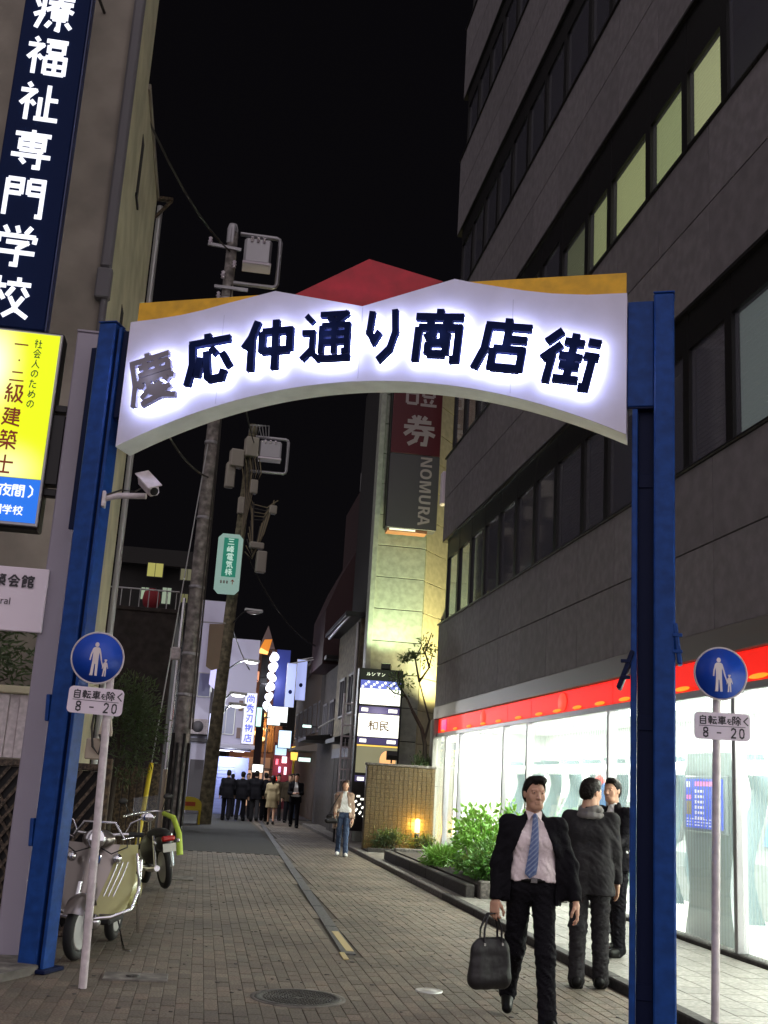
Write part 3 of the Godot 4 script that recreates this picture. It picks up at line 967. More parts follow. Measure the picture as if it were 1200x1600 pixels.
	for n in ["leaf_dark", "leaf", "leaf_light"]:
		M[n].backlight_enabled = true
		M[n].backlight = Color(0.35, 0.4, 0.2)
	mat("bark", Vector3(0.05, 0.04, 0.03), 0.9)
	mat("skin", Vector3(0.52, 0.30, 0.20), 0.55)
	M.skin.subsurf_scatter_enabled = true
	M.skin.subsurf_scatter_strength = 0.1
	mat("eye", Vector3(0.012, 0.010, 0.010), 0.2)
	mat("hair", Vector3(0.010, 0.008, 0.007), 0.45)
	mat("suit_black", Vector3(0.007, 0.0066, 0.009), 0.85)
	mat("suit_grey", Vector3(0.026, 0.025, 0.027), 0.85)
	mat("shoe", Vector3(0.008, 0.008, 0.008), 0.3)
	mat("shirt", Vector3(0.76, 0.66, 0.67), 0.75)
	var ti := Image.create(32, 32, false, Image.FORMAT_RGB8)
	for py in 32:
		for px in 32:
			var k := (px + py) % 32
			ti.set_pixel(px, py, Color(0.48, 0.55, 0.68) if k < 8 else (Color(0.66, 0.69, 0.76) if k < 11 else Color(0.30, 0.38, 0.56)))
	mat("tie_blue", Vector3(1, 1, 1), 0.55)
	M.tie_blue.albedo_texture = ImageTexture.create_from_image(ti)
	M.tie_blue.uv1_triplanar = true
	M.tie_blue.uv1_scale = Vector3.ONE * 28.0
	mat("scarf_grey", Vector3(0.16, 0.15, 0.145), 0.95)
	mat("coat_beige", Vector3(0.34, 0.27, 0.15), 0.85)
	mat("coat_pink", Vector3(0.28, 0.19, 0.14), 0.85)
	mat("jeans", Vector3(0.035, 0.06, 0.12), 0.85)
	mat("sneaker", Vector3(0.7, 0.7, 0.68), 0.6)
	mat("brown_cloth", Vector3(0.05, 0.038, 0.025), 0.9)
	for n in ["suit_black", "suit_grey", "brown_cloth", "shoe", "hair"]:
		M[n].metallic_specular = 0.25
	mat("cable", Vector3(0.05, 0.045, 0.04), 0.7)
	mat("cable_tan", Vector3(0.22, 0.18, 0.11), 0.7)
	mat("yellow_plastic", Vector3(0.62, 0.48, 0.01), 0.45)
	mat("cream_paint", Vector3(0.34, 0.32, 0.12), 0.25)
	M.cream_paint.clearcoat_enabled = true
	M.cream_paint.clearcoat = 0.6
	mat("seat_brown", Vector3(0.045, 0.028, 0.020), 0.4)
	mat("pewter", Vector3(0.30, 0.27, 0.25), 0.28, 0.85)
	mat("red_lens", Vector3(0.40, 0.01, 0.01), 0.25)
	mat("plate_white", Vector3(0.55, 0.55, 0.5), 0.5)
	var glass := mat("glass", Vector3(1, 1, 1), 0.03)
	glass.transparency = BaseMaterial3D.TRANSPARENCY_ALPHA
	glass.albedo_color = Color(0.9, 1.0, 0.97, 0.06)
	var tinted := mat("glass_dark", Vector3(1, 1, 1), 0.06)
	tinted.transparency = BaseMaterial3D.TRANSPARENCY_ALPHA
	tinted.albedo_color = Color(0.5, 0.5, 0.55, 0.25)

func ground() -> void:
	var g := struct(obj("ground", bx(Vector3(-250, -0.5, -420), Vector3(250, -0.03, 120)), M.joint_dirt))
	g.position.y = 0.0
	# interlocking paving bricks: the nearest in view are bricks of their own
	var root := struct(thing_plain("paving"))
	obj("sand_bed", bx(Vector3(-2.6, -0.029, -46), Vector3(3.70, -0.012, 2)), M.joint_dirt, root)
	var bm := S()
	box(bm, Vector3(0, -0.020, 0), Vector3(0.0978, 0.04, 0.1978), Basis.IDENTITY, 0.004)
	bm.generate_normals()
	var brick := bm.commit()
	var tones := []
	for k in 7:
		var c := Vector3(0.180, 0.150, 0.112) * rng.randf_range(0.80, 1.2)
		c.x *= rng.randf_range(0.98, 1.1)
		var m := mat("brick_tone_%d" % k, c, 0.75)
		grain(m, 1.6, 0.65, 0.05, 0.06, 50 + k)
		tones.append(m)
	var far := mat("brick_field", Vector3(1, 1, 1), 0.72)
	grain(far, 1.6, 0.65, 0.05, 0.06, 49)
	far.vertex_color_use_as_albedo = true
	var places: Array[Transform3D] = []
	var single := 0
	var wave := FastNoiseLite.new()
	wave.frequency = 0.22
	for row in 214:
		var z := -2.9 - 0.2 * row
		for col in 63:
			var x := -2.58 + 0.1 * col
			var zz := z + (0.1 if col % 2 else 0.0)
			if x > 3.66 or (zz < -24.5 and x > -0.95 and x < 1.98):
				continue
			var dx := x - drain_x(zz)
			if zz < -11.0 and absf(dx) < 0.10:
				continue
			var tip := Basis(Vector3(rng.randf() - 0.5, 0, rng.randf() - 0.5).normalized(), rng.randf() * 0.012)
			var t := Transform3D(tip, Vector3(x, -0.002 + rng.randf_range(-0.002, 0.002), zz))
			if single < 300 and zz < -8.42 and zz > -9.75 and x > -1.1 and x < 3.6:
				var o := obj("brick", brick, tones[rng.randi() % 7], root)
				o.transform = t
				single += 1
			else:
				places.append(t)
	var mm := MultiMesh.new()
	mm.transform_format = MultiMesh.TRANSFORM_3D
	mm.use_colors = true
	mm.mesh = brick
	mm.instance_count = places.size()
	for i in places.size():
		mm.set_instance_transform(i, places[i])
		var p := places[i].origin
		var v := rng.randf_range(0.82, 1.18) * (1.0 + 0.6 * wave.get_noise_2d(p.x * 3.0, p.z * 3.0))
		mm.set_instance_color(i, Color(0.180 * v * rng.randf_range(0.97, 1.08), 0.151 * v, 0.113 * v))
	var mi := MultiMeshInstance3D.new()
	mi.name = "paving_bricks"
	mi.multimesh = mm
	mi.material_override = far
	root.add_child(mi, true)
	stuff(mi)
	# trodden gum and drips on the bricks
	var gum := S()
	for i in 220:
		var c := Vector3(rng.randf_range(-1.6, 3.6), 0.0035, rng.randf_range(-19.0, -8.2))
		var r := rng.randf_range(0.008, 0.022)
		lathe(gum, [Vector2(r, -0.004), Vector2(r * 0.9, 0.0), Vector2(0.0, 0.001)], Transform3D(Basis(Vector3.UP, rng.randf() * TAU) * Basis.from_scale(Vector3(1.0, 1.0, rng.randf_range(0.6, 1.4))), c), 8)
	stuff(obj("gum_spots", gum, mat("old_gum", Vector3(0.05, 0.045, 0.04), 0.8), root))
	# the asphalt repair on the left and beyond
	struct(obj("asphalt_patch", bx(Vector3(-0.98, -0.02, -46), Vector3(1.86, -0.001, -24.6)), M.asphalt))
	struct(obj("far_road", bx(Vector3(-3, -0.028, -140), Vector3(9, -0.004, -46.02)), M.asphalt))
	# the drain that runs up the street
	grain(mat("drain_grey", Vector3(0.10, 0.10, 0.105), 0.6), 1.0, 0.6, 0.03, 0.05, 44)
	var dr := S()
	for i in 17:
		var z0 := -11.2 - i * 2.0
		var a := Vector3(drain_x(z0), -0.006, z0)
		var b := Vector3(drain_x(z0 - 1.97), -0.006, z0 - 1.97)
		bar(dr, a, b, 0.13, 0.02)
	var d := struct(obj("drain_channel", dr, M.drain_grey))
	d.set_meta("kind", "structure")
	var mk := thing("paving_marker", "pale strip of yellowish marker tape at the near end of the drain", "road marking")
	var ms := S()
	bar(ms, Vector3(1.60, 0.002, -12.75), Vector3(1.585, 0.002, -11.35), 0.075, 0.01)
	obj("strip", ms, mat("marker_tape", Vector3(0.42, 0.33, 0.16), 0.6), mk)
	ms = S()
	bar(ms, Vector3(1.49, 0.002, -11.25), Vector3(1.485, 0.002, -10.85), 0.05, 0.01)
	obj("strip", ms, M.marker_tape, mk)
	# kerb stones and the bank's pavement
	var kb := struct(thing_plain("kerb"))
	for i in 40:
		var z := -1.0 - i
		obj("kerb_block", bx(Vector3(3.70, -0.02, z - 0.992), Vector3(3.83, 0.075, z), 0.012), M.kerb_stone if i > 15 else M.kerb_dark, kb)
	var pv := struct(thing_plain("pavement"))
	obj("pavement_bed", bx(Vector3(3.83, -0.03, -41), Vector3(5.62, 0.052, 1)), M.concrete, pv)
	var tm := S()
	box(tm, Vector3(0, -0.015, 0), Vector3(0.294, 0.03, 0.294), Basis.IDENTITY, 0.004)
	tm.generate_normals()
	var tile := tm.commit()
	var tt := []
	for k in 4:
		var m := mat("pavement_tile_%d" % k, Vector3(0.24, 0.23, 0.205) * (0.86 + 0.09 * k), 0.6)
		grain(m, 1.1, 0.75, 0.03, 0.04, 70 + k)
		tt.append(m)
	for i in 50:
		for k in 6:
			if k > 0 and i > 30 and i < 57:
				continue
			var o := obj("tile", tile, tt[rng.randi() % 4], pv)
			o.position = Vector3(3.985 + 0.298 * k, 0.064 + rng.randf_range(-0.001, 0.001), -7.4 - 0.298 * i)
	# covers in the paving
	var mh := thing("manhole_cover", "large round iron manhole cover in the brick paving at the front", "manhole cover", Vector3(0.875, 0, -8.93))
	var st := S()
	lathe(st, [Vector2(0.33, -0.01), Vector2(0.33, 0.004), Vector2(0.318, 0.008), Vector2(0.288, 0.008), Vector2(0.284, 0.003), Vector2(0.0, 0.003)], Transform3D.IDENTITY, 40)
	obj("cover", st, M.iron, mh)
	st = S()
	lathe(st, [Vector2(0.36, -0.01), Vector2(0.36, 0.005), Vector2(0.333, 0.006)], Transform3D.IDENTITY, 40)
	obj("collar", st, M.concrete, mh)
	for k in 9:
		st = S()
		var r0 := 0.05 + 0.026 * k
		var n := 6 + 4 * k
		for i in n:
			var a := TAU * (i + 0.5 * (k % 2)) / n
			box(st, Vector3(cos(a) * r0, 0.0045, sin(a) * r0), Vector3(0.014, 0.006, TAU * r0 / n * 0.62), Basis(Vector3.UP, -a))
		obj("tread_ring", st, M.iron, mh)
	var sc := thing("valve_cover", "small round pale metal valve cover near the walking man", "valve cover", Vector3(1.976, 0, -9.41))
	st = S()
	lathe(st, [Vector2(0.112, -0.01), Vector2(0.112, 0.005), Vector2(0.10, 0.007), Vector2(0.092, 0.003), Vector2(0.055, 0.003), Vector2(0.05, 0.006), Vector2(0.0, 0.006)], Transform3D.IDENTITY, 28)
	obj("cover", st, M.aluminium, sc)
	var bxp := thing("meter_pit_cover", "square concrete meter pit lid with a dark eye by the left kerb post", "pit cover", Vector3(-0.36, 0, -9.55))
	obj("lid", bx(Vector3(-0.25, -0.02, -0.16), Vector3(0.25, 0.012, 0.16), 0.006), M.concrete, bxp)
	st = S()
	lathe(st, [Vector2(0.055, 0.0), Vector2(0.055, 0.018), Vector2(0.04, 0.022), Vector2(0.0, 0.016)], Transform3D(Basis.IDENTITY, Vector3(-0.02, 0, 0.02)), 16)
	obj("eye", st, M.iron, bxp)
	var pp := thing("small_pit_cover", "pale square plate in the paving beside the far motorcycle's wheel", "pit cover", Vector3(-0.13, 0, -18.2))
	obj("lid", bx(Vector3(-0.16, -0.02, -0.3), Vector3(0.16, 0.01, 0.3), 0.005), M.concrete, pp)

func drain_x(z: float) -> float:
	return 1.556 + (-11.22 - z) * 0.0236

func thing_plain(called: String) -> Node3D:
	var o := Node3D.new()
	o.name = numbered(called)
	add_child(o, true)
	return o

# ------------------------------------------------------------------ the bank and offices on the right

func bank() -> void:
	var b := thing("office_building", "dark grey stone-clad office block with window bands above the bank", "building", Vector3(5.65, 0, 0))
	var zn := -6.0
	var zf := -27.8
	obj("core", bx(Vector3(0.85, 3.3, zf + 0.1), Vector3(9, 29.5, zn)), M.core_dark, b)
	# stone bands: two rows of panels with open joints
	var bands := [[3.55, 5.62], [7.85, 10.08], [12.3, 14.45], [16.65, 18.95], [21.0, 23.3], [25.4, 27.7]]
	for n in bands.size():
		var y0: float = bands[n][0]
		var y1: float = bands[n][1]
		obj("band_backing", bx(Vector3(0.06, y0 + 0.02, zf + 0.03), Vector3(0.87, y1 - 0.02, zn)), M.core_dark, b)
		var z := zf
		var w := 1.2
		var ym := (y0 + y1) * 0.5
		while z < zn:
			var z1 := minf(z + w, zn)
			for q in [[y0, ym - 0.009], [ym + 0.009, y1]]:
				obj("panel", bx(Vector3(0.0, q[0], z + 0.008), Vector3(0.055, q[1], z1 - 0.008), 0.002), M["panel_stone_%d" % (rng.randi() % 3)], b)
			z = z1
			w = 1.63
		# the far return of the band, its sill and its soffit
		obj("end_panel", bx(Vector3(0.06, y0, zf - 0.04), Vector3(1.6, y1, zf + 0.025), 0.006), M.panel_stone_1, b)
		obj("sill", bx(Vector3(-0.035, y1 + 0.004, zf - 0.05), Vector3(0.35, y1 + 0.05, zn), 0.01), M.frame_dark, b)
		obj("soffit", bx(Vector3(0.0, y0 - 0.05, zf), Vector3(0.84, y0 - 0.004, zn)), M.frame_dark, b)
	# window strips between the bands
	var cuts := [-8.6, -10.1, -11.6, -12.8, -14.1, -15.75, -16.85, -18.3, -19.6, -20.9, -22.2, -23.5, -24.8, -26.1, -27.4]
	var lit := glow("lit_blind", Vector3(0.60, 0.66, 0.30), 0.75)
	var lits := [lit, glow("lit_blind_a", Vector3(0.60, 0.66, 0.31), 0.62), glow("lit_blind_b", Vector3(0.62, 0.66, 0.34), 0.85), glow("lit_blind_c", Vector3(0.56, 0.64, 0.30), 0.70)]
	var lit_dim := glow("lit_blind_dim", Vector3(0.50, 0.56, 0.28), 0.22)
	var lit_cool := glow("lit_blind_cool", Vector3(0.30, 0.36, 0.34), 0.4)
	var blind := mat("blind_grey", Vector3(0.07, 0.065, 0.075), 0.8)
	for n in bands.size() - 1:
		var y0: float = bands[n][1] + 0.05
		var y1: float = bands[n + 1][0] - 0.05
		for k in cuts.size() - 1:
			var za: float = cuts[k + 1]
			var zb: float = cuts[k]
			var yt := y0 + 1.27 if n == 1 and k >= 2 and k <= 6 else y1 - 0.5
			var fr := S()
			bx(Vector3(0.06, y0, za), Vector3(0.16, y1, za + 0.09), 0.0, fr)
			bx(Vector3(0.06, y0, zb - 0.09), Vector3(0.16, y1, zb - 0.002), 0.0, fr)
			bx(Vector3(0.065, y0, za + 0.09), Vector3(0.155, y0 + 0.05, zb - 0.09), 0.0, fr)
			bx(Vector3(0.065, yt, za + 0.09), Vector3(0.155, y1, zb - 0.09), 0.0, fr)
			var wn := obj("window", fr, M.frame_dark, b)
			obj("pane", bx(Vector3(0.105, y0 + 0.05, za + 0.09), Vector3(0.111, yt, zb - 0.09)), M.glass_dark, wn)
			var m: Material = null
			if n == 1 and k >= 2 and k <= 5:
				m = lit
			elif n == 1 and k == 6:
				m = lit_dim
			elif n == 0 and k == 1:
				m = lit_cool
			elif n == 0 and k in [2, 5, 6]:
				m = blind
			if m:
				# slatted blind hanging behind the pane
				var bl := S()
				var yb := y0 + 0.08
				var y := yb
				while y < y1 - 0.5 and y < y0 + (1.34 if m == lit or m == lit_dim else 1.75):
					box(bl, Vector3(0.17, y + 0.03, (za + zb) * 0.5), Vector3(0.012, 0.066, zb - za - 0.2), Basis(Vector3.FORWARD, 0.12))
					y += 0.062
				if m == lit:
					m = lits[k % 4]
				obj("window_blind", bl, m, wn)
	# ground floor: fascia, glazing bars, red light band
	obj("fascia", bx(Vector3(-0.02, 3.24, zf), Vector3(0.5, 3.545, zn), 0.01), mat("fascia_metal", Vector3(0.16, 0.14, 0.13), 0.45, 0.3), b)
	obj("transom", bx(Vector3(0.0, 2.80, zf + 0.36), Vector3(0.12, 2.885, zn), 0.008), M.steel, b)
	obj("plinth", bx(Vector3(-0.05, 0.0, zf + 0.36), Vector3(0.14, 0.115, zn), 0.012), M.kerb_dark, b)
	obj("corner_pier", bx(Vector3(-0.08, 0.0, zf - 0.04), Vector3(0.5, 3.235, zf + 0.35), 0.015), mat("pier_stone", Vector3(0.24, 0.235, 0.21), 0.7), b)
	obj("pier_joint", bx(Vector3(-0.083, 1.6, zf - 0.043), Vector3(0.4, 1.612, zf + 0.353)), M.frame_dark, b)
	var mull := [-26.2, -24.75, -20.98, -19.38, -15.3, -11.45, -7.6]
	var red := glow("red_light_band", Vector3(1.0, 0.012, 0.004), 0.85)
	var amber := glow("amber_lamp", Vector3(1.0, 0.30, 0.02), 1.25)
	var pink := glow("pink_light_sign", Vector3(1.0, 0.10, 0.36), 0.9)
	var prev := zf + 0.35
	for k in mull.size():
		var z: float = mull[k]
		obj("mullion", bx(Vector3(-0.03, 0.115, z - 0.04), Vector3(0.10, 2.80, z + 0.04), 0.006), M.steel, b)
		obj("pane", bx(Vector3(0.03, 0.115, prev + 0.045), Vector3(0.042, 2.795, z - 0.05)), M.glass, b)
		var rb := obj("light_band", bx(Vector3(0.045, 2.89, prev + 0.012), Vector3(0.10, 3.233, z - 0.012)), red, b)
		var cnt := int((z - prev) / 0.95)
		for i in cnt:
			var st := S()
			blob(st, Vector3(0.03, 2.935, prev + (i + 0.5) * (z - prev) / cnt), Vector3(0.02, 0.028, 0.22), 12)
			obj("band_lamp", st, amber, rb)
		prev = z
	obj("light_panel", bx(Vector3(0.026, 2.93, -27.0), Vector3(0.044, 3.19, -26.5)), pink, b)
	var logo := glow("band_emblem_light", Vector3(1.0, 0.10, 0.06), 0.95)
	for z in [-17.6, -22.9]:
		var st := S()
		lathe(st, [Vector2(0.0, 0.0), Vector2(0.15, 0.0), Vector2(0.15, 0.012), Vector2(0.0, 0.012)], Transform3D(Basis(Vector3.FORWARD, -PI / 2).scaled(Vector3.ONE), Vector3(0.043, 3.06, z)) * Transform3D(Basis.from_scale(Vector3(1, 1, 1.4)), Vector3.ZERO), 20)
		obj("band_emblem", st, logo, b)
	# frosted pinstripe film on the inside of the glass
	var im := Image.create(8, 8, false, Image.FORMAT_RGBA8)
	im.fill(Color(1, 1, 1, 0.03))
	im.fill_rect(Rect2i(0, 0, 3, 8), Color(0.97, 1, 1, 0.30))
	var film := StandardMaterial3D.new()
	film.albedo_texture = ImageTexture.create_from_image(im)
	film.transparency = BaseMaterial3D.TRANSPARENCY_ALPHA
	film.roughness = 0.9
	film.uv1_scale = Vector3(260, 1, 1)
	var fs := S()
	quad_uv(fs, Vector3(0.047, 2.79, -27.4), Vector3(0.047, 2.79, -7.6), Vector3(0.047, 0.12, -7.6), Vector3(0.047, 0.12, -27.4))
	obj("pinstripe_film", fs, film, b)
	# the cash-machine room
	obj("room_floor", bx(Vector3(0.14, -0.05, -27.7), Vector3(3.0, 0.06, zn)), M.floor_tile, b)
	obj("room_back_wall", bx(Vector3(2.8, 0.06, -27.7), Vector3(3.0, 3.23, zn)), M.white_wall, b)
	obj("room_ceiling", bx(Vector3(0.5, 3.0, -27.4), Vector3(2.8, 3.23, zn - 0.15)), M.white_wall, b)
	obj("room_end_wall", bx(Vector3(0.5, 0.06, -27.7), Vector3(2.8, 3.0, -27.4)), M.white_wall, b)
	obj("room_end_wall", bx(Vector3(0.14, 0.06, zn - 0.15), Vector3(2.8, 3.0, zn)), M.white_wall, b)
	var panel := glow("ceiling_light_white", Vector3(0.92, 1.0, 0.97), 3.0)
	for k in 5:
		var z := -25.4 + 4.2 * k
		obj("ceiling_light", bx(Vector3(0.52, 2.97, z - 1.5), Vector3(1.5, 2.998, z + 1.5)), panel, b)
		area(b, Vector3(0.95, 2.95, z), Vector3.DOWN, Vector2(0.96, 3.0), Vector3(0.96, 1.0, 0.86), 52.0)
	# wavy partitions between the machines
	var nth := ["first", "second", "third", "fourth", "fifth", "sixth", "seventh", "eighth", "ninth", "tenth", "eleventh", "twelfth", "thirteenth"]
	for k in 13:
		var z := -26.4 + 1.3 * k
		if absf(z + 12.8) < 0.9:
			continue
		var fin := thing("atm_partition", "", "partition", Vector3(8.0, 0, z), 0.0, "wavy blue-grey partitions between the cash machines")
		fin.set_meta("label", "wavy blue-grey partition between cash machines inside the bank, %s from the far corner" % nth[k])
		var poly := PackedVector2Array()
		for i in 15:
			var y := 0.06 + 2.24 * i / 14.0
			poly.append(Vector2(-(0.72 + 0.20 * sin((y - 0.15) * 2.75) + (0.16 if y > 1.9 else 0.0) * (y - 1.9) * 2.0), y))
		for i in 15:
			var y := 2.30 - 2.24 * i / 14.0
			poly.append(Vector2(-(0.40 + 0.12 * sin((y - 0.15) * 2.75)), y))
		var st := S()
		prism(st, poly, -0.035, 0.035, Transform3D.IDENTITY)
		obj("fin", st, M.fin_blue, fin)
		st = S()
		tube(st, [Vector3(-0.66, 2.10, 0.04), Vector3(-0.66, 2.10, 1.26)], 0.10, 14)
		obj("light_tube", st, M.white_wall, fin)
		var at := thing("cash_machine", "white cash machine in the bank, just nearer than the %s partition" % nth[k], "cash machine", Vector3(8.02, 0.06, z + 0.65), 0.0, "cash machines along the bank's back wall")
		var prof := PackedVector2Array([Vector2(0, 0), Vector2(-0.55, 0), Vector2(-0.6, 0.75), Vector2(-0.32, 0.92), Vector2(-0.2, 1.45), Vector2(0, 1.5)])
		st = S()
		prism(st, prof, -0.42, 0.42, Transform3D(Basis.IDENTITY, Vector3(0.4, 0, 0)))
		obj("cabinet", st, mat("atm_white", Vector3(0.30, 0.33, 0.34), 0.4) if k == 0 else M.atm_white, at)
		st = S()
		quad(st, Vector3(0.075, 0.99, -0.25), Vector3(0.075, 0.99, 0.25), Vector3(0.165, 1.38, 0.25), Vector3(0.165, 1.38, -0.25), Vector3(-1, 0.2, 0))
		obj("screen", st, glow("atm_screen", Vector3(0.25, 0.45, 0.9), 0.9) if k == 0 else M.atm_screen, at)
	# hanging banner
	var bn := thing("oval_banner", "blue oval banner with a red top standing inside the bank window", "banner", Vector3(6.35, 0.06, -17.6))
	var st := S()
	blob(st, Vector3(0, 1.25, 0), Vector3(0.04, 0.62, 0.34), 20)
	obj("cloth", st, mat("banner_blue", Vector3(0.03, 0.11, 0.32), 0.6), bn)
	st = S()
	blob(st, Vector3(0, 1.80, 0), Vector3(0.05, 0.11, 0.20), 14)
	obj("top_patch", st, mat("banner_red", Vector3(0.65, 0.06, 0.06), 0.6), bn)
	st = S()
	tube(st, [Vector3(0.02, 0, 0), Vector3(0.02, 0.75, 0)], 0.018, 8)
	for a in 4:
		tube(st, [Vector3(0.02, 0.25, 0), Vector3(0.02 + 0.25 * cos(a * PI / 2), 0.0, 0.25 * sin(a * PI / 2))], 0.012, 6)
	obj("stand", st, M.steel, bn)
	# display board at the glass
	var db := thing("display_board", "white curved information board with a glowing blue screen behind the bank glass", "display board", Vector3(5.94, 0.06, -12.80))
	var poly := PackedVector2Array()
	for i in 25:
		var y := 2.05 * i / 24.0
		poly.append(Vector2(-0.64 - 0.10 * cos((y - 1.5) * 3.4), y))
	poly.append(Vector2(-0.60, 2.13))
	poly.append(Vector2(0.60, 2.13))
	for i in 25:
		var y := 2.05 * (24 - i) / 24.0
		poly.append(Vector2(0.64 + 0.10 * cos((y - 1.5) * 3.4), y))
	st = S()
	prism(st, poly, 0.0, 0.10, Transform3D(Basis(Vector3.BACK, Vector3.UP, Vector3.LEFT), Vector3(0.12, 0, 0)))
	obj("housing", st, mat("board_white", Vector3(0.26, 0.30, 0.32), 0.4), db)
	obj("bezel", bx(Vector3(-0.03, 1.20, -0.56), Vector3(0.019, 1.86, 0.56), 0.02), M.board_white, db)
	obj("screen", bx(Vector3(-0.045, 1.25, -0.50), Vector3(-0.031, 1.82, 0.50)), glow("screen_blue", Vector3(0.07, 0.13, 0.75), 0.85), db)
	var face := Basis(Vector3.BACK, Vector3.UP, Vector3.LEFT)
	var wt := glow("screen_white", Vector3(0.75, 0.75, 0.95), 0.9)
	var rd := glow("screen_pink", Vector3(0.9, 0.25, 0.6), 0.8)
	st = S()
	for i in 6:
		bx(Vector3(-0.049, 1.66 - i * 0.062, -0.14), Vector3(-0.046, 1.69 - i * 0.062, 0.02), 0.0, st)
		bx(Vector3(-0.049, 1.655 - i * 0.062, -0.22), Vector3(-0.046, 1.695 - i * 0.062, -0.17), 0.0, st)
	for i in 3:
		for k in 9:
			bx(Vector3(-0.049, 1.275 + i * 0.035, -0.45 + k * 0.1), Vector3(-0.046, 1.288 + i * 0.035, -0.45 + k * 0.1 + rng.randf_range(0.04, 0.09)), 0.0, st)
	bx(Vector3(-0.049, 1.72, -0.46), Vector3(-0.046, 1.79, -0.36), 0.0, st)
	obj("screen_text", st, wt, db)
	st = S()
	bx(Vector3(-0.049, 1.735, -0.22), Vector3(-0.046, 1.79, 0.34), 0.0, st)
	bx(Vector3(-0.049, 1.63, 0.30), Vector3(-0.046, 1.665, 0.44), 0.0, st)
	bx(Vector3(-0.049, 1.55, 0.30), Vector3(-0.046, 1.585, 0.44), 0.0, st)
	bx(Vector3(-0.049, 1.58, -0.46), Vector3(-0.046, 1.63, -0.32), 0.0, st)
	obj("screen_text", st, rd, db)
	obj("screen_picture", bx(Vector3(-0.049, 1.40, -0.46), Vector3(-0.046, 1.56, -0.32)), glow("screen_tan", Vector3(0.35, 0.28, 0.12), 0.6), db)
	# planting bed in front of the glass
	var pb := thing("planter_bed", "low stone-edged planting bed under the far bank windows", "planter", Vector3(0, 0, 0))
	for i in 5:
		obj("edging_stone", bx(Vector3(3.96, 0.05, -24.1 + i * 1.5), Vector3(4.10, 0.24, -22.61 + i * 1.5), 0.015), M.kerb_dark, pb)
	obj("edging_stone", bx(Vector3(4.165, 0.05, -16.72), Vector3(5.50, 0.30, -16.55), 0.015), M.kerb_stone, pb)
	obj("edging_stone", bx(Vector3(4.165, 0.05, -24.1), Vector3(5.50, 0.30, -23.95), 0.015), M.kerb_stone, pb)
	obj("soil", bx(Vector3(4.17, 0.05, -23.94), Vector3(5.55, 0.24, -16.73)), mat("soil", Vector3(0.03, 0.022, 0.016), 0.95), pb)

# ------------------------------------------------------------------ the school on the left with its signs

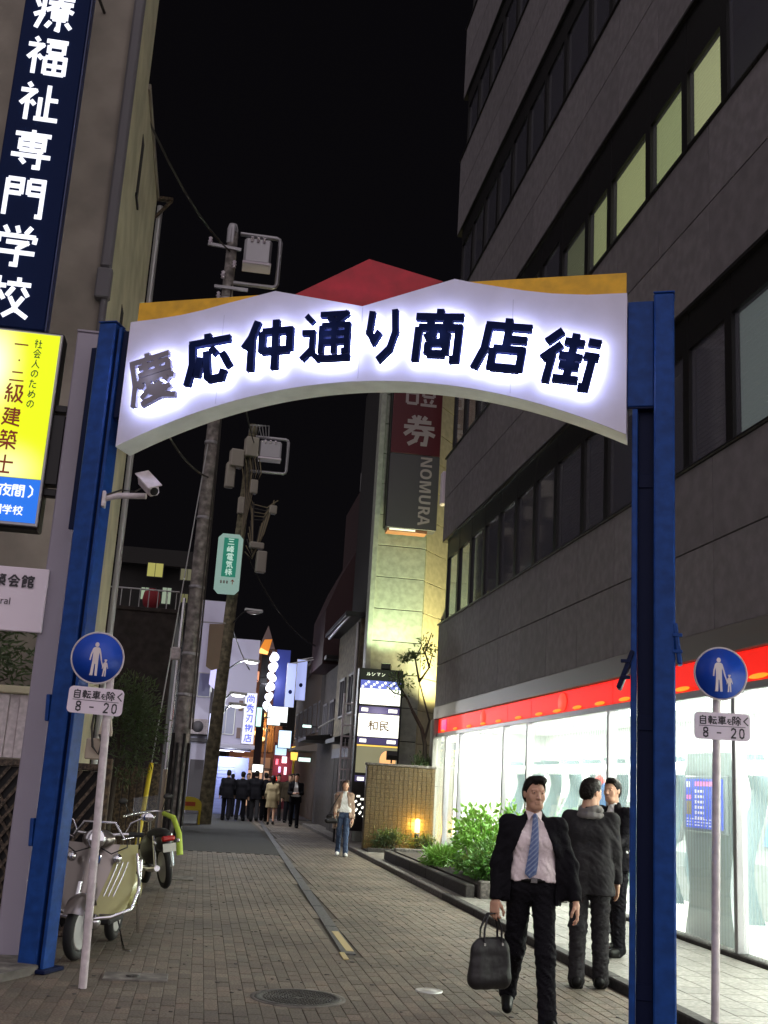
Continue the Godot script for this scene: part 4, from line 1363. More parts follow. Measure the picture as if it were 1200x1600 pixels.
func school() -> void:
	var b := thing("school_building", "tall plain beige school building on the left with a grey corner downpipe", "building", Vector3(-1.88, 0, -14.0))
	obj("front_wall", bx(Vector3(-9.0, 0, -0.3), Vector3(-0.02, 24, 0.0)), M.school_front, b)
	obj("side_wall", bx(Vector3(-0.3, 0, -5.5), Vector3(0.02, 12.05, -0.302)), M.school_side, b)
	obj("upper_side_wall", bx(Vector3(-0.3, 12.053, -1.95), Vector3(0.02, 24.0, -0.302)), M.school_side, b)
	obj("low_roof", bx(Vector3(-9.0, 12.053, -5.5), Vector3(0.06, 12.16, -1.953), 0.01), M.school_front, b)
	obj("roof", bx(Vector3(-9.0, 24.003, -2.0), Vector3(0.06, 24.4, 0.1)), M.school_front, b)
	var st := S()
	box(st, Vector3(0.0, 14.6, 0.05), Vector3(0.15, 13.2, 0.12), Basis.IDENTITY, 0.03)
	obj("downpipe", st, M.pipe_grey, b)
	obj("pipe_hopper", bx(Vector3(-0.10, 7.55, -0.01), Vector3(0.10, 7.98, 0.14), 0.02), M.pipe_grey, b)
	st = S()
	tube(st, [Vector3(0.03, 7.6, 0.05), Vector3(0.03, 0.1, 0.05)], 0.05, 10)
	obj("lower_pipe", st, M.pipe_grey, b)
	for y in [10.75, 7.85, 4.9]:
		var w := obj("slot_window", bx(Vector3(0.005, y - 0.5, -2.36), Vector3(0.026, y + 0.55, -2.02)), M.core_dark, b)
		obj("frame", bx(Vector3(0.012, y - 0.56, -2.42), Vector3(0.05, y - 0.505, -1.96)), M.frame_dark, w)
	st = S()
	tube(st, [Vector3(0.09, 12.0, -5.62), Vector3(0.09, 0, -5.62)], 0.055, 10)
	obj("back_downpipe", st, M.aluminium, b)
	st = S()
	bar(st, Vector3(0.02, 12.1, -5.5), Vector3(0.32, 12.1, -5.5), 0.1, 0.06)
	bar(st, Vector3(0.02, 11.7, -5.5), Vector3(0.30, 12.08, -5.5), 0.06, 0.05)
	obj("eave_bracket", st, M.timber, b)
	# the neighbour's pipes and ledge to the left of the sign
	st = S()
	tube(st, [Vector3(-1.42, 24, 0.08), Vector3(-1.42, 4.0, 0.08)], 0.06, 8)
	obj("wall_pipe", st, M.aluminium, b)
	# vertical blue sign with lit white characters
	var s := thing("vertical_school_sign", "tall navy projecting sign with glowing white characters on the school wall", "sign", Vector3(-2.70, 6.5, -12.62))
	obj("sign_box", bx(Vector3(-0.40, 0, -0.22), Vector3(0.40, 6.2, 0.0), 0.02), M.sign_navy, s)
	obj("edge_trim", bx(Vector3(0.401, 0, -0.2), Vector3(0.415, 6.2, 0.012)), mat("sign_navy_edge", Vector3(0.010, 0.022, 0.10), 0.4), s)
	var white := glow("sign_white_glow", Vector3(0.88, 0.90, 1.0), 1.2)
	var word := "療福祉専門学校"
	for i in word.length():
		st = S()
		glyph(st, word[i], 0.105, Transform3D(Basis.from_scale(Vector3(0.50, 0.53, 0.5)), Vector3(-0.035 - 0.005 * i, 4.26 - 0.645 * i, 0.004)), 0.0, 0.02)
		obj("sign_letter", st, white, s)
	for y in [0.9, 5.2]:
		st = S()
		bar(st, Vector3(-0.1, y, -0.2), Vector3(-0.1, y, -1.38), 0.08, 0.08, Vector3.RIGHT)
		obj("sign_bracket", st, M.steel, s)
	# lavender sign post with its two boards
	var p := thing("lavender_sign_post", "tall lavender-grey steel post left of the arch, carrying two signboards", "post", Vector3(-1.44, 0, -10.15))
	obj("pole", bx(Vector3(-0.10, 0, -0.08), Vector3(0.10, 5.55, 0.08), 0.012), M.lavender_post, p)
	obj("base_plate", bx(Vector3(-0.17, 0, -0.15), Vector3(0.17, 0.025, 0.15), 0.008), M.lavender_post, p)
	obj("end_cap", bx(Vector3(-0.105, 5.551, -0.085), Vector3(0.105, 5.575, 0.085), 0.006), M.lavender_post, p)
	for y in [4.75, 3.95]:
		obj("clamp", bx(Vector3(-0.24, y, -0.05), Vector3(-0.101, y + 0.07, 0.05), 0.008), M.frame_dark, p)
	for y in [5.32, 4.44, 3.35]:
		obj("clamp", bx(Vector3(0.101, y, -0.04), Vector3(0.20, y + 0.08, 0.04), 0.008), M.lavender_post, p)
	obj("cable_box", bx(Vector3(-0.22, 4.05, -0.07), Vector3(-0.102, 4.72, 0.07), 0.01), M.frame_dark, p)
	var y := thing("yellow_light_box_sign", "glowing yellow light-box sign with a blue foot on the lavender post", "sign", Vector3(-2.06, 3.62, -10.16))
	obj("case", bx(Vector3(-0.44, 0, -0.13), Vector3(0.41, 1.885, 0.10), 0.015), M.frame_dark, y)
	obj("frame", bx(Vector3(-0.42, 0.02, 0.1), Vector3(0.405, 1.865, 0.125), 0.01), M.steel, y)
	# the face is brighter where its own lamps stand behind it
	var im := Image.create(64, 96, false, Image.FORMAT_RGBAF)
	for py in 96:
		for px in 64:
			var q := Vector2(px / 64.0, py / 96.0)
			var lamp := exp(-((q - Vector2(0.24, 0.26)) * Vector2(4.2, 4.0)).length_squared()) * 1.6 + exp(-((q - Vector2(0.55, 0.95)) * Vector2(3.0, 7.0)).length_squared()) * 0.8
			im.set_pixel(px, py, Color(0.56 + lamp * 0.6, 0.72 + lamp * 0.5, lamp * lamp * 0.42).linear_to_srgb())
	var yl := glow("sign_yellow_glow", Vector3(1, 1, 1), 1.0)
	yl.emission_texture = ImageTexture.create_from_image(im)
	yl.emission_operator = BaseMaterial3D.EMISSION_OP_MULTIPLY
	yl.albedo_color = lin(0.3, 0.35, 0.0)
	st = S()
	quad_uv(st, Vector3(-0.40, 1.845, 0.132), Vector3(0.38, 1.845, 0.132), Vector3(0.38, 0.455, 0.132), Vector3(-0.40, 0.455, 0.132))
	obj("sign_face", st, yl, y)
	obj("sign_face", bx(Vector3(-0.40, 0.05, 0.126), Vector3(0.38, 0.45, 0.132)), glow("sign_blue_glow", Vector3(0.01, 0.16, 0.75), 0.95), y)
	st = S()
	text_column(st, "社会人のための", Vector3(0.195, 1.745, 0.136), 0.088, 0.098, 0.11, Basis.IDENTITY, 0.0, 0.85)
	obj("lettering", st, M.ink_green, y)
	st = S()
	text_column(st, "一・二", Vector3(0.045, 1.72, 0.136), 0.14, 0.155, 0.10, Basis.IDENTITY, 0.0, 1.0)
	text_column(st, "級建築士", Vector3(0.045, 1.245, 0.136), 0.19, 0.225, 0.10, Basis.IDENTITY, 0.0, 0.9)
	text_column(st, "最短", Vector3(-0.135, 1.10, 0.136), 0.12, 0.14, 0.10)
	obj("lettering", st, M.ink_red, y)
	st = S()
	text_row(st, "（夜間）", Vector3(-0.03, 0.335, 0.136), 0.115, 0.115, 0.12)
	obj("lettering", st, glow("sign_letter_white", Vector3(0.9, 0.95, 1.0), 1.0), y)
	st = S()
	text_row(st, "福祉専門学校", Vector3(-0.24, 0.155, 0.136), 0.088, 0.092, 0.12)
	obj("lettering", st, M.sign_letter_white, y)
	var w := thing("white_name_board", "plain white hall name board under the yellow sign on the lavender post", "sign", Vector3(-1.90, 2.70, -10.02))
	obj("board", bx(Vector3(-0.55, 0, -0.05), Vector3(0.40, 0.565, 0.0), 0.006), M.sign_white, w)
	st = S()
	text_row(st, "築会館", Vector3(-0.005, 0.44, 0.003), 0.108, 0.118, 0.15)
	obj("lettering", st, M.ink_black, w)
	var tm := MeshInstance3D.new()
	tm.mesh = latin("tural", 0.055, false)
	tm.material_override = M.ink_black
	tm.name = "lettering"
	tm.position = Vector3(0.03, 0.255, 0.004)
	w.add_child(tm, true)
	# utility enclosure behind the posts: bamboo lattice below, white sheet above
	var u := thing("bamboo_screen_fence", "brown diagonal bamboo lattice screen behind the blue post at the left edge", "fence", Vector3(-1.0, 0, -11.6))
	for k in 26:
		for sg: float in [-1.0, 1.0]:
			st = S()
			var x0 := -2.6 + 0.115 * k
			var a := Vector3(x0, 0.05, 0.012 * sg)
			var c := Vector3(x0 + sg * 1.05, 1.55, 0.012 * sg)
			if c.x > 0.0:
				c = a.lerp(c, (0.0 - a.x) / (c.x - a.x))
			if c.x < -3.0:
				c = a.lerp(c, (-3.0 - a.x) / (c.x - a.x))
			if a.x > 0.02:
				continue
			bar(st, a, c, 0.02, 0.03, Vector3(1, 0, 0))
			obj("slat", st, M.bamboo, u)
	obj("rail", bx(Vector3(-3.0, 1.552, -0.04), Vector3(0.03, 1.62, 0.04), 0.01), M.bamboo, u)
	obj("rail", bx(Vector3(-3.0, 0.0, -0.04), Vector3(0.03, 0.05, 0.04), 0.01), M.bamboo, u)
	obj("backing", bx(Vector3(-3.0, 0.0, -0.08), Vector3(0.03, 1.55, -0.05)), M.frame_dark, u)
	obj("fence_post", bx(Vector3(0.031, 0.0, -0.05), Vector3(0.12, 1.68, 0.05), 0.012), M.timber, u)
	var cw := thing("corrugated_screen", "white corrugated metal screen above the bamboo lattice at the left edge", "screen", Vector3(-1.55, 1.63, -11.62))
	st = S()
	for k in 22:
		bx(Vector3(-2.3 + 0.1 * k, 0, -0.03 if k % 2 else -0.012), Vector3(-2.203 + 0.1 * k, 0.62, 0.0 if k % 2 else 0.018), 0.004, st)
	obj("sheet", st, M.pole_white, cw)
	obj("cap_rail", bx(Vector3(-2.32, 0.622, -0.08), Vector3(0.0, 0.70, 0.08), 0.012), M.school_side, cw)
	# meter boxes by the fence
	var mb := thing("meter_box", "pale meter boxes with a looped black cable behind the left pedestrian sign", "meter box", Vector3(-1.02, 1.66, -11.2))
	obj("case", bx(Vector3(-0.10, 0, -0.07), Vector3(0.10, 0.20, 0.05), 0.012), mat("meter_cream", Vector3(0.5, 0.42, 0.33), 0.5), mb)
	st = S()
	lathe(st, [Vector2(0.0, 0.20), Vector2(0.085, 0.2), Vector2(0.085, 0.24), Vector2(0.05, 0.40), Vector2(0.0, 0.41)], Transform3D(Basis(Vector3.UP, 0.78), Vector3(0.07, 0.03, 0)), 4, true)
	obj("cowl", st, M.meter_cream, mb)
	st = S()
	tube(st, [Vector3(-0.04, 0.62, 0.05), Vector3(-0.06, 0.3, 0.07), Vector3(-0.03, 0.12, 0.08), Vector3(0.03, 0.05, 0.08), Vector3(0.05, 0.16, 0.07), Vector3(0.02, 0.24, 0.06)], 0.012, 6)
	obj("cable_loop", st, M.cable, mb)
	st = S()
	tube(st, [Vector3(0.09, 0.40, 0.0), Vector3(0.11, 0.62, 0.0)], 0.035, 10)
	obj("conduit", st, M.aluminium, mb)
	var cf := thing("concrete_footing", "pale concrete footing block at the foot of the lavender post", "footing", Vector3(-1.62, 0, -9.72))
	st = S()
	prism(st, PackedVector2Array([Vector2(-0.9, 0.3), Vector2(0.28, 0.3), Vector2(0.50, -0.15), Vector2(0.20, -0.75), Vector2(-0.9, -0.75)]), -0.05, 0.06, Transform3D(Basis(Vector3.RIGHT, Vector3.FORWARD, Vector3.UP), Vector3.ZERO))
	obj("block", st, M.concrete, cf)

# ------------------------------------------------------------------ the lit arch across the street

func arch() -> void:
	mat("letter_side", Vector3(0.45, 0.42, 0.52), 0.6)
	var t := thing("shopping_street_arch", "blue-posted street arch with a white curved banner of backlit characters", "arch", Vector3(-1.2, 0, -9.73))
	t.basis = Basis(Vector3(0.9167, 0, 0.3995), Vector3.UP, Vector3(-0.3995, 0, 0.9167))
	var st := S()
	# left post: box column with a flange and web on the street side
	obj("post", bx(Vector3(-0.07, 0, -0.08), Vector3(0.10, 5.50, 0.09), 0.012), M.arch_blue, t)
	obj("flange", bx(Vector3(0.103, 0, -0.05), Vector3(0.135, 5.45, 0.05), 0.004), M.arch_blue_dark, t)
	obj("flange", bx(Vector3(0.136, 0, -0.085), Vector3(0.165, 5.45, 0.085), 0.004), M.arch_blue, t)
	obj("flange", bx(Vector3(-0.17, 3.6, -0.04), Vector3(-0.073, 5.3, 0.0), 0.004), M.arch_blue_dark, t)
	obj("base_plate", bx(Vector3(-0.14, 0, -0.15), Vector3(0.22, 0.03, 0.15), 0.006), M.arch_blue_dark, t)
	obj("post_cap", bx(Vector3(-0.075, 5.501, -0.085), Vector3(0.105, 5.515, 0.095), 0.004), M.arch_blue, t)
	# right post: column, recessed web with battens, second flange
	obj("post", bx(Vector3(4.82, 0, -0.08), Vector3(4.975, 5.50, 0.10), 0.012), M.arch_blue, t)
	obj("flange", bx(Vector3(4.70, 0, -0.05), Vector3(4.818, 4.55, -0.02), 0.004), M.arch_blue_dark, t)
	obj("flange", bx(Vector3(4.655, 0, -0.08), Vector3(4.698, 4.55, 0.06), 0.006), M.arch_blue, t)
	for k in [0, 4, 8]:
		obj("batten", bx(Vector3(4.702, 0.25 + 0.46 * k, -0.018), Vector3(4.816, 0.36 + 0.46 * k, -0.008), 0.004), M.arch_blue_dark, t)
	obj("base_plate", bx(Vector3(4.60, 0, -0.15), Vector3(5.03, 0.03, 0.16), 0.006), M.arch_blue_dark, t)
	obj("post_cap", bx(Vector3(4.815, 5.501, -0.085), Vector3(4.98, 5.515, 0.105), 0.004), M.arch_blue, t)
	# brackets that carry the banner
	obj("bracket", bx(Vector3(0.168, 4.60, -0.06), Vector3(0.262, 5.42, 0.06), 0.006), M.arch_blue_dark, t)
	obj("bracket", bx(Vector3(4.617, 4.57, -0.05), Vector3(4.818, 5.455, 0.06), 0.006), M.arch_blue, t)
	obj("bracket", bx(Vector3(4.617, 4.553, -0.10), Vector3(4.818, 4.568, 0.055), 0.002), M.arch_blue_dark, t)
	# the white banner with its curved lower edge
	var low := []
	for i in 41:
		var a := 0.262 + (4.612 - 0.262) * i / 40.0
		var u := (a - 2.45) / 2.16
		low.append(Vector2(a, 4.838 - 0.513 * pow(absf(u), 2.0)))
	var top := [Vector2(4.612, 5.505), Vector2(4.30, 5.508), Vector2(4.02, 5.535), Vector2(3.79, 5.575), Vector2(3.565, 5.625), Vector2(3.38, 5.668), Vector2(3.205, 5.715), Vector2(2.42, 5.512), Vector2(1.62, 5.700), Vector2(1.38, 5.650), Vector2(1.15, 5.603), Vector2(0.95, 5.556), Vector2(0.745, 5.520), Vector2(0.50, 5.494), Vector2(0.262, 5.478)]
	var poly := PackedVector2Array(low)
	poly.append_array(PackedVector2Array(top))
	st = S()
	prism(st, poly, -0.15, 0.12, Transform3D.IDENTITY)
	obj("banner", st, M.arch_white, t)
	# metal strip under the curve
	st = S()
	smooth += 1
	st.set_smooth_group(31)
	for i in 40:
		var a: Vector2 = low[i]
		var b: Vector2 = low[i + 1]
		var d := Vector2(0, -0.004)
		quad(st, Vector3(a.x, a.y + d.y, 0.124), Vector3(b.x, b.y + d.y, 0.124), Vector3(b.x, b.y + d.y, -0.153), Vector3(a.x, a.y + d.y, -0.153), Vector3.DOWN)
	obj("soffit_strip", st, M.arch_soffit, t)
	# painted boards above the banner
	st = S()
	prism(st, PackedVector2Array([Vector2(0.305, 5.49), Vector2(0.305, 5.672), Vector2(1.62, 5.685), Vector2(1.40, 5.645), Vector2(1.15, 5.59), Vector2(0.745, 5.51)]), -0.06, -0.02, Transform3D(Basis.IDENTITY, Vector3(0, 0.006, 0.1)))
	obj("yellow_board", st, M.arch_yellow, t)
	st = S()
	prism(st, PackedVector2Array([Vector2(3.28, 5.70), Vector2(4.605, 5.70), Vector2(4.605, 5.50), Vector2(4.02, 5.53), Vector2(3.56, 5.62)]), -0.06, -0.02, Transform3D(Basis.IDENTITY, Vector3(0, 0, 0.1)))
	obj("yellow_board", st, M.arch_yellow, t)
	st = S()
	prism(st, PackedVector2Array([Vector2(1.78, 5.665), Vector2(2.443, 5.962), Vector2(3.10, 5.712), Vector2(2.42, 5.49)]), -0.06, -0.02, Transform3D(Basis.IDENTITY, Vector3(0, 0, 0.112)))
	obj("red_board", st, M.arch_red, t)
	# a thin tube across behind the boards
	st = S()
	for a in [0.7, 2.0, 3.0, 4.2]:
		tube(st, [Vector3(a, 5.45, -0.10), Vector3(a, 5.63, 0.0)], 0.012, 6)
	obj("board_stay", st, M.steel, t)
	# butt joints of the banner's sheets and their screws
	for a in [1.16, 2.42, 3.70]:
		obj("panel_joint", bx(Vector3(a, 4.86 - 0.513 * pow(absf((a - 2.45) / 2.16), 2.0), 0.1203), Vector3(a + 0.006, 5.50, 0.1212)), M.letter_side, t)
	# backlit characters standing off the banner
	var word := "慶応仲通り商店街"
	var at := [Vector2(0.585, 4.898), Vector2(1.10, 5.050), Vector2(1.632, 5.150), Vector2(2.152, 5.205), Vector2(2.64, 5.195), Vector2(3.112, 5.165), Vector2(3.648, 5.060), Vector2(4.172, 4.920)]
	var rot := [16.0, 8.0, 2.0, 0.5, -1.0, -4.0, -8.0, -13.0]
	var halo := glow("letter_halo_light", Vector3(0.58, 0.65, 1.0), 23.0)
	for i in 8:
		var turned := Basis(Vector3.BACK, deg_to_rad(rot[i]))
		var sz := Vector3(0.45, 0.46, 1.0) if i != 4 else Vector3(0.37, 0.475, 1.0)
		var xf := Transform3D(turned * Basis.from_scale(sz), Vector3(at[i].x, at[i].y, 0.12))
		var wd := 0.134 if not i in [0, 3] else 0.105
		st = S()
		glyph(st, word[i], wd, xf, 0.066, 0.125)
		var l := obj("letter", st, M.grey_letter if i == 0 else M.navy_letter, t)
		st = S()
		glyph(st, word[i], wd * 0.85, xf, 0.052, 0.060)
		obj("halo_light", st, halo, l)
		omni(t, Vector3(at[i].x, at[i].y, 0.30), Vector3(0.74, 0.78, 1.0), 0.010, 0.1)
	# clamp plates for street furniture on the posts
	for a in [[4.62, 2.52, -0.35], [4.99, 2.72, 0.12]]:
		st = S()
		box(st, Vector3(a[0], a[1], 0.02), Vector3(0.035, 0.30, 0.17), Basis(Vector3.BACK, a[2]), 0.008)
		box(st, Vector3(a[0], a[1] + 0.06, 0.10), Vector3(0.07, 0.025, 0.025), Basis.IDENTITY, 0.004)
		box(st, Vector3(a[0], a[1] - 0.06, 0.10), Vector3(0.07, 0.025, 0.025), Basis.IDENTITY, 0.004)
		obj("clamp_plate", st, M.arch_blue_dark if a[2] < 0.0 else M.arch_blue, t)
	for y in [2.05, 1.05]:
		st = S()
		box(st, Vector3(-0.09, y, 0.06), Vector3(0.03, 0.22, 0.08), Basis(Vector3.BACK, 0.06), 0.006)
		obj("clamp_plate", st, M.arch_blue, t)
	# camera on the left post
	var c := thing("security_camera", "pale bracket-mounted security camera on the left blue post under the arch", "security camera", Vector3(-1.06, 3.86, -9.62))
	st = S()
	tube(st, [Vector3(0.0, 0.0, 0.0), Vector3(0.12, 0.03, 0.04), Vector3(0.36, 0.035, 0.10)], 0.026, 10)
	obj("arm", st, M.pole_white, c)
	st = S()
	box(st, Vector3(0.0, -0.01, 0.0), Vector3(0.03, 0.14, 0.12), Basis.IDENTITY, 0.006)
	obj("wall_plate", st, M.pole_white, c)
	var hb := Basis(Vector3.UP, 0.5) * Basis(Vector3.RIGHT, 0.55) * Basis(Vector3.BACK, 0.45)
	st = S()
	box(st, Vector3(0.37, 0.13, 0.12), Vector3(0.10, 0.10, 0.30), hb, 0.02)
	obj("housing", st, M.pole_white, c)
	st = S()
	box(st, Vector3(0.37, 0.13, 0.12) + hb * Vector3(0.0, 0.062, 0.02), Vector3(0.125, 0.012, 0.36), hb, 0.004)
	obj("sun_shield", st, M.pole_white, c)
	st = S()
	tube(st, [Vector3(0.37, 0.13, 0.12) + hb * Vector3(0, 0, 0.151), Vector3(0.37, 0.13, 0.12) + hb * Vector3(0, 0, 0.158)], 0.036, 14)
	obj("lens", st, M.frame_dark, c)
	st = S()
	tube(st, [Vector3(0.02, 0.03, 0.03), Vector3(0.14, 0.08, 0.05), Vector3(0.26, 0.07, 0.08), Vector3(0.32, 0.12, 0.06)], 0.008, 6)
	obj("cable", st, M.cable, c)

# ------------------------------------------------------------------ pedestrian-street signs

func ped_figure(st: SurfaceTool, xf: Transform3D, s: float, hat := false) -> void:
	# a walking adult or child as a sign draws it
	var parts := [
		[Vector2(-0.10, 0.74), Vector2(-0.17, 0.68), Vector2(-0.25, 0.40), Vector2(-0.28, 0.12), Vector2(-0.22, 0.10), Vector2(-0.18, 0.38), Vector2(-0.14, 0.50), Vector2(-0.13, 0.10), Vector2(-0.17, -0.50), Vector2(-0.20, -0.60), Vector2(-0.04, -0.60), Vector2(-0.02, -0.05), Vector2(0.02, -0.05), Vector2(0.05, -0.60), Vector2(0.16, -0.60), Vector2(0.14, 0.10), Vector2(0.14, 0.50), Vector2(0.19, 0.38), Vector2(0.25, 0.14), Vector2(0.31, 0.16), Vector2(0.24, 0.45), Vector2(0.17, 0.68), Vector2(0.10, 0.74)],
	]
	for p in parts:
		var q := PackedVector2Array()
		for v: Vector2 in p:
			q.append(v * s)
		prism(st, q, 0.0, 0.0015, xf)
	var head := PackedVector2Array()
	for i in 16:
		head.append(Vector2(cos(TAU * i / 16) * 0.095, 0.865 + sin(TAU * i / 16) * 0.115) * s)
	prism(st, head, 0.0, 0.0015, xf)
	if hat:
		prism(st, PackedVector2Array([Vector2(-0.16, 0.92) * s, Vector2(0.16, 0.92) * s, Vector2(0.09, 1.02) * s, Vector2(-0.09, 1.02) * s]), 0.0005, 0.002, xf)
		prism(st, PackedVector2Array([Vector2(-0.20, 0.30) * s, Vector2(0.20, 0.30) * s, Vector2(0.10, 0.60) * s, Vector2(-0.10, 0.60) * s]), 0.0005, 0.002, xf)

func ped_sign(label: String, at: Vector3, foot: Vector3, tall: float, turn: float, disc: Vector3, plate: Vector3, tilt: float) -> void:
	# foot, disc and plate are offsets from the top of the pole's line
	var t := thing("pedestrian_street_sign", label, "traffic sign", at, 0.0, "pedestrian street signs at the entrance")
	var st := S()
	tube(st, [Vector3.ZERO, foot + Vector3(0, tall, 0)], 0.031, 14)
	obj("pole", st, M.pole_white, t)
	st = S()
	lathe(st, [Vector2(0.031, 0), Vector2(0.033, 0.02), Vector2(0.0, 0.034)], Transform3D(Basis.IDENTITY, foot + Vector3(0, tall, 0)), 14)
	obj("pole_cap", st, M.pole_white, t)
	var face := Basis(Vector3.UP, turn) * Basis(Vector3.BACK, tilt)
	var xf := Transform3D(face * Basis(Vector3.RIGHT, PI / 2), disc)
	st = S()
	lathe(st, [Vector2(0.0, -0.012), Vector2(0.200, -0.012), Vector2(0.206, -0.006), Vector2(0.206, 0.006), Vector2(0.200, 0.010), Vector2(0.196, 0.006), Vector2(0.0, 0.006)], xf, 48)
	var d := obj("sign_disc", st, M.pole_white, t)
	st = S()
	lathe(st, [Vector2(0.192, 0.0065), Vector2(0.192, 0.0085), Vector2(0.0, 0.0085)], xf, 48)
	obj("blue_field", st, M.sign_blue, d)
	st = S()
	ped_figure(st, Transform3D(face, disc + face * Vector3(-0.015, -0.04, 0.010)), 0.165)
	ped_figure(st, Transform3D(face, disc + face * Vector3(0.065, -0.090, 0.010)), 0.082, true)
	bar(st, disc + face * Vector3(0.03, -0.015, 0.0115), disc + face * Vector3(0.05, -0.070, 0.0115), 0.008, 0.003, face.z)
	obj("figures", st, M.figure_white, d)
	st = S()
	var pf := Transform3D(face, plate)
	var corner := obj("plate", rounded_plate(0.42, 0.205, 0.035, 0.008, pf), M.sign_white, t)
	st = S()
	text_row(st, "自転車", plate + face * Vector3(-0.145, 0.045, 0.0055), 0.068, 0.072, 0.13, face, 0.0)
	text_row(st, "を", plate + face * Vector3(0.055, 0.038, 0.0055), 0.046, 0.072, 0.14, face, 0.0)
	text_row(st, "除く", plate + face * Vector3(0.108, 0.045, 0.0055), 0.068, 0.070, 0.13, face, 0.0)
	text_row(st, "8", plate + face * Vector3(-0.125, -0.048, 0.0055), 0.076, 0.07, 0.17, face, 0.0, 0.72)
	text_row(st, "-", plate + face * Vector3(-0.025, -0.048, 0.0055), 0.05, 0.07, 0.2, face, 0.0)
	text_row(st, "20", plate + face * Vector3(0.085, -0.048, 0.0055), 0.076, 0.062, 0.17, face, 0.0, 0.72)
	bar(st, plate + face * Vector3(-0.175, 0.0, 0.0055), plate + face * Vector3(0.175, 0.0, 0.0055), 0.004, 0.002, face.z)
	obj("lettering", st, M.ink_black, corner)
	for q in [disc, plate]:
		st = S()
		box(st, q + face * Vector3(0, 0, -0.022) + Vector3(0, 0.02, 0), Vector3(0.09, 0.03, 0.016), face, 0.004)
		obj("clamp", st, M.steel, t)

func rounded_plate(w: float, h: float, r: float, d: float, xf: Transform3D) -> SurfaceTool:
	var p := PackedVector2Array()
	for c in 4:
		for i in 6:
			var a := PI / 2 * (c + i / 5.0)
			p.append(Vector2((w / 2 - r) * (1 if c in [0, 3] else -1) + cos(a) * r, (h / 2 - r) * (1 if c in [0, 1] else -1) + sin(a) * r))
	var st := S()
	prism(st, p, -d / 2, d / 2, xf)
	return st

func entrance() -> void:
	ped_sign("blue round pedestrian sign on a white pole beside the left blue arch post", Vector3(-0.718, 0, -9.03), Vector3(-0.062, 0, 0.0), 2.30, 0.06, Vector3(-0.172, 2.425, 0.05), Vector3(-0.148, 2.092, 0.05), -0.02)
	ped_sign("blue round pedestrian sign on a white pole before the bank, right of the arch post", Vector3(3.835, 0, -8.16), Vector3(0.045, 0, 0.0), 2.50, -0.2, Vector3(0.05, 2.58, 0.055), Vector3(0.057, 2.178, 0.055), -0.0)

# ------------------------------------------------------------------ the lit tower and what stands by it

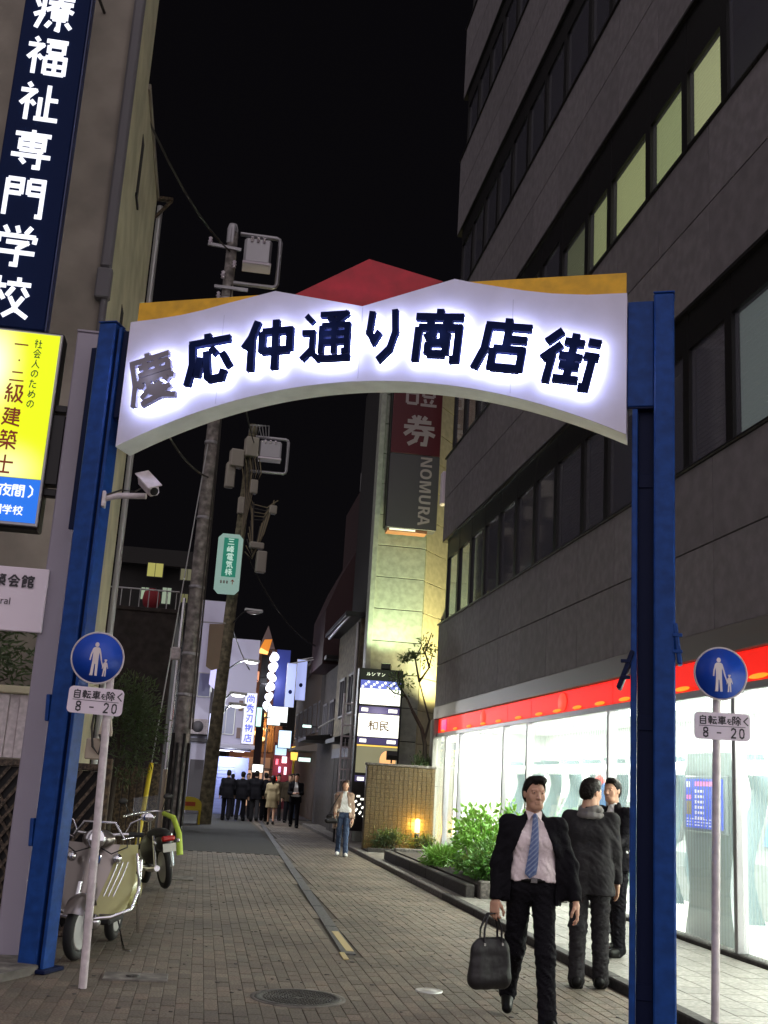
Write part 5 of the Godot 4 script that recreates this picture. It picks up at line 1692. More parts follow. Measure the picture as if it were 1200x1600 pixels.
func tower() -> void:
	var t := thing("securities_tower", "slim panelled building with a green-lit front and a yellow-lit side past the bank", "building", Vector3(4.35, 0, -31))
	var pale := mat("tower_panel", Vector3(0.42, 0.44, 0.38), 0.55)
	grain(pale, 0.4, 0.88, 0.02, 0.0, 81)
	var cream := mat("tower_side_panel", Vector3(0.52, 0.48, 0.32), 0.6)
	grain(cream, 0.4, 0.88, 0.02, 0.0, 82)
	obj("core", bx(Vector3(0.04, 0, -5.0), Vector3(1.47, 14.5, -0.06)), M.core_dark, t)
	var hgt := 0.92
	for k in 16:
		obj("panel", bx(Vector3(0.04, 0.02 + hgt * k, -0.06), Vector3(1.46, hgt * (k + 1) - 0.004, 0.0), 0.006), pale, t)
	# left edge fin
	obj("edge_fin", bx(Vector3(-0.12, 0, -0.4), Vector3(0.036, 14.6, 0.16), 0.01), pale, t)
	# the side that turns away to the right
	var dir := Vector3(0.60, 0, -0.80)
	for k in 16:
		for q in 3:
			var a := Vector3(1.49, 0.02 + hgt * k + 0.4, 0.0) + dir * (1.4 * q)
			var st := S()
			box(st, a + dir * 0.695 + Vector3(0, hgt * 0.5 - 0.45, 0) + Vector3(-0.024, 0, -0.018), Vector3(0.06, hgt - 0.02, 1.38), Basis(Vector3.UP, atan2(dir.x, dir.z)), 0.006)
			obj("side_panel", st, cream, t)
	obj("roof", bx(Vector3(-0.12, 14.72, -5.0), Vector3(4.1, 14.9, 0.1)), M.core_dark, t)
	# sign box, red above and grey below
	var s := thing("securities_sign", "tall red and grey box sign with white lettering hung on the slim panelled building", "sign", Vector3(4.52, 8.7, -30.4))
	var rd := mat("sign_dark_red", Vector3(0.085, 0.004, 0.010), 0.4)
	var gr := mat("sign_grey", Vector3(0.072, 0.068, 0.078), 0.45)
	obj("sign_box", bx(Vector3(0.0, 0.0, -0.5), Vector3(1.46, 2.22, 0.0), 0.015), gr, s)
	obj("sign_box", bx(Vector3(0.0, 2.225, -0.5), Vector3(1.46, 6.0, 0.0), 0.015), rd, s)
	obj("side_edge", bx(Vector3(-0.03, 0.05, -0.48), Vector3(-0.003, 6.0, -0.02)), M.frame_dark, s)
	var st := S()
	glyph(st, "券", 0.125, Transform3D(Basis.from_scale(Vector3(0.98, 0.96, 0.3)), Vector3(0.80, 2.98, 0.003)))
	glyph(st, "證", 0.085, Transform3D(Basis.from_scale(Vector3(1.0, 1.0, 0.3)), Vector3(0.80, 4.18, 0.003)))
	var letter := mat("sign_letter_pale", Vector3(0.36, 0.31, 0.32), 0.5)
	obj("lettering", st, letter, s)
	var tm := MeshInstance3D.new()
	tm.mesh = latin("NOMURA", 0.335, true, 0.01)
	tm.material_override = letter
	tm.name = "lettering"
	tm.basis = Basis(Vector3.BACK, -PI / 2)
	tm.position = Vector3(1.06, 1.17, 0.006)
	s.add_child(tm, true)
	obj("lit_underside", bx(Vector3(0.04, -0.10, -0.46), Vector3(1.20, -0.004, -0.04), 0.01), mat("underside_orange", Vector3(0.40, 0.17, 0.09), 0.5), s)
	obj("trough_lamp", bx(Vector3(0.10, -0.06, -0.036), Vector3(0.85, -0.01, -0.02), 0.006), glow("trough_lamp_glow", Vector3(0.95, 1.0, 0.75), 1.1), s)
	# small box between the tower and the bank
	var jb := thing("junction_box", "small pale lavender box on the bank's corner near the red and grey sign", "box", Vector3(5.62, 8.9, -27.95))
	obj("case", bx(Vector3(-0.02, 0, -0.3), Vector3(0.42, 0.9, 0.0), 0.02), M.sign_white, jb)
	# floodlights
	for q in [[Vector3(4.55, 2.35, -27.4), Vector3(5.05, 7.0, -31.0), Vector3(0.76, 1.0, 0.60), 22.0, 24.0, "floodlight on the coping of the brown tiled wall aimed up the green wall"], [Vector3(4.72, 4.78, -30.10), Vector3(5.05, 8.2, -31.0), Vector3(0.74, 1.0, 0.55), 7.0, 55.0, "small floodlight on top of the stacked tenant sign aimed up the green wall"], [Vector3(7.1, 3.4, -30.2), Vector3(6.7, 9.5, -32.2), Vector3(1.0, 0.90, 0.42), 52.0, 62.0, "floodlight behind the bank's corner aimed up the yellow wall"]]:
		var f := thing("floodlight", q[5], "floodlight", q[0])
		var aim: Vector3 = ((q[1] as Vector3) - (q[0] as Vector3)).normalized()
		st = S()
		bar(st, -aim * 0.16, -aim * 0.02, 0.26, 0.18)
		obj("housing", st, M.frame_dark, f)
		st = S()
		bar(st, -aim * 0.018, -aim * 0.008, 0.22, 0.14)
		obj("lens", st, glow("flood_glow_" + str(int(q[3])), q[2], 1.2), f)
		st = S()
		tube(st, [-aim * 0.1, Vector3(0, -0.25, 0.0)], 0.02, 6)
		obj("bracket", st, M.frame_dark, f)
		if q[0].x > 6.0:
			st = S()
			tube(st, [Vector3(0, -0.25, 0), Vector3(0, -3.4, 0)], 0.05, 8)
			obj("mast", st, M.frame_dark, f)
		spot(f, aim * 0.03, aim, q[2], q[3], q[4], 0.15)
	# stacked tenant sign
	var ts := thing("tenant_sign_stack", "stack of lit tenant signs, white panels with a blue dotted top, beside the tiled wall", "sign", Vector3(4.02, 0, -29.95))
	obj("case", bx(Vector3(-0.06, 0.35, -0.35), Vector3(1.16, 4.62, -0.02), 0.015), M.frame_dark, ts)
	var wh := glow("sign_panel_white", Vector3(1.0, 0.99, 0.88), 1.7)
	var dim := glow("sign_panel_dim", Vector3(0.42, 0.40, 0.24), 0.45)
	var blue := glow("sign_panel_blue", Vector3(0.12, 0.14, 0.55), 0.8)
	var indigo := glow("sign_panel_indigo", Vector3(0.10, 0.08, 0.22), 0.5)
	obj("sign_panel", bx(Vector3(0.0, 3.66, -0.018), Vector3(1.10, 4.08, 0.0)), wh, ts)
	var bp := obj("sign_panel", bx(Vector3(0.0, 4.085, -0.018), Vector3(1.10, 4.30, 0.0)), blue, ts)
	st = S()
	for i in 14:
		var c := Vector3(0.06 + 0.077 * i, 4.13 + 0.06 * (i % 3), 0.002)
		lathe(st, [Vector2(0.034, 0), Vector2(0.034, 0.003), Vector2(0.0, 0.003)], Transform3D(Basis(Vector3.RIGHT, PI / 2), c), 10)
	obj("sign_dots", st, wh, bp)
	obj("sign_panel", bx(Vector3(0.0, 3.42, -0.018), Vector3(1.10, 3.60, -0.004)), indigo, ts)
	var wp := obj("sign_panel", bx(Vector3(0.0, 2.80, -0.018), Vector3(1.10, 3.40, 0.0)), wh, ts)
	st = S()
	text_row(st, "和民", Vector3(0.40, 3.10, 0.004), 0.27, 0.30, 0.12)
	obj("lettering", st, mat("ink_brown", Vector3(0.10, 0.05, 0.005), 0.6), wp)
	obj("sign_panel", bx(Vector3(0.0, 2.60, -0.018), Vector3(1.10, 2.78, -0.004)), indigo, ts)
	obj("sign_panel", bx(Vector3(0.0, 1.85, -0.018), Vector3(1.10, 2.54, -0.004)), dim, ts)
	obj("sign_panel", bx(Vector3(0.0, 2.545, -0.018), Vector3(1.10, 2.585, 0.0)), glow("sign_trim_amber", Vector3(1.0, 0.65, 0.12), 1.1), ts)
	st = S()
	blob(st, Vector3(0.85, 2.2, 0.0), Vector3(0.22, 0.26, 0.02), 14)
	obj("sign_picture", st, glow("sign_orange", Vector3(0.95, 0.5, 0.2), 1.1), ts)
	for yy in [3.47, 2.65, 1.65]:
		st = S()
		for q in [[0.06, 0.24], [0.80, 1.04]]:
			box(st, Vector3((q[0] + q[1]) * 0.5, yy + 0.04, 0.0), Vector3(q[1] - q[0], 0.09, 0.012), Basis.IDENTITY, 0.004)
		obj("sign_print", st, wh, ts)
	obj("sign_panel", bx(Vector3(0.0, 1.62, -0.018), Vector3(1.10, 1.78, -0.004)), indigo, ts)
	st = S()
	for i in 9:
		box(st, Vector3(0.02 + 0.035 * i, 0.75 + 0.07 * ((i * 5) % 8), 0.0), Vector3(0.09, 0.05, 0.012), Basis(Vector3.BACK, 0.5 * (i % 3)))
	obj("sign_print", st, wh, ts)
	st = S()
	text_row(st, "ルシマン", Vector3(0.20, 4.47, -0.012), 0.11, 0.135, 0.14)
	obj("lettering", st, glow("sign_letter_dim", Vector3(0.8, 0.8, 0.7), 0.7), ts)
	omni(ts, Vector3(0.55, 3.4, 0.35), Vector3(1.0, 0.97, 0.85), 0.5, 0.3)
	# tiled garden wall with a lamp
	var w := thing("tiled_garden_wall", "brown tiled garden wall lit yellow by a lamp next to the bank", "wall", Vector3(3.95, 0, -27.2))
	obj("wall_core", bx(Vector3(0, 0, -0.25), Vector3(1.68, 2.02, -0.02)), mat("grout", Vector3(0.06, 0.045, 0.025), 0.9), w)
	st = S()
	for r in 19:
		for c in 15:
			var x := 0.006 + 0.112 * c
			bx(Vector3(x, 0.02 + 0.105 * r, -0.019), Vector3(x + 0.104, 0.02 + 0.105 * r + 0.097, 0.0 + rng.randf() * 0.003), 0.004, st)
	var tl := mat("wall_tile", Vector3(0.13, 0.085, 0.025), 0.4)
	grain(tl, 1.2, 0.6, 0.04, 0.0, 88)
	stuff(obj("tiles", st, tl, w))
	obj("coping", bx(Vector3(-0.03, 2.021, -0.29), Vector3(1.70, 2.08, 0.03), 0.01), M.kerb_stone, w)
	st = S()
	for r in 19:
		for c in 2:
			bx(Vector3(-0.012, 0.02 + 0.105 * r, -0.24 + 0.112 * c), Vector3(-0.001, 0.117 + 0.105 * r, -0.136 + 0.112 * c), 0.003, st)
	stuff(obj("tiles", st, tl, w))
	var gl := thing("garden_lamp", "small glowing bollard lamp before the brown tiled wall", "lamp", Vector3(5.21, 0.05, -27.05))
	st = S()
	lathe(st, [Vector2(0.05, 0), Vector2(0.045, 0.32), Vector2(0.06, 0.36), Vector2(0.06, 0.44), Vector2(0.03, 0.45)], Transform3D.IDENTITY, 14)
	obj("stem", st, M.frame_dark, gl)
	st = S()
	lathe(st, [Vector2(0.0, 0.45), Vector2(0.065, 0.46), Vector2(0.07, 0.6), Vector2(0.065, 0.76), Vector2(0.0, 0.79)], Transform3D.IDENTITY, 16)
	obj("lamp_bulb", st, glow("garden_bulb_glow", Vector3(1.0, 0.72, 0.32), 2.6), gl)
	omni(gl, Vector3(0, 0.62, 0), Vector3(1.0, 0.64, 0.12), 1.5, 0.05)
	var bed := thing("stone_edging", "low dark edging round the shrubs below the tiled wall", "edging", Vector3(3.95, 0, -26.4))
	obj("edge_block", bx(Vector3(0.0, 0, -0.10), Vector3(1.0, 0.14, 0.0), 0.01), M.kerb_dark, bed)
	obj("edge_block", bx(Vector3(1.005, 0, -0.10), Vector3(1.62, 0.14, 0.0), 0.01), M.kerb_dark, bed)
	obj("soil", bx(Vector3(0, 0, -0.78), Vector3(1.62, 0.09, -0.103)), M.soil, bed)
	# white trellis tower left of the sign stack
	var tr := thing("white_trellis", "narrow white steel trellis between the stacked signs and the old house", "trellis", Vector3(3.72, 0, -31.2))
	for x in [0.0, 0.42]:
		obj("upright", bx(Vector3(x, 0, -0.03), Vector3(x + 0.05, 4.0, 0.03), 0.006), M.pole_white, tr)
	for k in 9:
		obj("rung", bx(Vector3(0.052, 1.3 + 0.30 * k, -0.015), Vector3(0.418, 1.34 + 0.30 * k, 0.015), 0.004), M.pole_white, tr)
	for k in 3:
		obj("lattice_bar", bx(Vector3(0.13 + 0.10 * k, 1.3, -0.035), Vector3(0.15 + 0.10 * k, 2.75, -0.016), 0.003), M.pole_white, tr)
	var ub := thing("meter_cabinet", "pale cabinet on the pavement under the white trellis", "cabinet", Vector3(3.62, 0, -30.8))
	obj("case", bx(Vector3(0, 0.35, -0.2), Vector3(0.42, 1.25, 0.0), 0.015), M.meter_cream, ub)
	obj("cabinet_leg", bx(Vector3(0.04, 0, -0.16), Vector3(0.09, 0.349, -0.11)), M.frame_dark, ub)
	obj("cabinet_leg", bx(Vector3(0.33, 0, -0.16), Vector3(0.38, 0.349, -0.11)), M.frame_dark, ub)
	obj("cabinet_door", bx(Vector3(0.03, 0.40, 0.001), Vector3(0.39, 1.20, 0.012), 0.005), M.meter_cream, ub)

func house(called: String, label: String, x0: float, x1: float, z0: float, z1: float, h: float, wall: Material, turn_right: bool, eave := 0.5) -> Node3D:
	# a plain two-storey street house between z0 (near) and z1 (far); the street side is x0 on the right row, x1 on the left row
	var b := thing(called, label, "building", Vector3((x0 + x1) * 0.5, 0, (z0 + z1) * 0.5))
	var hx := (x1 - x0) * 0.5
	var hz := absf(z0 - z1) * 0.5
	obj("wall", bx(Vector3(-hx, 0, -hz), Vector3(hx, h, hz)), wall, b)
	var sx := -1.0 if turn_right else 1.0
	obj("eave", bx(Vector3(-hx - (eave if turn_right else 0.0), h + 0.003, -hz - 0.05), Vector3(hx + (0.0 if turn_right else eave), h + 0.14, hz + 0.25), 0.01), M.frame_dark, b)
	for k in int(hz * 2 / 2.2):
		var z := hz - 1.1 - 2.2 * k
		for y in [h * 0.66]:
			var fr := S()
			bx(Vector3(sx * hx, y - 0.62, z - 0.62), Vector3(sx * (hx + 0.06), y - 0.55, z + 0.62), 0.0, fr)
			bx(Vector3(sx * hx, y + 0.55, z - 0.62), Vector3(sx * (hx + 0.06), y + 0.62, z + 0.62), 0.0, fr)
			bx(Vector3(sx * hx, y - 0.55, z - 0.62), Vector3(sx * (hx + 0.058), y + 0.55, z - 0.55), 0.0, fr)
			bx(Vector3(sx * hx, y - 0.55, z + 0.55), Vector3(sx * (hx + 0.058), y + 0.55, z + 0.62), 0.0, fr)
			bx(Vector3(sx * hx, y - 0.55, z - 0.03), Vector3(sx * (hx + 0.055), y + 0.55, z + 0.03), 0.0, fr)
			var w := obj("window", fr, M.pipe_grey, b)
			obj("pane", bx(Vector3(sx * (hx + 0.005), y - 0.55, z - 0.55), Vector3(sx * (hx + 0.02), y + 0.55, z + 0.55)), mat("night_pane", Vector3(0.03, 0.03, 0.045), 0.12) if not M.has("night_pane") else M.night_pane, w)
	return b

func awning(b: Node3D, at: Vector3, size: Vector3, m: Material) -> void:
	var st := S()
	prism(st, PackedVector2Array([Vector2(0, 0), Vector2(0, size.y), Vector2(-size.x, 0.12), Vector2(-size.x, 0)]), -size.z * 0.5, size.z * 0.5, Transform3D(Basis.IDENTITY, at))
	obj("awning", st, m, b)

func right_street() -> void:
	var beige := mat("house_beige", Vector3(0.20, 0.165, 0.11), 0.85)
	grain(beige, 0.4, 0.7, 0.02, 0.1, 91)
	var dark := mat("house_dark", Vector3(0.055, 0.045, 0.040), 0.85)
	grain(dark, 0.4, 0.7, 0.02, 0.1, 92)
	var brown := mat("house_brown", Vector3(0.09, 0.065, 0.045), 0.85)
	var h1 := house("old_house", "two-storey beige plaster house with dark eaves left of the lit tower", 4.22, 9.0, -32.2, -37.5, 6.3, beige, true)
	awning(h1, Vector3(-2.4, 2.7, 1.0), Vector3(0.5, 0.3, 2.4), M.frame_dark)
	obj("shopfront", bx(Vector3(-2.43, 0.0, -2.4), Vector3(-2.395, 2.6, 2.3)), M.frame_dark, h1)
	for k in 4:
		obj("door_panel", bx(Vector3(-2.47, 0.05, -2.2 + 1.1 * k), Vector3(-2.435, 2.3, -1.2 + 1.1 * k), 0.01), dark, h1)
	var st := S()
	tube(st, [Vector3(-2.44, 6.2, 2.4), Vector3(-2.44, 0.1, 2.4)], 0.05, 8)
	obj("downpipe", st, M.aluminium, h1)
	st = S()
	tube(st, [Vector3(-2.75, 6.35, 2.8), Vector3(-2.75, 6.28, -2.6)], 0.06, 8)
	obj("gutter", st, M.aluminium, h1)
	# pitched dark red building behind with a lit window
	var rb := thing("dark_red_building", "dark red gabled building with one lit window behind the old house", "building", Vector3(4.35, 0, -39.5))
	st = S()
	prism(st, PackedVector2Array([Vector2(-0.6, 5.5), Vector2(4.5, 5.5), Vector2(4.5, 11.8), Vector2(0.35, 11.8), Vector2(0.35, 9.6), Vector2(-0.15, 8.6), Vector2(-0.6, 7.4)]), -3.0, 1.2, Transform3D.IDENTITY)
	obj("wall", st, mat("dark_red_wall", Vector3(0.030, 0.010, 0.012), 0.8), rb)
	var lw := obj("window", bx(Vector3(-0.15, 6.65, 1.201), Vector3(0.95, 7.02, 1.24)), M.frame_dark, rb)
	obj("pane", bx(Vector3(-0.10, 6.70, 1.241), Vector3(0.42, 6.98, 1.25)), glow("window_amber", Vector3(0.75, 0.45, 0.10), 0.45), lw)
	obj("pane", bx(Vector3(0.46, 6.70, 1.241), Vector3(0.92, 6.98, 1.25)), glow("window_cream", Vector3(0.85, 0.66, 0.30), 0.8), lw)
	st = S()
	tube(st, [Vector3(0.38, 11.8, 1.0), Vector3(0.38, 12.5, 1.0)], 0.05, 6)
	obj("vent", st, M.aluminium, rb)
	var h2 := house("dark_shop_house", "dark narrow shop house with blue-lit shutters past the old house", 4.3, 9.0, -37.8, -43.5, 5.6, dark, true)
	awning(h2, Vector3(-2.35, 2.9, 0.5), Vector3(0.9, 0.25, 3.2), M.frame_dark)
	st = S()
	tube(st, [Vector3(-2.9, 3.3, 2.6), Vector3(-2.2, 3.75, 2.6)], 0.03, 6)
	obj("awning_arm", st, M.aluminium, h2)
	var h3 := house("far_brown_house", "brown shop house far along the right side under the lit column sign", 4.5, 9.0, -44, -58, 6.2, brown, true)
	awning(h3, Vector3(-2.25, 2.7, 3.5), Vector3(0.9, 0.3, 4.0), mat("awning_striped", Vector3(0.16, 0.13, 0.11), 0.8))
	# blue-white panel signs hung out over the street
	for q in [[2.80, 4.15, -41.6, 0.32, 1.60, "pale blue hanging panel sign, the left one of the pair on the right-hand houses"], [3.18, 4.45, -41.9, 0.36, 1.50, "pale blue hanging panel sign, the right one of the pair on the right-hand houses"]]:
		var s := thing("hanging_panel_sign", q[5], "sign", Vector3(q[0], q[1], q[2]), 0.0, "pale blue panel signs over the street")
		obj("frame", bx(Vector3(-0.02, -0.02, -0.1), Vector3(q[3] + 0.02, q[4] + 0.02, -0.005), 0.01), M.aluminium, s)
		obj("sign_panel", bx(Vector3(0, 0, -0.004), Vector3(q[3], q[4], 0.01)), glow("sign_panel_pale_blue", Vector3(0.42, 0.48, 0.88), 0.85) if not M.has("sign_panel_pale_blue") else M.sign_panel_pale_blue, s)
		st = S()
		blob(st, Vector3(q[3] * 0.5, 0.55, 0.012), Vector3(0.07, 0.08, 0.006), 10)
		obj("sign_mark", st, M.navy_letter, s)
		st = S()
		tube(st, [Vector3(0.1, q[4], -0.05), Vector3(1.5, q[4] + 0.35, -0.05)], 0.025, 6)
		obj("sign_arm", st, M.aluminium, s)
	# lantern post
	var lp := thing("lantern_post", "yellow glowing lantern on a thin post among the crowd", "lamp", Vector3(3.95, 0, -50))
	st = S()
	tube(st, [Vector3(0, 0, 0), Vector3(0, 2.35, 0)], 0.045, 8)
	obj("pole", st, M.yellow_plastic, lp)
	st = S()
	lathe(st, [Vector2(0, 2.36), Vector2(0.13, 2.38), Vector2(0.16, 2.65), Vector2(0.13, 2.94), Vector2(0, 2.96)], Transform3D.IDENTITY, 14)
	obj("lantern", st, glow("lantern_glow", Vector3(1.0, 0.62, 0.10), 1.5), lp)
	omni(lp, Vector3(0, 2.66, 0), Vector3(1.0, 0.65, 0.2), 0.9, 0.1)

func left_street() -> void:
	# fence of upright timber boards
	var f := thing("timber_fence", "weathered upright board fence behind the parked motorcycles", "fence", Vector3(-1.85, 0, -23.5))
	for k in 16:
		obj("board", bx(Vector3(-1.2 + 0.138 * k, 0.04, -0.012), Vector3(-1.2 + 0.138 * k + 0.118, 1.60 + rng.randf_range(-0.02, 0.07), 0.014), 0.006), M.timber, f)
	obj("rail", bx(Vector3(-1.2, 1.42, -0.07), Vector3(1.0, 1.50, -0.014), 0.008), M.timber, f)
	obj("rail", bx(Vector3(-1.2, 0.35, -0.07), Vector3(1.0, 0.43, -0.014), 0.008), M.timber, f)
	for k in 3:
		obj("fence_post", bx(Vector3(-1.22 + 1.07 * k, 0, -0.16), Vector3(-1.12 + 1.07 * k, 1.72, -0.072), 0.012), M.timber, f)
	for k in 28:
		obj("board", bx(Vector3(-0.02, 0.04, 0.05 + 0.138 * k), Vector3(0.006, 1.58 + rng.randf_range(-0.02, 0.06), 0.168 + 0.138 * k), 0.006), M.timber, f)
	# brown building with a parapet
	var b := thing("brown_block", "low dark brown building with a railed flat roof behind the timber fence", "building", Vector3(-0.95, 0, -27.2))
	var bw := mat("brown_wall", Vector3(0.042, 0.031, 0.028), 0.9)
	grain(bw, 0.3, 0.7, 0.02, 0.05, 95)
	obj("wall", bx(Vector3(-7.0, 0, -8), Vector3(0, 5.3, 0), 0.02), bw, b)
	obj("parapet", bx(Vector3(-7.0, 5.303, -8), Vector3(0.03, 5.40, 0.03), 0.01), bw, b)
	obj("door", bx(Vector3(-1.75, 1.9, 0.002), Vector3(-1.20, 4.0, 0.03), 0.01), M.core_dark, b)
	var st := S()
	for k in 8:
		tube(st, [Vector3(-1.6 + 0.22 * k, 5.4, -0.1), Vector3(-1.6 + 0.22 * k, 5.85, -0.1)], 0.012, 5)
	tube(st, [Vector3(-1.65, 5.85, -0.1), Vector3(0.0, 5.85, -0.1)], 0.02, 6)
	obj("railing", st, M.aluminium, b)
	var rl := thing("red_lantern", "dim red paper lantern on the flat roof of the brown building", "lantern", Vector3(-1.62, 5.41, -27.6))
	st = S()
	lathe(st, [Vector2(0.08, 0.0), Vector2(0.19, 0.10), Vector2(0.22, 0.26), Vector2(0.19, 0.42), Vector2(0.08, 0.52)], Transform3D.IDENTITY, 16)
	obj("paper", st, mat("lantern_red", Vector3(0.30, 0.02, 0.03), 0.7), rl)
	for y in [0.0, 0.52]:
		st = S()
		lathe(st, [Vector2(0.0, y - 0.02), Vector2(0.09, y - 0.02), Vector2(0.09, y + 0.02), Vector2(0.0, y + 0.02)], Transform3D.IDENTITY, 12)
		obj("cap", st, M.frame_dark, rl)
	# apartment block with lit windows far behind
	var ap := thing("far_apartment_block", "dark apartment block far behind on the left with a few lit windows", "building", Vector3(-6.0, 0, -60))
	obj("wall", bx(Vector3(-12, 0, -10), Vector3(4.6, 13.2, 0)), mat("far_wall", Vector3(0.012, 0.011, 0.010), 0.9), ap)
	for y in [10.0, 12.9]:
		obj("balcony", bx(Vector3(-11.9, y - 0.7, 0.01), Vector3(4.5, y - 0.25, 0.7)), M.far_wall, ap)
	for q in [[2.15, 11.55, 0.80, 0.72, Vector3(0.50, 0.48, 0.12), 0.55], [1.95, 10.30, 0.40, 0.62, Vector3(0.42, 0.55, 0.36), 0.5], [3.05, 10.15, 0.45, 0.85, Vector3(0.38, 0.48, 0.34), 0.5], [3.9, 11.5, 0.7, 0.6, Vector3(0.30, 0.30, 0.16), 0.22], [4.0, 10.3, 0.4, 0.45, Vector3(0.30, 0.30, 0.12), 0.25], [0.2, 8.3, 0.5, 0.5, Vector3(0.3, 0.3, 0.14), 0.15]]:
		var w := obj("window", bx(Vector3(q[0] - 0.05, q[1] - 0.05, 0.72), Vector3(q[0] + q[2] + 0.05, q[1] + q[3] + 0.05, 0.75)), M.frame_dark, ap)
		obj("pane", bx(Vector3(q[0], q[1], 0.751), Vector3(q[0] + q[2] * 0.5 - 0.015, q[1] + q[3], 0.765)), glow("window_lit_%d" % int(q[0] * 100), q[4], q[5]), w)
		obj("pane", bx(Vector3(q[0] + q[2] * 0.5 + 0.015, q[1], 0.751), Vector3(q[0] + q[2], q[1] + q[3], 0.765)), M["window_lit_%d" % int(q[0] * 100)], w)
	# utility poles
	var pa := thing("utility_pole", "tall concrete utility pole with a transformer frame on top, nearer of the two", "utility pole", Vector3(-0.50, 0, -25))
	st = S()
	tube(st, [Vector3(0, 0, 0), Vector3(0.02, 14.4, 0)], 0.19, 18, 0.125)
	obj("pole", st, M.pole_concrete, pa)
	st = S()
	lathe(st, [Vector2(0.13, 14.1), Vector2(0.135, 14.5), Vector2(0.10, 14.62), Vector2(0, 14.64)], Transform3D.IDENTITY, 14)
	obj("pole_cap", st, M.steel, pa)
	for y in [3.2, 4.1, 5.6, 7.2, 9.0, 12.6]:
		st = S()
		lathe(st, [Vector2(0.196 - 0.0045 * y, y), Vector2(0.202 - 0.0045 * y, y + 0.01), Vector2(0.202 - 0.0045 * y, y + 0.06), Vector2(0.196 - 0.0045 * y, y + 0.07)], Transform3D.IDENTITY, 16)
		obj("band", st, M.steel, pa)
	for k in 4:
		st = S()
		var a := -0.9 + 0.6 * k
		tube(st, [Vector3(sin(a) * 0.235, 0, cos(a) * 0.235), Vector3(sin(a) * 0.225, 2.4 - 0.2 * (k % 2), cos(a) * 0.225)], 0.035, 8)
		obj("cable_guard", st, M.frame_dark, pa)
	st = S()
	tube(st, [Vector3(0.21, 2.5, 0.08), Vector3(0.18, 9.0, 0.05), Vector3(0.10, 13.0, 0.10)], 0.022, 6)
	tube(st, [Vector3(0.16, 2.5, 0.14), Vector3(0.13, 6.0, 0.15), Vector3(0.17, 10.5, 0.05)], 0.016, 6)
	obj("riser_cable", st, M.cable, pa)
	frame_unit(pa, Vector3(0.20, 13.1, 0.0), 0.98, 1.30)
	st = S()
	bar(st, Vector3(-0.55, 13.98, 0.12), Vector3(0.25, 13.92, 0.12), 0.07, 0.07)
	bar(st, Vector3(-0.3, 12.9, 0.12), Vector3(0.5, 12.9, 0.12), 0.07, 0.07)
	obj("cross_arm", st, M.steel, pa)
	for q in [Vector3(-0.5, 14.06, 0.12), Vector3(0.12, 13.5, 0.16), Vector3(-0.12, 13.2, 0.16), Vector3(-0.18, 12.65, 0.16)]:
		st = S()
		lathe(st, [Vector2(0.0, -0.09), Vector2(0.05, -0.08), Vector2(0.03, -0.03), Vector2(0.06, 0.0), Vector2(0.03, 0.04), Vector2(0.05, 0.08), Vector2(0.0, 0.12)], Transform3D(Basis.IDENTITY, q), 10)
		obj("insulator", st, M.sign_white, pa)
	var ban := thing("cloth_banner", "faded tan cloth banner hanging beside the nearer utility pole", "banner", Vector3(0.02, 3.9, -25.1))
	st = S()
	prism(st, PackedVector2Array([Vector2(-0.15, 0.0), Vector2(-0.16, 0.95), Vector2(0.17, 0.97), Vector2(0.13, -0.03), Vector2(-0.02, -0.08)]), -0.006, 0.006, Transform3D.IDENTITY)
	obj("cloth", st, mat("banner_tan", Vector3(0.26, 0.19, 0.14), 0.9), ban)
	st = S()
	tube(st, [Vector3(-0.46, 0.98, 0), Vector3(0.2, 0.99, 0)], 0.015, 6)
	obj("rod", st, M.steel, ban)
	# guy wire in its yellow guard
	var gw := thing("guy_wire", "guy wire of the nearer pole in a leaning yellow plastic guard", "guy wire", Vector3(-1.03, 0, -21.0))
	var tip := Vector3(0.46, 9.0, -3.9)
	st = S()
	tube(st, [Vector3.ZERO, tip * 0.19], 0.045, 12)
	obj("guard", st, M.yellow_plastic, gw)
	st = S()
	tube(st, [tip * 0.19, tip], 0.012, 6)
	obj("wire", st, M.aluminium, gw)
	st = S()
	lathe(st, [Vector2(0.047, 0), Vector2(0.047, 0.05)], Transform3D(Basis.IDENTITY, tip * 0.08), 12)
	obj("guard_band", st, M.frame_dark, gw)
	var st2 := thing("steel_pipe", "thin steel service pipe standing beside the nearer utility pole", "pipe", Vector3(-0.78, 0, -25.2))
	st = S()
	tube(st, [Vector3(0, 1.6, 0), Vector3(0.03, 5.4, 0)], 0.04, 8)
	obj("pipe", st, M.chrome, st2)
	st = S()
	tube(st, [Vector3(0, 0.0, 0), Vector3(0, 1.62, 0)], 0.05, 8)
	obj("sleeve", st, M.meter_cream, st2)
	obj("meter", bx(Vector3(-0.16, 4.0, -0.06), Vector3(0.06, 4.28, 0.08), 0.03), M.pole_white, st2)
	var pb := thing("utility_pole", "second utility pole with street lamps and cable boxes, behind the green sign", "utility pole", Vector3(0.22, 0, -37.6))
	st = S()
	tube(st, [Vector3(0, 0, 0), Vector3(0.44, 13.6, 0)], 0.24, 18, 0.15)
	obj("pole", st, mat("pole_olive", Vector3(0.27, 0.24, 0.15), 0.85), pb)
	grain(M.pole_olive, 0.4, 0.55, 0.02, 0.1, 97)
	mat("cable_box", Vector3(0.34, 0.31, 0.26), 0.6)
	frame_unit(pb, Vector3(0.55, 11.9, 0.1), 1.15, 1.25)
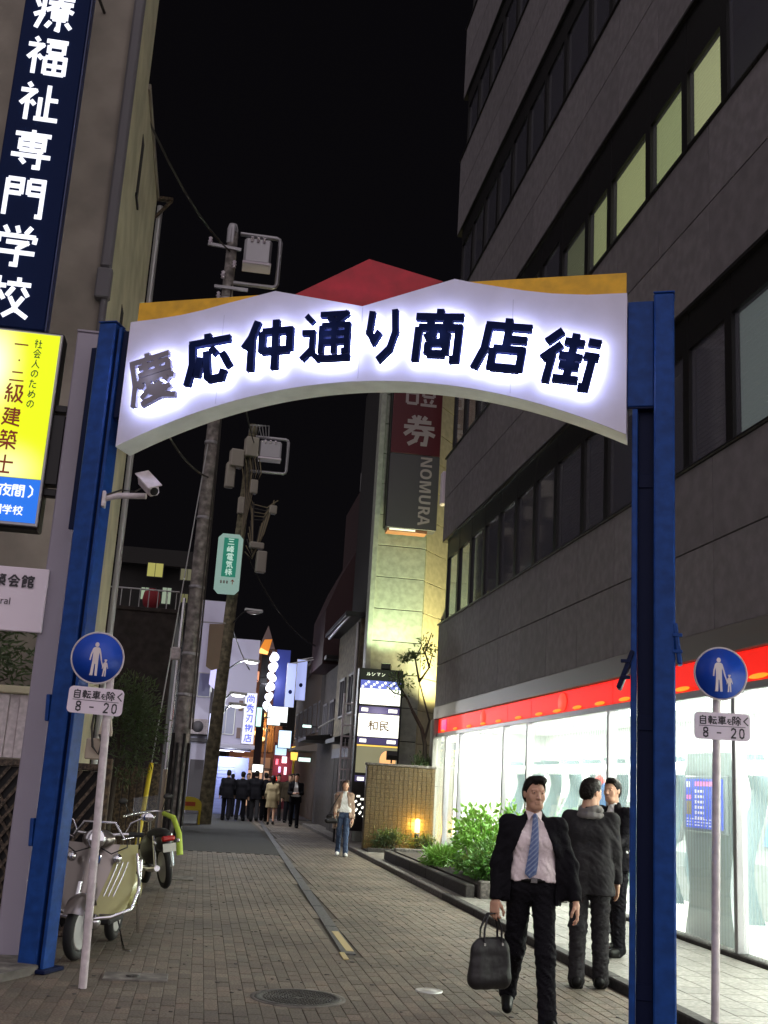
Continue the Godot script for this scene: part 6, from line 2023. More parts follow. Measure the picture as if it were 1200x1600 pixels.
	for q in [[Vector3(-0.05, 12.25, 0.2), Vector3(0.46, 0.62, 0.4)], [Vector3(0.42, 12.7, 0.2), Vector3(0.45, 0.7, 0.4)], [Vector3(-0.22, 11.65, 0.15), Vector3(0.30, 0.9, 0.3)], [Vector3(1.10, 8.7, 0.15), Vector3(0.34, 0.75, 0.25)], [Vector3(0.62, 11.3, 0.2), Vector3(0.26, 0.5, 0.25)], [Vector3(0.9, 9.25, 0.2), Vector3(0.5, 0.22, 0.2)], [Vector3(1.35, 10.55, 0.2), Vector3(0.26, 0.30, 0.2)], [Vector3(0.25, 10.6, 0.2), Vector3(0.22, 0.6, 0.2)]]:
		st = S()
		box(st, q[0], q[1], Basis(Vector3.UP, 0.2), 0.03)
		obj("cable_box", st, M.cable_box, pb)
	for k in 14:
		st = S()
		var a := Vector3(0.30 + 0.03 * k, 11.4 - 0.1 * k, 0.15)
		var c := Vector3(1.5 - 0.05 * k, 10.9 - 0.06 * k, 0.2)
		if k > 4:
			c = Vector3(1.62 - 0.05 * k, 10.9 - 0.12 * (k - 5), 0.2)
			a = Vector3(0.42 + 0.02 * k, 9.0 + 0.22 * (k - 5), 0.2)
		tube(st, [a, a.lerp(c, 0.3) + Vector3(0, -0.55 - 0.05 * k, 0), a.lerp(c, 0.7) + Vector3(0, -0.45 - 0.04 * k, 0.05), c], 0.022, 6)
		obj("cable_loop", st, M.cable if k % 3 == 1 else M.cable_tan, pb)
	for k in 9:
		st = S()
		tube(st, [Vector3(0.0 + 0.085 * k, 12.6, 0.25), Vector3(0.2 + 0.08 * k, 11.8, 0.3), Vector3(0.35 + 0.03 * k, 11.0, 0.25), Vector3(0.36, 9.5, 0.2)], 0.02, 5)
		obj("riser_cable", st, M.cable if k % 2 else M.cable_tan, pb)
	for k in 4:
		st = S()
		tube(st, [Vector3(0.25 + 0.1 * k, 12.9, 0.2), Vector3(0.3 + 0.12 * k, 13.5, 0.25), Vector3(0.6 + 0.12 * k, 13.55, 0.25), Vector3(0.75 + 0.08 * k, 13.1, 0.2)], 0.02, 5)
		obj("top_cable", st, M.steel, pb)
	# street lamps on arms
	var lampglow := glow("street_lamp_glow", Vector3(1.0, 1.0, 0.92), 3.0)
	for q in [[Vector3(0.25, 4.95, 0.1), Vector3(1.05, 5.62, -3.4), true, "lit street lamp on a long arm, highest of the lit ones on the second pole"], [Vector3(0.22, 3.9, 0.1), Vector3(0.62, 4.25, -1.2), true, "lit street lamp on a short arm on the second pole, below the long-armed one"], [Vector3(0.2, 3.4, 0.1), Vector3(0.62, 3.86, -0.8), true, "lowest lit street lamp on the second pole with a curved arm"], [Vector3(0.3, 6.5, 0.1), Vector3(0.85, 6.95, 0.2), false, "unlit grey street lamp just under the green sign"]]:
		var l := thing("street_lamp", q[3], "street lamp", Vector3(0.22, 0, -37.6), 0.0, "street lamps on the second pole")
		st = S()
		var tipp: Vector3 = q[1]
		tube(st, [q[0], (q[0] as Vector3).lerp(tipp, 0.6) + Vector3(0, 0.12, 0), tipp + Vector3(0, 0.08, 0)], 0.03, 8)
		obj("arm", st, M.frame_dark, l)
		st = S()
		box(st, tipp + Vector3(0.15, 0.06, 0), Vector3(0.62, 0.10, 0.22), Basis(Vector3.BACK, -0.04), 0.03)
		obj("lamp_housing", st, M.aluminium, l)
		st = S()
		blob(st, tipp + Vector3(0.15, 0.0, 0), Vector3(0.24, 0.07, 0.10), 14)
		obj("lamp_bowl", st, lampglow if q[2] else M.pole_white, l)
		if q[2]:
			omni(l, tipp + Vector3(0.15, 0.0, 0), Vector3(0.92, 0.95, 1.0), 9.0, 0.06)
	# green shop sign on the second pole
	var gs := thing("green_pole_sign", "pale green rounded pole sign with white characters and an arrow", "sign", Vector3(0.235, 7.47, -37.2))
	st = S()
	var gp := Transform3D(Basis.IDENTITY, Vector3(0.0, 1.03, 0))
	var rp := PackedVector2Array()
	for v in [[-0.42, -0.88], [-0.28, -1.03], [0.28, -1.03], [0.42, -0.88], [0.42, 0.88], [0.28, 1.03], [-0.28, 1.03], [-0.42, 0.88]]:
		rp.append(Vector2(v[0], v[1]))
	prism(st, rp, -0.12, 0.0, gp)
	var board := obj("sign_board", st, glow("sign_pale_green", Vector3(0.30, 0.46, 0.40), 0.62), gs)
	obj("sign_panel", bx(Vector3(-0.22, 0.58, 0.002), Vector3(0.26, 1.92, 0.012)), glow("sign_deep_green", Vector3(0.015, 0.20, 0.13), 0.75), board)
	st = S()
	text_column(st, "三峰電気株", Vector3(0.02, 1.79, 0.016), 0.24, 0.262, 0.14)
	obj("lettering", st, glow("sign_letter_mint", Vector3(0.5, 0.7, 0.6), 0.75), board)
	st = S()
	glyph(st, "↑", 0.14, Transform3D(Basis.from_scale(Vector3(0.17, 0.19, 0.2)), Vector3(0.18, 0.40, 0.006)))
	obj("arrow_mark", st, M.ink_red, board)
	st = S()
	for k in 3:
		box(st, Vector3(-0.20 + 0.1 * k, 0.40, 0.004), Vector3(0.05, 0.10, 0.006))
	obj("lettering", st, mat("ink_faint", Vector3(0.25, 0.2, 0.17), 0.7), board)
	st = S()
	bar(st, Vector3(0.0, 0.4, -0.2), Vector3(0.35, 0.4, -0.35), 0.05, 0.05)
	bar(st, Vector3(0.0, 1.7, -0.2), Vector3(0.35, 1.7, -0.35), 0.05, 0.05)
	obj("sign_bracket", st, M.steel, gs)
	# yellow barrier
	var yb := thing("yellow_barrier", "yellow arched plastic street barrier at the foot of the second pole", "barrier", Vector3(-0.30, 0, -36.9))
	st = S()
	var pts := PackedVector2Array()
	for i in 9:
		var a := PI * (8 - i) / 8.0
		pts.append(Vector2(cos(a) * 0.40, 0.62 + sin(a) * 0.22))
	pts.append(Vector2(0.40, 0.42))
	pts.append(Vector2(-0.40, 0.42))
	prism(st, pts, -0.04, 0.04, Transform3D.IDENTITY)
	obj("board", st, M.yellow_plastic, yb)
	obj("warning_print", bx(Vector3(-0.2, 0.55, 0.041), Vector3(0.2, 0.68, 0.046)), M.ink_red, yb)
	for x in [-0.36, 0.36]:
		st = S()
		tube(st, [Vector3(x, 0.45, 0), Vector3(x, 0, 0.0)], 0.035, 8)
		obj("leg", st, M.yellow_plastic, yb)
	# overhead cables
	var n := 0
	for q in [[Vector3(-0.5, 13.9, -25), Vector3(-3.2, 12.2, -9), 1.0, "cable running from the nearer pole back over the school"], [Vector3(-0.45, 8.2, -25.0), Vector3(-2.0, 9.1, -19.6), 0.5, "cable from the nearer pole to the school's back downpipe"], [Vector3(0.8, 9.0, -37.6), Vector3(4.3, 6.4, -42), 0.7, "sagging cable from the second pole to the dark red building"], [Vector3(0.75, 12.9, -37.6), Vector3(-0.4, 13.0, -25.0), 0.5, "cable between the two utility poles"], [Vector3(0.6, 6.3, -37.6), Vector3(3.2, 6.6, -62), 0.6, "cable running up the street from the second pole"], [Vector3(4.22, 5.6, -33.0), Vector3(5.2, 3.9, -30.0), 0.15, "cable from the old house to the tenant signs"]]:
		st = S()
		var pl := []
		for i in 13:
			var u := i / 12.0
			pl.append((q[0] as Vector3).lerp(q[1], u) + Vector3(0, -4.0 * q[2] * u * (1.0 - u), 0))
		tube(st, pl, 0.022, 6)
		tag(obj("overhead_cable", st, M.cable), q[3], "cable", "overhead cables")
		n += 1

func frame_unit(p: Node3D, at: Vector3, w: float, h: float) -> void:
	# square tube frame with a transformer box inside
	var st := S()
	var r := 0.055
	tube(st, [at + Vector3(0.0, h, 0), at + Vector3(w - 0.1, h, 0), at + Vector3(w - 0.03, h - 0.03, 0), at + Vector3(w, h - 0.1, 0), at + Vector3(w, 0.1, 0), at + Vector3(w - 0.03, 0.03, 0), at + Vector3(w - 0.1, 0, 0), at + Vector3(-0.1, 0, 0)], r, 8)
	obj("frame", st, M.steel, p)
	st = S()
	box(st, at + Vector3(w * 0.46, h * 0.62, 0.0), Vector3(w * 0.68, h * 0.52, 0.45), Basis.IDENTITY, 0.06)
	var t := obj("transformer", st, M.steel, p)
	st = S()
	box(st, at + Vector3(w * 0.46, h * 0.36, 0.02), Vector3(w * 0.70, h * 0.05, 0.5), Basis.IDENTITY, 0.01)
	for k in 3:
		tube(st, [at + Vector3(w * (0.3 + 0.15 * k), h * 0.80, 0.23), at + Vector3(w * (0.3 + 0.15 * k), h * 0.86, 0.30)], 0.035, 8)
	obj("bushing", st, M.sign_white, t)

# ------------------------------------------------------------------ the bright far end of the street

func far_street() -> void:
	var wb := thing("white_shop_building", "white-painted shop building lit blue-white at the far left of the street", "building", Vector3(0.0, 0, -46.5))
	var ww := mat("far_white", Vector3(0.66, 0.64, 0.80), 0.7)
	obj("wall", bx(Vector3(-0.7, 2.75, -7), Vector3(1.9, 7.1, 0)), ww, wb)
	obj("upper_wall", bx(Vector3(-0.7, 7.103, -7), Vector3(0.4, 8.6, 0)), ww, wb)
	obj("side_wall", bx(Vector3(-0.7, 0, -7), Vector3(0.45, 2.747, -0.01)), ww, wb)
	obj("shutter", bx(Vector3(0.45, 0, -1.2), Vector3(1.9, 2.3, -1.1)), mat("shutter_blue", Vector3(0.30, 0.34, 0.62), 0.5), wb)
	for k in 16:
		obj("shutter_slat", bx(Vector3(0.5, 0.05 + 0.14 * k, -1.099), Vector3(1.35, 0.17 + 0.14 * k, -1.075), 0.01), M.shutter_blue, wb)
	obj("shop_ceiling", bx(Vector3(0.45, 2.55, -1.1), Vector3(1.9, 2.747, 0)), ww, wb)
	obj("canopy", bx(Vector3(0.3, 2.62, 0.003), Vector3(2.0, 2.78, 0.9), 0.02), ww, wb)
	var tube_glow := glow("shop_tube_light", Vector3(0.86, 0.90, 1.0), 3.5)
	for x in [0.62, 1.22]:
		obj("ceiling_light", bx(Vector3(x, 2.52, -0.7), Vector3(x + 0.42, 2.549, -0.2)), tube_glow, wb)
	omni(wb, Vector3(1.1, 2.3, -0.4), Vector3(0.86, 0.9, 1.0), 2.0, 0.2)
	var wn := obj("window", bx(Vector3(0.42, 3.15, 0.002), Vector3(1.15, 4.35, 0.05), 0.01), M.aluminium, wb)
	for k in 2:
		obj("pane", bx(Vector3(0.46 + 0.33 * k, 3.2, 0.051), Vector3(0.77 + 0.33 * k, 4.3, 0.058)), mat("shaded_pane", Vector3(0.20, 0.21, 0.36), 0.3) if k == 0 else M.shaded_pane, wn)
	for y in [3.05, 4.15]:
		obj("wall_vent", bx(Vector3(1.25, y, 0.002), Vector3(1.42, y + 0.42, 0.06), 0.01), mat("vent_brown", Vector3(0.28, 0.2, 0.18), 0.7) if y < 4.0 else M.vent_brown, wb)
	var vs := thing("blue_lettered_sign", "white lit vertical sign with blue characters on the white shop building", "sign", Vector3(1.70, 2.85, -46.2))
	obj("frame", bx(Vector3(-0.25, -0.03, -0.12), Vector3(0.27, 2.05, 0.0), 0.01), M.aluminium, vs)
	obj("sign_face", bx(Vector3(-0.22, 0, 0.001), Vector3(0.24, 2.02, 0.012)), glow("sign_face_lilac", Vector3(0.80, 0.80, 1.0), 1.0), vs)
	var st := S()
	text_column(st, "尚秀刃物店", Vector3(0.01, 1.80, 0.016), 0.33, 0.395, 0.12)
	obj("lettering", st, glow("sign_letter_blue", Vector3(0.12, 0.16, 0.80), 0.8), vs)
	var ls := thing("lit_wall_banner", "bright lilac lit banner panel high between the two utility poles", "sign", Vector3(-0.05, 5.0, -44.5))
	st = S()
	prism(st, PackedVector2Array([Vector2(0.0, 0.0), Vector2(0.62, -0.5), Vector2(0.75, 1.9), Vector2(0.1, 2.3)]), -0.06, 0.0, Transform3D.IDENTITY)
	obj("sign_face", st, glow("sign_lilac_glow", Vector3(0.62, 0.58, 0.95), 0.8), ls)
	obj("frame", bx(Vector3(0.06, -0.3, -0.16), Vector3(0.14, 2.3, -0.061)), M.aluminium, ls)
	# column of glowing round letters
	var cs := thing("glowing_column_sign", "tall column of six blurred white glowing letters down the street", "sign", Vector3(3.20, 5.0, -60))
	obj("sign_back", bx(Vector3(0.22, -0.1, -0.3), Vector3(0.95, 3.3, -0.15), 0.01), glow("sign_back_blue", Vector3(0.03, 0.05, 0.30), 0.35), cs)
	obj("sign_post", bx(Vector3(-0.05, -5.0, -0.14), Vector3(0.05, 3.2, -0.06)), M.steel, cs)
	var lg := glow("sign_letter_bright", Vector3(0.86, 0.88, 1.0), 2.2)
	var shapes := [[0.24, 0.26], [0.25, 0.26], [0.24, 0.25], [0.23, 0.25], [0.20, 0.22], [0.25, 0.28]]
	for k in 6:
		st = S()
		for i in 3:
			blob(st, Vector3(0.07 * (i - 1) - 0.03 * k + 0.08, 2.85 - 0.53 * k + 0.07 * ((i * 2 + k) % 3 - 1), 0.02 * i), Vector3(shapes[k][0] * 0.8, shapes[k][1] * 0.82, 0.05), 12)
		obj("sign_letter", st, lg, cs)
	omni(cs, Vector3(0, 1.5, 0.6), Vector3(0.86, 0.88, 1.0), 3.0, 0.3)
	var ws := thing("white_box_sign", "blank bright white box sign below the glowing letter column", "sign", Vector3(3.15, 4.3, -59.4))
	obj("sign_face", bx(Vector3(0.0, 0.12, 0), Vector3(1.02, 0.9, 0.08), 0.01), glow("sign_face_white", Vector3(0.95, 1.0, 1.0), 2.0), ws)
	obj("sign_face", bx(Vector3(0.0, -0.05, 0), Vector3(0.66, 0.118, 0.08), 0.01), M.sign_face_white, ws)
	obj("frame", bx(Vector3(-0.04, -0.08, -0.2), Vector3(1.06, 0.93, -0.003)), M.frame_dark, ws)
	# warm restaurant front
	var rs := thing("warm_restaurant", "restaurant front glowing orange with round bulbs at the end of the street", "building", Vector3(3.0, 0, -63))
	var wood := mat("restaurant_wood", Vector3(0.20, 0.10, 0.035), 0.7)
	obj("wall", bx(Vector3(-1.6, 0, -8), Vector3(1.2, 8.6, 0)), mat("restaurant_wall", Vector3(0.13, 0.06, 0.04), 0.85), rs)
	for k in 11:
		obj("board", bx(Vector3(-0.75 + 0.14 * k, 2.9, 0.004), Vector3(-0.63 + 0.14 * k, 5.4, 0.04), 0.008), wood, rs)
	obj("counter_cloth", bx(Vector3(-0.9, 1.95, 0.05), Vector3(0.7, 2.6, 0.09), 0.01), mat("noren_cream", Vector3(0.45, 0.30, 0.22), 0.8), rs)
	obj("lit_doorway", bx(Vector3(-0.85, 0.0, 0.01), Vector3(0.65, 1.9, 0.04)), glow("window_doorway_glow", Vector3(0.9, 0.55, 0.35), 0.6), rs)
	var bulb := glow("bulb_amber", Vector3(1.0, 0.66, 0.26), 2.2)
	for q in [[-0.45, 4.85, 0.17], [0.02, 4.9, 0.19], [-0.3, 3.9, 0.12], [0.15, 3.6, 0.12], [-0.08, 3.4, 0.13], [0.33, 4.1, 0.08], [0.12, 4.15, 0.07], [-0.52, 6.05, 0.11]]:
		st = S()
		blob(st, Vector3(q[0], q[1], 0.22), Vector3(q[2], q[2], q[2]), 12)
		obj("lamp_bulb", st, bulb, rs)
	omni(rs, Vector3(0, 4.1, 0.8), Vector3(1.0, 0.6, 0.25), 3.5, 0.2)
	var rg := thing("red_pink_shopfront", "small shopfront with red and pink lights right of the restaurant", "shopfront", Vector3(4.1, 0, -60.5))
	obj("wall", bx(Vector3(-0.4, 0, -0.4), Vector3(0.9, 3.4, 0)), mat("shop_maroon", Vector3(0.10, 0.02, 0.03), 0.8), rg)
	for q in [[-0.28, 2.25, 0.14, 0.30, Vector3(1.0, 0.18, 0.25), 1.3], [0.05, 2.35, 0.26, 0.34, Vector3(1.0, 0.70, 0.75), 1.8], [-0.1, 1.85, 0.12, 0.3, Vector3(0.6, 0.55, 1.0), 1.4], [0.2, 1.75, 0.14, 0.4, Vector3(1.0, 0.75, 0.85), 1.4], [-0.32, 1.45, 0.3, 0.16, Vector3(1.0, 0.06, 0.03), 1.4], [-0.35, 2.75, 0.6, 0.5, Vector3(0.45, 0.75, 0.95), 1.1]]:
		obj("sign_panel", bx(Vector3(q[0], q[1], 0.004), Vector3(q[0] + q[2], q[1] + q[3], 0.06), 0.02), glow("sign_glow_%d" % int(q[0] * 100 + q[1] * 1000), q[4], q[5]), rg)
	omni(rg, Vector3(0, 2.2, 0.6), Vector3(1.0, 0.35, 0.4), 1.2, 0.2)
	# more small lit shop signs on both sides
	var lights := [
		[1.98, 3.55, -45.9, 0.20, 0.75, Vector3(0.55, 0.95, 0.85), 1.3, "small pale green lit sign low beside the blue-lettered sign"],
		[2.02, 1.75, -46.4, 0.42, 0.30, Vector3(1.0, 1.0, 0.9), 2.2, "small white glowing sign at head height beside the white shop"],
		[3.66, 3.05, -57.0, 0.62, 0.85, Vector3(0.62, 0.80, 1.0), 1.5, "pale blue lit box sign above the red and pink shopfront"],
		[4.02, 5.35, -55.0, 0.16, 1.7, Vector3(0.45, 0.70, 0.95), 1.1, "tall thin blue-lit sign beside the glowing letter column"],
		[3.95, 2.30, -47.5, 0.50, 0.16, Vector3(0.75, 0.95, 0.85), 1.4, "thin greenish shop light under a right-hand awning"],
		[3.72, 3.55, -44.0, 0.34, 0.10, Vector3(0.70, 0.95, 0.88), 1.6, "small bright greenish lamp strip above a right-hand awning"],
		[2.28, 6.3, -58.0, 0.18, 0.55, Vector3(1.0, 0.42, 0.22), 0.9, "small orange lit sign high to the left of the letter column"],
		[0.10, 2.35, -44.2, 0.14, 1.5, Vector3(0.70, 0.72, 1.0), 1.2, "slim lilac lit sign on the wall behind the second pole"],
	]
	for q in lights:
		var sg := thing("lit_shop_sign", q[7], "sign", Vector3(q[0], q[1], q[2]), 0.0, "small lit shop signs down the street")
		obj("frame", bx(Vector3(-0.03, -0.03, -0.12), Vector3(q[3] + 0.03, q[4] + 0.03, -0.003)), M.frame_dark, sg)
		obj("sign_face", bx(Vector3(0, 0, 0), Vector3(q[3], q[4], 0.03), 0.008), glow("sign_small_%d" % int(q[1] * 100), q[5], q[6]), sg)
		obj("sign_arm", bx(Vector3(q[3] + 0.031, q[4] * 0.5 - 0.02, -0.1), Vector3(q[3] + 0.4, q[4] * 0.5 + 0.02, -0.06)), M.frame_dark, sg)
	# pipes, a cooler and a dark doorway on the white shop building
	var ac := thing("air_conditioner", "grey air conditioner unit on the white shop building's wall", "air conditioner", Vector3(-0.25, 3.1, -46.3))
	obj("case", bx(Vector3(-0.4, 0, -0.19), Vector3(0.4, 0.6, 0.12), 0.02), M.pole_white, ac)
	st = S()
	lathe(st, [Vector2(0.23, 0), Vector2(0.23, 0.012), Vector2(0.0, 0.012)], Transform3D(Basis(Vector3.RIGHT, PI / 2), Vector3(-0.08, 0.3, 0.121)), 18)
	obj("fan_grille", st, M.pipe_grey, ac)
	obj("bracket", bx(Vector3(-0.38, -0.05, -0.19), Vector3(0.38, -0.003, 0.10)), M.frame_dark, ac)
	for x in [-0.62, 0.12]:
		st = S()
		tube(st, [Vector3(x, 7.0, 0.06), Vector3(x, 0.1, 0.06)], 0.05, 8)
		obj("downpipe", st, M.pipe_grey, wb)
	obj("side_door", bx(Vector3(-0.5, 0.02, 0.0), Vector3(0.05, 2.1, 0.03), 0.01), M.pipe_grey, wb)
	obj("wall_ledge", bx(Vector3(-0.72, 2.80, 0.002), Vector3(0.29, 2.95, 0.12), 0.01), M.pipe_grey, wb)
	var w2 := obj("window", bx(Vector3(-0.5, 4.6, 0.002), Vector3(0.05, 5.6, 0.05), 0.01), M.aluminium, wb)
	obj("pane", bx(Vector3(-0.46, 4.64, 0.051), Vector3(0.01, 5.56, 0.058)), M.shaded_pane, w2)
	var cn := thing("lit_gable_roof", "small steep gable lit orange from below, high above the street's end", "roof", Vector3(2.75, 8.0, -60.5))
	st = S()
	prism(st, PackedVector2Array([Vector2(-0.42, 0.1), Vector2(0.1, 1.6), Vector2(0.55, 0.35), Vector2(0.2, 0.3)]), -0.8, 0.0, Transform3D.IDENTITY)
	obj("gable", st, mat("gable_grey", Vector3(0.16, 0.11, 0.10), 0.8), cn)
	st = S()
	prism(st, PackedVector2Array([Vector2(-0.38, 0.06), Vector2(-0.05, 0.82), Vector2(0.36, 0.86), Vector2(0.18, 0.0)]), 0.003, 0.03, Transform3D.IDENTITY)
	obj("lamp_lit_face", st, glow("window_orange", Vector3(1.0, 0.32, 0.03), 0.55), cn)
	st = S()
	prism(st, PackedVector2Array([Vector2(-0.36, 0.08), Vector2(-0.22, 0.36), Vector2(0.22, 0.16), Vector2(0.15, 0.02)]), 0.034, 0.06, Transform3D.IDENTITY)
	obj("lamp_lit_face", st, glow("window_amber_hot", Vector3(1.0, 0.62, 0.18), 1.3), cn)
	obj("support", bx(Vector3(-0.1, -8.0, -0.7), Vector3(0.3, 0.3, -0.4)), M.frame_dark, cn)
	var bb := thing("far_dark_block", "dark block closing the view at the end of the street", "building", Vector3(3.5, 0, -75))
	obj("wall", bx(Vector3(-9, 0, -10), Vector3(10, 9.0, 0)), M.far_wall, bb)
	obj("awning", bx(Vector3(-1.5, 8.4, 0.003), Vector3(2.6, 8.7, 3.0)), M.restaurant_wall, bb)

# ------------------------------------------------------------------ the parked two-wheelers

func wheel(t: Node3D, at: Vector3, r: float, turn := 0.0, called := "wheel") -> void:
	var b := Basis(Vector3.UP, turn)
	var st := S()
	var pts := []
	for i in 28:
		var a := TAU * i / 28
		pts.append(at + b * Vector3(0, cos(a) * (r - 0.045), sin(a) * (r - 0.045)))
	tube(st, pts, 0.045, 10, -1.0, true)
	var w := obj(called, st, M.black_rubber, t)
	st = S()
	lathe(st, [Vector2(0.03, -0.04), Vector2(r - 0.10, -0.03), Vector2(r - 0.085, -0.035), Vector2(r - 0.085, 0.035), Vector2(r - 0.10, 0.03), Vector2(0.03, 0.04), Vector2(0.0, 0.045)], Transform3D(b * Basis(Vector3.BACK, -PI / 2), at), 24)
	obj("rim", st, M.aluminium, w)

func sheet(st: SurfaceTool, f: Callable, nu: int, nv: int, thick: float) -> void:
	# a bent sheet given a thickness
	smooth = smooth % 28 + 1
	var g := []
	var gn := []
	for i in nu + 1:
		for j in nv + 1:
			var u := float(i) / nu
			var v := float(j) / nv
			var p: Vector3 = f.call(u, v)
			var du: Vector3 = (f.call(u + 0.01, v) as Vector3) - (f.call(u - 0.01, v) as Vector3)
			var dv: Vector3 = (f.call(u, v + 0.01) as Vector3) - (f.call(u, v - 0.01) as Vector3)
			g.append(p)
			gn.append(du.cross(dv).normalized())
	for i in nu:
		for j in nv:
			var k := [i * (nv + 1) + j, (i + 1) * (nv + 1) + j, (i + 1) * (nv + 1) + j + 1, i * (nv + 1) + j + 1]
			for side: float in [0.5, -0.5]:
				st.set_smooth_group(smooth if side > 0.0 else smooth + 1)
				quad(st, g[k[0]] + gn[k[0]] * thick * side, g[k[1]] + gn[k[1]] * thick * side, g[k[2]] + gn[k[2]] * thick * side, g[k[3]] + gn[k[3]] * thick * side, gn[k[0]] * side)
	smooth += 1
	st.set_smooth_group(-1)

func bikes() -> void:
	# retro scooter, nose towards us
	var t := thing("scooter", "cream retro scooter with brown apron and chrome guard bars by the left sign pole", "scooter", Vector3(-0.80, 0, -10.85), -0.17)
	wheel(t, Vector3(0, 0.24, 0.62), 0.24, -0.15, "front_wheel")
	wheel(t, Vector3(0, 0.24, -0.62), 0.24, 0.0, "rear_wheel")
	var st := S()
	for x in [-0.075, 0.075]:
		tube(st, [Vector3(x, 0.24, 0.62), Vector3(x * 0.8, 0.62, 0.50)], 0.022, 8)
	obj("fork", st, M.chrome, t)
	st = S()
	sheet(st, func(u: float, v: float):
		var a := lerpf(-1.0, 1.15, u)
		var w := lerpf(-1.0, 1.0, v)
		return Vector3(w * 0.085, 0.24 + cos(a) * (0.30 - w * w * 0.035), 0.62 - sin(a) * (0.30 - w * w * 0.035)), 14, 6, 0.008)
	obj("front_fender", st, M.pewter, t)
	# apron, rim trim and the cream inner shield
	var apron := func(u: float, v: float):
		var x := lerpf(-1.0, 1.0, u)
		var wide := 0.285 + 0.045 * sin(v * 2.6)
		return Vector3(x * wide, lerpf(0.36, 0.93, v), 0.44 - x * x * 0.13 - v * 0.16)
	st = S()
	sheet(st, apron, 12, 10, 0.014)
	var ap := obj("apron", st, M.pewter, t)
	st = S()
	sheet(st, func(u: float, v: float): return (apron.call(lerpf(lerpf(0.58, 0.80, v), 1.02, u), v) as Vector3) + Vector3(0.006, 0, 0.014), 6, 10, 0.012)
	obj("side_shield", st, M.cream_paint, ap)
	st = S()
	var rim := []
	for i in 11:
		rim.append((apron.call(0.0, 1.0 - i / 10.0) as Vector3))
	for i in 9:
		rim.append((apron.call((i + 1) / 10.0, 0.0) as Vector3))
	for i in 11:
		rim.append((apron.call(1.0, i / 10.0) as Vector3))
	tube(st, rim, 0.014, 8)
	obj("apron_trim", st, M.chrome, ap)
	# chrome guard bars
	st = S()
	tube(st, [Vector3(-0.37, 0.56, 0.26), Vector3(-0.39, 0.42, 0.38), Vector3(-0.24, 0.35, 0.52), Vector3(0.0, 0.32, 0.57), Vector3(0.24, 0.35, 0.52), Vector3(0.38, 0.41, 0.40), Vector3(0.40, 0.56, 0.27), Vector3(0.37, 0.80, 0.16)], 0.017, 8)
	obj("guard_bar", st, M.chrome, t)
	st = S()
	tube(st, [Vector3(0.34, 0.86, 0.22), Vector3(0.40, 0.64, 0.28), Vector3(0.39, 0.36, 0.16), Vector3(0.35, 0.16, -0.12)], 0.015, 8)
	obj("guard_bar", st, M.chrome, t)
	# steering head, bars, lamp and mirrors
	st = S()
	blob(st, Vector3(0, 0.97, 0.28), Vector3(0.15, 0.085, 0.13), 16)
	obj("headset", st, M.pewter, t)
	st = S()
	lathe(st, [Vector2(0.085, 0), Vector2(0.09, 0.03), Vector2(0.082, 0.04), Vector2(0.05, 0.052), Vector2(0, 0.056)], Transform3D(Basis(Vector3.RIGHT, PI / 2 - 0.1), Vector3(0, 0.975, 0.375)), 20)
	obj("headlight", st, M.chrome, t)
	st = S()
	tube(st, [Vector3(-0.36, 1.02, 0.14), Vector3(-0.2, 1.02, 0.23), Vector3(0, 1.0, 0.27), Vector3(0.2, 1.02, 0.23), Vector3(0.36, 1.02, 0.14)], 0.016, 8)
	obj("handlebar", st, M.chrome, t)
	for sg: float in [-1.0, 1.0]:
		st = S()
		tube(st, [Vector3(0.36 * sg, 1.02, 0.14), Vector3(0.24 * sg, 1.02, 0.205)], 0.022, 8)
		obj("grip", st, M.black_rubber, t)
		st = S()
		tube(st, [Vector3(0.22 * sg, 1.03, 0.22), Vector3(0.26 * sg, 1.12, 0.24), Vector3(0.36 * sg, 1.17, 0.22)], 0.009, 6)
		blob(st, Vector3(0.40 * sg, 1.18, 0.22), Vector3(0.065, 0.042, 0.02), 14)
		obj("mirror", st, M.chrome, t)
		st = S()
		blob(st, Vector3(0.20 * sg, 0.82, 0.36), Vector3(0.045, 0.045, 0.05), 12)
		obj("turn_signal", st, M.chrome, t)
		st = S()
		tube(st, [Vector3(0.30 * sg, 1.0, 0.24), Vector3(0.22 * sg, 0.98, 0.33)], 0.008, 6)
		obj("brake_lever", st, M.chrome, t)
	st = S()
	tube(st, [Vector3(-0.22, 1.0, 0.30), Vector3(-0.14, 1.12, 0.32), Vector3(0.14, 1.12, 0.32), Vector3(0.24, 0.98, 0.31)], 0.012, 6)
	obj("front_rail", st, M.chrome, t)
	# chrome strips on the shield, badge plate, cables
	for k in 3:
		st = S()
		var strip := []
		for i in 6:
			strip.append((apron.call(0.70 + 0.06 * k + 0.02 * i, 0.25 + 0.10 * i) as Vector3) + Vector3(0.004, 0, 0.026))
		tube(st, strip, 0.006, 6)
		obj("shield_strip", st, M.chrome, ap)
	st = S()
	box(st, (apron.call(0.5, 0.78) as Vector3) + Vector3(0, 0, 0.02), Vector3(0.10, 0.07, 0.012), Basis(Vector3.RIGHT, -0.28), 0.004)
	obj("badge_plate", st, M.chrome, ap)
	for sg: float in [-1.0, 1.0]:
		st = S()
		tube(st, [Vector3(0.24 * sg, 1.0, 0.24), Vector3(0.28 * sg, 0.92, 0.36), Vector3(0.16 * sg, 0.86, 0.42), Vector3(0.05 * sg, 0.9, 0.36)], 0.006, 6)
		obj("cable", st, M.black_rubber, t)
	# floor, body and seat
	obj("floorboard", bx(Vector3(-0.20, 0.26, -0.15), Vector3(0.20, 0.31, 0.36), 0.02), M.black_rubber, t)
	st = S()
	blob(st, Vector3(0, 0.48, -0.50), Vector3(0.21, 0.26, 0.46), 20)
	obj("body_cowl", st, M.cream_paint, t)
